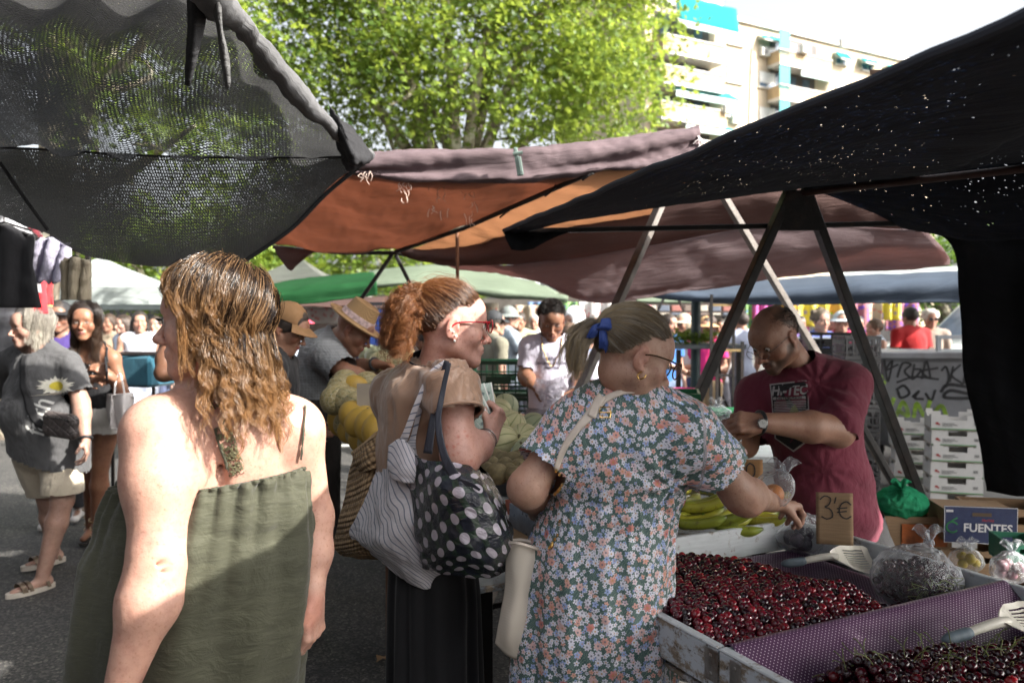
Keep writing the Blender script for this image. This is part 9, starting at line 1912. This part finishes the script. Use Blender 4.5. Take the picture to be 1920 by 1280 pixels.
# ================================================================ people farther off
W=lambda c:c
G1='shoppers on the road at the left';G2='shoppers beyond the melon stall';G3='shoppers beyond the blonde woman';G4='shoppers behind the stallholder'
SK=[(.42,.25,.18),(.33,.18,.12),(.22,.11,.07),(.48,.30,.23)]
ppl=[(205,10.5,'person with brown hair and beige top, left of the white dress on the far road',588,3.0,(.35,.28,.2),(.2,.2,.24),1,(.05,.03,.02),'long',G1,{}),(234,10,'woman in a sleeveless white-blue dress among the far shoppers at the left',590,2.6,(.50,.56,.70),(.5,.56,.70),3,(.06,.04,.03),'bob',G1,dict(sleeve=0,skirt=True)),(262,9,'dark-haired woman in a white top with a black shoulder bag',583,3.6,(.6,.62,.68),(.5,.55,.66),0,(.02,.015,.012),'long',G1,dict(aL='hold',sleeve=0)),(292,11,'person in white at the edge of the long-haired woman\'s face',592,3.2,(.65,.65,.66),(.1,.12,.2),3,(.03,.02,.015),'short',G1,{}),(176,13,'distant shopper under the white gazebo',590,3.1,(.12,.12,.14),(.1,.1,.12),1,(.03,.02,.02),'short',G1,{}),(221,16,'distant shopper in a yellow top between two market tents',590,2.9,(.5,.42,.1),(.1,.1,.14),1,(.03,.02,.02),'short',G1,{}),(924,7.6,'boy in a camouflage shirt and dark cap behind the green crates',582,-1.1,(.16,.15,.11),(.05,.05,.05),0,(.02,.015,.01),'short',G2,dict(hat=('cap',(.02,.022,.025)))),(952,8.6,'big man in a grey-blue shirt and grey bucket hat behind the green crates',573,-1.3,(.34,.40,.46),(.05,.06,.08),0,(.1,.09,.08),'short',G2,dict(hat=('brim',(.16,.18,.17)),g=1.25,aR='reach')),(975,11,'person in a pale yellow shirt behind the bucket hat',585,2.9,(.5,.48,.3),(.1,.1,.12),1,(.03,.02,.02),'short',G2,{}),(1002,13,'distant shopper in white, left of the young man\'s head',590,3.,(.65,.65,.65),(.1,.1,.12),0,(.5,.48,.45),'short',G2,{}),(1078,7.4,'woman in a white headscarf right of the young man\'s head',577,2.4,(.66,.66,.70),(.4,.4,.5),0,(.7,.7,.72),'hijab',G2,{}),(1100,7,'person in a light blue shirt with a black backpack',612,.3,(.30,.44,.72),(.12,.15,.3),1,(.03,.02,.015),'short',G2,dict(backpack=True)),(1068,6.4,'bald brown-headed person directly behind the young man\'s shoulder',606,.2,(.45,.43,.5),(.1,.1,.1),1,(.10,.06,.04),'buzz',G2,{}),(1118,10,'grey-haired person in pink left of the weathered leaning leg',590,3.,(.55,.30,.33),(.1,.1,.12),0,(.3,.28,.26),'bob',G2,{}),(1142,12,'person in mustard between the two steel legs',590,2.8,(.40,.22,.04),(.1,.08,.06),1,(.02,.015,.01),'long',G2,{}),(1165,11,'person in dark green beside the leaning steel leg',580,3.1,(.03,.09,.06),(.05,.05,.06),1,(.02,.015,.01),'short',G2,{}),(895,12,'distant shopper in a dark jacket near the red glasses',590,2.9,(.05,.06,.08),(.1,.1,.1),1,(.02,.02,.02),'short',G2,{}),(1252,9,'person in a blue and white top right of the blonde woman\'s hair',588,-2.5,(.05,.16,.42),(.15,.2,.3),0,(.03,.02,.015),'short',G3,dict(aR='reach')),(1283,9.4,'woman with a beige cap, white vest and denim shorts beyond the stall',588,2.2,(.62,.60,.60),(.06,.09,.2),1,(.35,.28,.2),'bob',G3,dict(legs='short',sleeve=0,aL='hold',hat=('cap',(.42,.38,.30)))),(1325,9.2,'woman in a hot pink shirt and tan trousers left of the thin frame',594,2.6,(.66,.03,.17),(.42,.30,.17),1,(.05,.03,.02),'curly',G3,dict(aL='hold',hat=('brim',(.5,.3,.15)))),(1352,12,'person in orange between the thin frame posts',598,2.6,(.60,.16,.06),(.12,.12,.15),1,(.03,.02,.015),'short',G3,{}),(1370,11,'shopper in white with a pale cap near the maroon-shirted man\'s head',592,3.3,(.66,.64,.62),(.3,.3,.34),0,(.4,.35,.3),'short',G3,dict(hat=('cap',(.62,.6,.55)))),(1392,10.5,'shopper in grey-blue directly left of the balding head',585,.4,(.25,.28,.36),(.1,.1,.14),1,(.03,.02,.02),'short',G3,{}),(1268,13.5,'distant person in dark clothes behind the white vest',590,3.,(.06,.06,.08),(.1,.1,.1),1,(.03,.02,.02),'short',G3,{}),(1538,8.6,'woman with curly hair in a blue patterned top behind the black crates',580,3.3,(.13,.17,.44),(.1,.1,.2),3,(.12,.09,.06),'curly',G4,dict(aL='hold')),(1560,9.6,'blonde person behind the woman in the blue patterned top',590,3.1,(.4,.3,.26),(.1,.1,.1),3,(.45,.38,.26),'bob',G4,{}),(1578,9.2,'person in a white sunhat and pink-red top',583,2.8,(.50,.03,.10),(.1,.1,.1),0,(.1,.08,.06),'short',G4,dict(hat=('brim',(.55,.62,.66)))),(1642,10,'short-haired woman in a pale blue vest seen from the side',598,1.6,(.50,.58,.68),(.3,.3,.34),0,(.12,.07,.04),'short',G4,dict(sleeve=0)),(1608,11,'dark-haired person in dark red behind the right trestle leg',592,3.,(.2,.02,.03),(.1,.1,.1),1,(.02,.015,.01),'short',G4,{}),(1708,10,'man in a bright red t-shirt seen from behind over the dumpster',575,.25,(.33,.012,.014),(.05,.05,.07),1,(.02,.015,.012),'short',G4,dict(g=1.2)),(1744,10.4,'woman with curly white hair and sunglasses beside the red t-shirt',580,3.0,(.30,.24,.2),(.2,.18,.16),0,(.62,.58,.52),'curly',G4,dict(sunglasses=True,hold=True)),(1500,12,'distant shopper behind the balding man\'s neck',592,3.1,(.3,.2,.5),(.1,.1,.1),1,(.02,.02,.02),'short',G4,{}),]
for(px,d,lab,pyt,yaw,top,bot,sk,hair,hs,grp,kw)in ppl:
 kw=dict(kw);bp=kw.pop('backpack',0);sg=kw.pop('sunglasses',0);kw.pop('hold',0)
 t,J=simple_person(px,d,lab,pyt,yaw=yaw,top=top,bottom=bot,skin=SK[sk],hair=hair,hs='short' if hs=='hijab' else hs,group=grp,res=.020 if d<9 else .026,**kw)
 if hs=='hijab':
  S=SDF();R=J['HR'];S.el(J['hd']+R@V(0,-.01,.02),V(.098,.115,.125),R,.02);S.rc(J['hd']+V(0,0,-.06),J['nk']-V(0,0,.06),.09,.15,.04);S.el(J['hd']+R@V(0,.13,-.02),V(.06,.07,.085),R,.02,True);v,f=S.mesh(.014);v=v+vnormals(v,f)*(noise3(v,20,3)[:,None]*.006);mk('headscarf',v,f,fabric('white_scarf',(.72,.72,.72)),t)
 if bp:mk('backpack',*(lambda S:(S.rc(J['che']-J['fwd']*.18+V(0,0,.06),J['che']-J['fwd']*.19-V(0,0,.22),.13,.14,.03,fl=(J['fwd'],1.5)),S.mesh(.018))[1])(SDF()),fabric('black_nylon',(.012,.012,.015)),t)
 if sg:H=J['hd'];R=J['HR'];m=MB();[m.box(H+R@V(s*.033,.105,.0),(.052,.01,.036),R,bev=.004)for s in(-1,1)];m.build('sunglasses',bpy.data.materials['phone_black'],t)
# ================================================================ stalls, frames and goods farther off
def table(px0,px1,py,d,dep,label,mat,leg=.04,cloth_=None):
 a=P(px0,py,d);b=P(px1,py,d);t=thing('market_table',(a+b)/2*V(1,1,0),label,'table');c=(a+b)/2;L_=b[0]-a[0];MB().box(V(c[0],d+dep/2,c[2]-.02),(L_,dep,.04),None,bev=.004).build('table_top',mat,t)
 for x in(a[0]+.06,b[0]-.06):
  for y in(d+.05,d+dep-.05):MB().beam(V(x,y,0),V(x,y,c[2]-.045),leg).build('leg',DST,t)
 return t
GT=M('grey_table',(.12,.14,.15),.6,.2,6)
table(1262,1400,646,7.2,.8,'long grey trestle table in the sun beyond the floral woman\'s glasses',GT);table(1500,1640,634,8.0,.8,'dark table behind the balding man\'s shoulder',GT)
bpz=thing('awning_post',P(1305,720,7.4)*V(1,1,0),'thick dark teal post standing beyond the blonde woman\'s face','post');MB().tube([V(P(1305,600,7.4)[0],7.4,0),P(1305,532,7.4)],.045,14).build('post',M('teal_post',(.025,.05,.055),.45,.15,10),bpz,smooth=True);MB().box(V(P(1305,600,7.4)[0],7.4,.01),(.2,.2,.02),None).build('foot_plate',DST,bpz)
for i,(x0,x1,y0,d,lab)in enumerate([(1334,1376,552,6.6,'thin brass-topped folding frame right of the teal post'),(1345,1392,640,6.2,'low folding frame at the feet of the thin brass-topped one')]):
 a=P(x0,y0,d);b=P(x1,y0,d);t=thing('folding_rack',V((a[0]+b[0])/2,d,0),lab,'frame');
 for q in(a,b):MB().beam(V(q[0],d,0),q,.022).build('post',DST,t)
 for z in(a[2]*.95,a[2]*.62,a[2]*.35):MB().beam(V(a[0],d,z),V(b[0],d,z),.018).build('rung',M('brass_rung',(.22,.15,.06),.5)if z>a[2]*.9 else DST,t)
for i,(x,y,d,lab)in enumerate([(1212,556,8.2,'x'),]):
 pass
cl=thing('awning_trestle',P(1250,600,9.5)*V(1,1,0),'small dark trestle under the little pale green awning','trestle');pole('leg',[P(1246,556,9.5),leg_to_ground(P(1246,556,9.5),P(1225,600,9.5))],.04,DST,'',parent=cl);pole('leg',[P(1270,556,9.5),leg_to_ground(P(1270,556,9.5),P(1290,600,9.5))],.04,DST,'',parent=cl)
def tower(px,py_t,d,n,w,mat,lab,grp,h=.18):
 c=P(px,600,d);z0=P(px,py_t,d)[2]-n*h;f0=lattice_crate(V(c[0],d,z0),rotm((.1,1,0)),(w,.34,h-.006),mat,lab+', lowest one',grp)
 for i in range(1,n):dup(f0,V(c[0],d,z0+i*h),(0,0,.03*math.sin(i*2)),label=lab+(', topmost one' if i==n-1 else ', number %d from the bottom'%(i+1)))
 if z0>.05:tt=thing('crate_stand',V(c[0],d,0),'stand under the '+lab,'stand');MB().box(V(c[0],d,z0-.02),(w,.36,.03),None).build('top',DST,tt);[MB().beam(V(c[0]+s*w*.45,d+q,0),V(c[0]+s*w*.45,d+q,z0-.03),.03).build('leg',DST,tt)for s in(-1,1)for q in(-.15,.15)]
tower(1606,628,6.1,7,.26,CB,'black crate of the tall stack behind the right trestle leg','black crates behind the stallholder');tower(1560,622,7.4,3,.5,CB,'black crate of the low pile right of the balding head','black crates in the low pile');tower(722,566,7.5,6,.36,CB,'black crate of the stack right of the straw hat','black crates behind the straw hat');tower(700,580,7.2,5,.30,CBL,'dark blue crate of the stack beside the straw hat','blue crates behind the straw hat')
tex=[((.55,.12,.36),'magenta'),((.62,.52,.05),'yellow'),((.5,.28,.04),'ochre'),((.58,.56,.55),'white'),((.26,.10,.12),'wine'),((.10,.16,.30),'blue'),((.40,.34,.26),'sand'),((.16,.30,.10),'green')]
def textile_mat(i,col):
 g=G('textile_%d'%i);o=g.co();v=g.vor(g.mp(o,(1,1,1)),9+i,out=None);c=g.mix(g.ramp(v.outputs['Distance'],[(.25,.8),(.4,0)]),col,tuple(min(1,x*.3+.35*((i+k)%3==0))for k,x in enumerate(col)));g.bsdf(c,.85,g.bump(g.noise(o,8,3),.4,.03));return g.m
TM=[textile_mat(i,c)for i,(c,_)in enumerate(tex)]
def hung(px,py0,py1,w,d,i,lab,grp='textiles hanging on the far stalls'):
 a=P(px,py0,d);h=a[2]-P(px,py1,d)[2];n=10;g_=np.array([a+V(x*w/2,.05*math.sin(x*7+px),-t*h)for t in np.linspace(0,1,8)for x in np.linspace(-1,1,n)]);return tag(mk('hanging_textile',*thick(g_,gridf(n,8),.02),TM[i],None),lab,'textile',grp)
for k,(px,y0,y1,w,i)in enumerate([(1430,566,600,.3,0),(1448,566,640,.35,3),(1500,568,640,.28,0),(1518,568,612,.5,1),(1552,566,600,.6,2),(1590,566,640,.4,5),(1610,568,650,.35,4),(1634,566,608,.5,6),(1662,566,600,.45,3),(1672,566,600,.3,1),(1690,566,620,.55,4),(1412,566,640,.3,7),(1470,566,620,.4,2)]):
 hung(px,y0,y1,w,12.5+(k%3)*.3,i,'%s patterned textile hanging %s behind the stallholder\'s stall'%(tex[i][1],['first from the left','second','left of the trestle leg','bright beside the trestle leg','wide','blue by the leg','by the sunhat','sand-coloured over the blue vest','pale beside the yellow one','narrow','left of the red t-shirt','leftmost','near the balding head'][k]))
rng=np.random.default_rng(77)
for k,(px,y0,y1,w,i)in enumerate([(905,568,640,.5,6),(990,572,620,.5,6),(1010,566,600,.4,5),(1118,566,596,.6,3),(1180,570,640,.5,6),(1200,572,650,.4,4),(1060,566,600,.4,7),(880,566,640,.4,2),(540,578,600,.7,4),(590,578,606,.8,3),(640,576,600,.6,4),(680,572,600,.5,6)]):
 hung(px,y0,y1,w,13.5+(k%3)*.4,i,'%s cloth hanging under the far pale awnings, %s'%(tex[i][1],['near the red glasses','right of the bucket hat','behind the young man\'s hair','over the headscarf','left of the steel legs','between the steel legs','above the young man\'s head','left of the red glasses','over the tan cap','left of the straw hat','above the straw hat','right of the straw hat'][k]),'cloths under the pale awnings')
def back_panel(px0,px1,py0,py1,d,col,lab,name='cloth_screen'):
 a,b=P(px0,py0,d),P(px1,py1,d);return tag(MB().box(V((a[0]+b[0])/2,d,(a[2]+b[2])/2),(b[0]-a[0],.06,a[2]-b[2])).build(name,M('panel_%s'%(abs(hash(col))%999),col,.85,.3,3),None),lab,'stall back')
back_panel(1180,1420,560,660,15.5,(.055,.04,.035),'dark brown stall back beyond the little pale green awning');back_panel(860,1180,560,655,16.5,(.09,.08,.07),'dark stall back beyond the green crates');back_panel(470,800,572,660,15,(.05,.035,.03),'dark stall back beyond the green tarpaulin');back_panel(1420,1720,560,640,14.5,(.05,.045,.045),'dark stall back behind the hanging textiles')
for r_ in range(4):
 for i in range(9):
  a=P(1196+i*24,578+r_*14,15.2);c=[(.16,.12,.10),(.30,.12,.10),(.1,.12,.16),(.4,.36,.3)][(i*3+r_)%4];tag(MB().box(a,(.20,.12,.11),None,bev=.01).build('goods_box',M('goods_%d'%((i*3+r_)%4),c,.7),None),'small boxed goods on the dark shelves under the little pale green awning','goods','boxed goods on the far dark shelves')
for i in range(4):tag(MB().box(P(1292,585+i*14,15.2)*V(1,1,1)-V(0,0,.07),(5.2,.25,.03)).build('shelf',DST,None),'long dark shelf under the little pale green awning, %s'%['topmost','second from the top','third from the top','lowest'][i],'shelf')
vn=thing('van',P(1800,640,12.5)*V(1,1,0),'white van parked behind the dumpster at the right','van');VW=M('van_paint',(.60,.66,.64),.25,.04,2,0,coat=.4);c=P(1830,600,12.5);x0,x1=P(1722,600,12.5)[0],P(1722,600,12.5)[0]+4.4
pr=[(0,.35),(0,.95),(.15,1.10),(1.0,1.20),(1.75,1.95),(4.4,2.0),(4.4,.35)];vv=[(x0+a,12.5+y,z)for y in(0,1.75)for a,z in pr];n_=len(pr);mk('van_body',vv,[tuple(range(n_)),tuple(range(2*n_-1,n_-1,-1))]+[(i,(i+1)%n_,(i+1)%n_+n_,i+n_)[::-1]for i in range(n_)],VW,vn,smooth=False)
MB().box(V(x0+2.0,12.49,1.6),(.9,.02,.45),None).build('side_window',GLS,vn);mk('windscreen',[(x0+1.05,12.6,1.27),(x0+1.05,14.15,1.27),(x0+1.70,14.15,1.93),(x0+1.70,12.6,1.93)],[(0,3,2,1)],GLS,vn);MB().box(V(x0+.45,12.485,.95),(.35,.02,.06)).build('side_marker',M('trim_grey',(.1,.1,.1),.5),vn)
for dx in(.8,3.5):w_=MB().lathe([(0,.1),(.2,.1),(.33,.08),(.34,-.1),(0,-.1)],V(x0+dx,12.58,.34),np.stack([V(1,0,0),V(0,0,1),V(0,-1,0)],1),24).build('wheel',bpy.data.materials['rubber'],vn);MB().lathe([(0,.115),(.18,.11),(.2,.1)],V(x0+dx,12.58,.34),np.stack([V(1,0,0),V(0,0,1),V(0,-1,0)],1),20).build('rim',GST,w_)
for i in range(12):
 q=P(1266+i*6,640,7.3+.2*(i%3));v=q+RNG.normal(size=(60,3))*V(.05,.05,.03)+V(0,0,.04);lv,lf_=leaves(v,60,.05,i,.8);o_=mk('leafy_greens',lv,lf_,LEAF,None,smooth=False,col=np.full((len(lv),3),.3));tag(o_,'loose bunch of green leaves on the long grey table','greens','green bunches on the grey table')
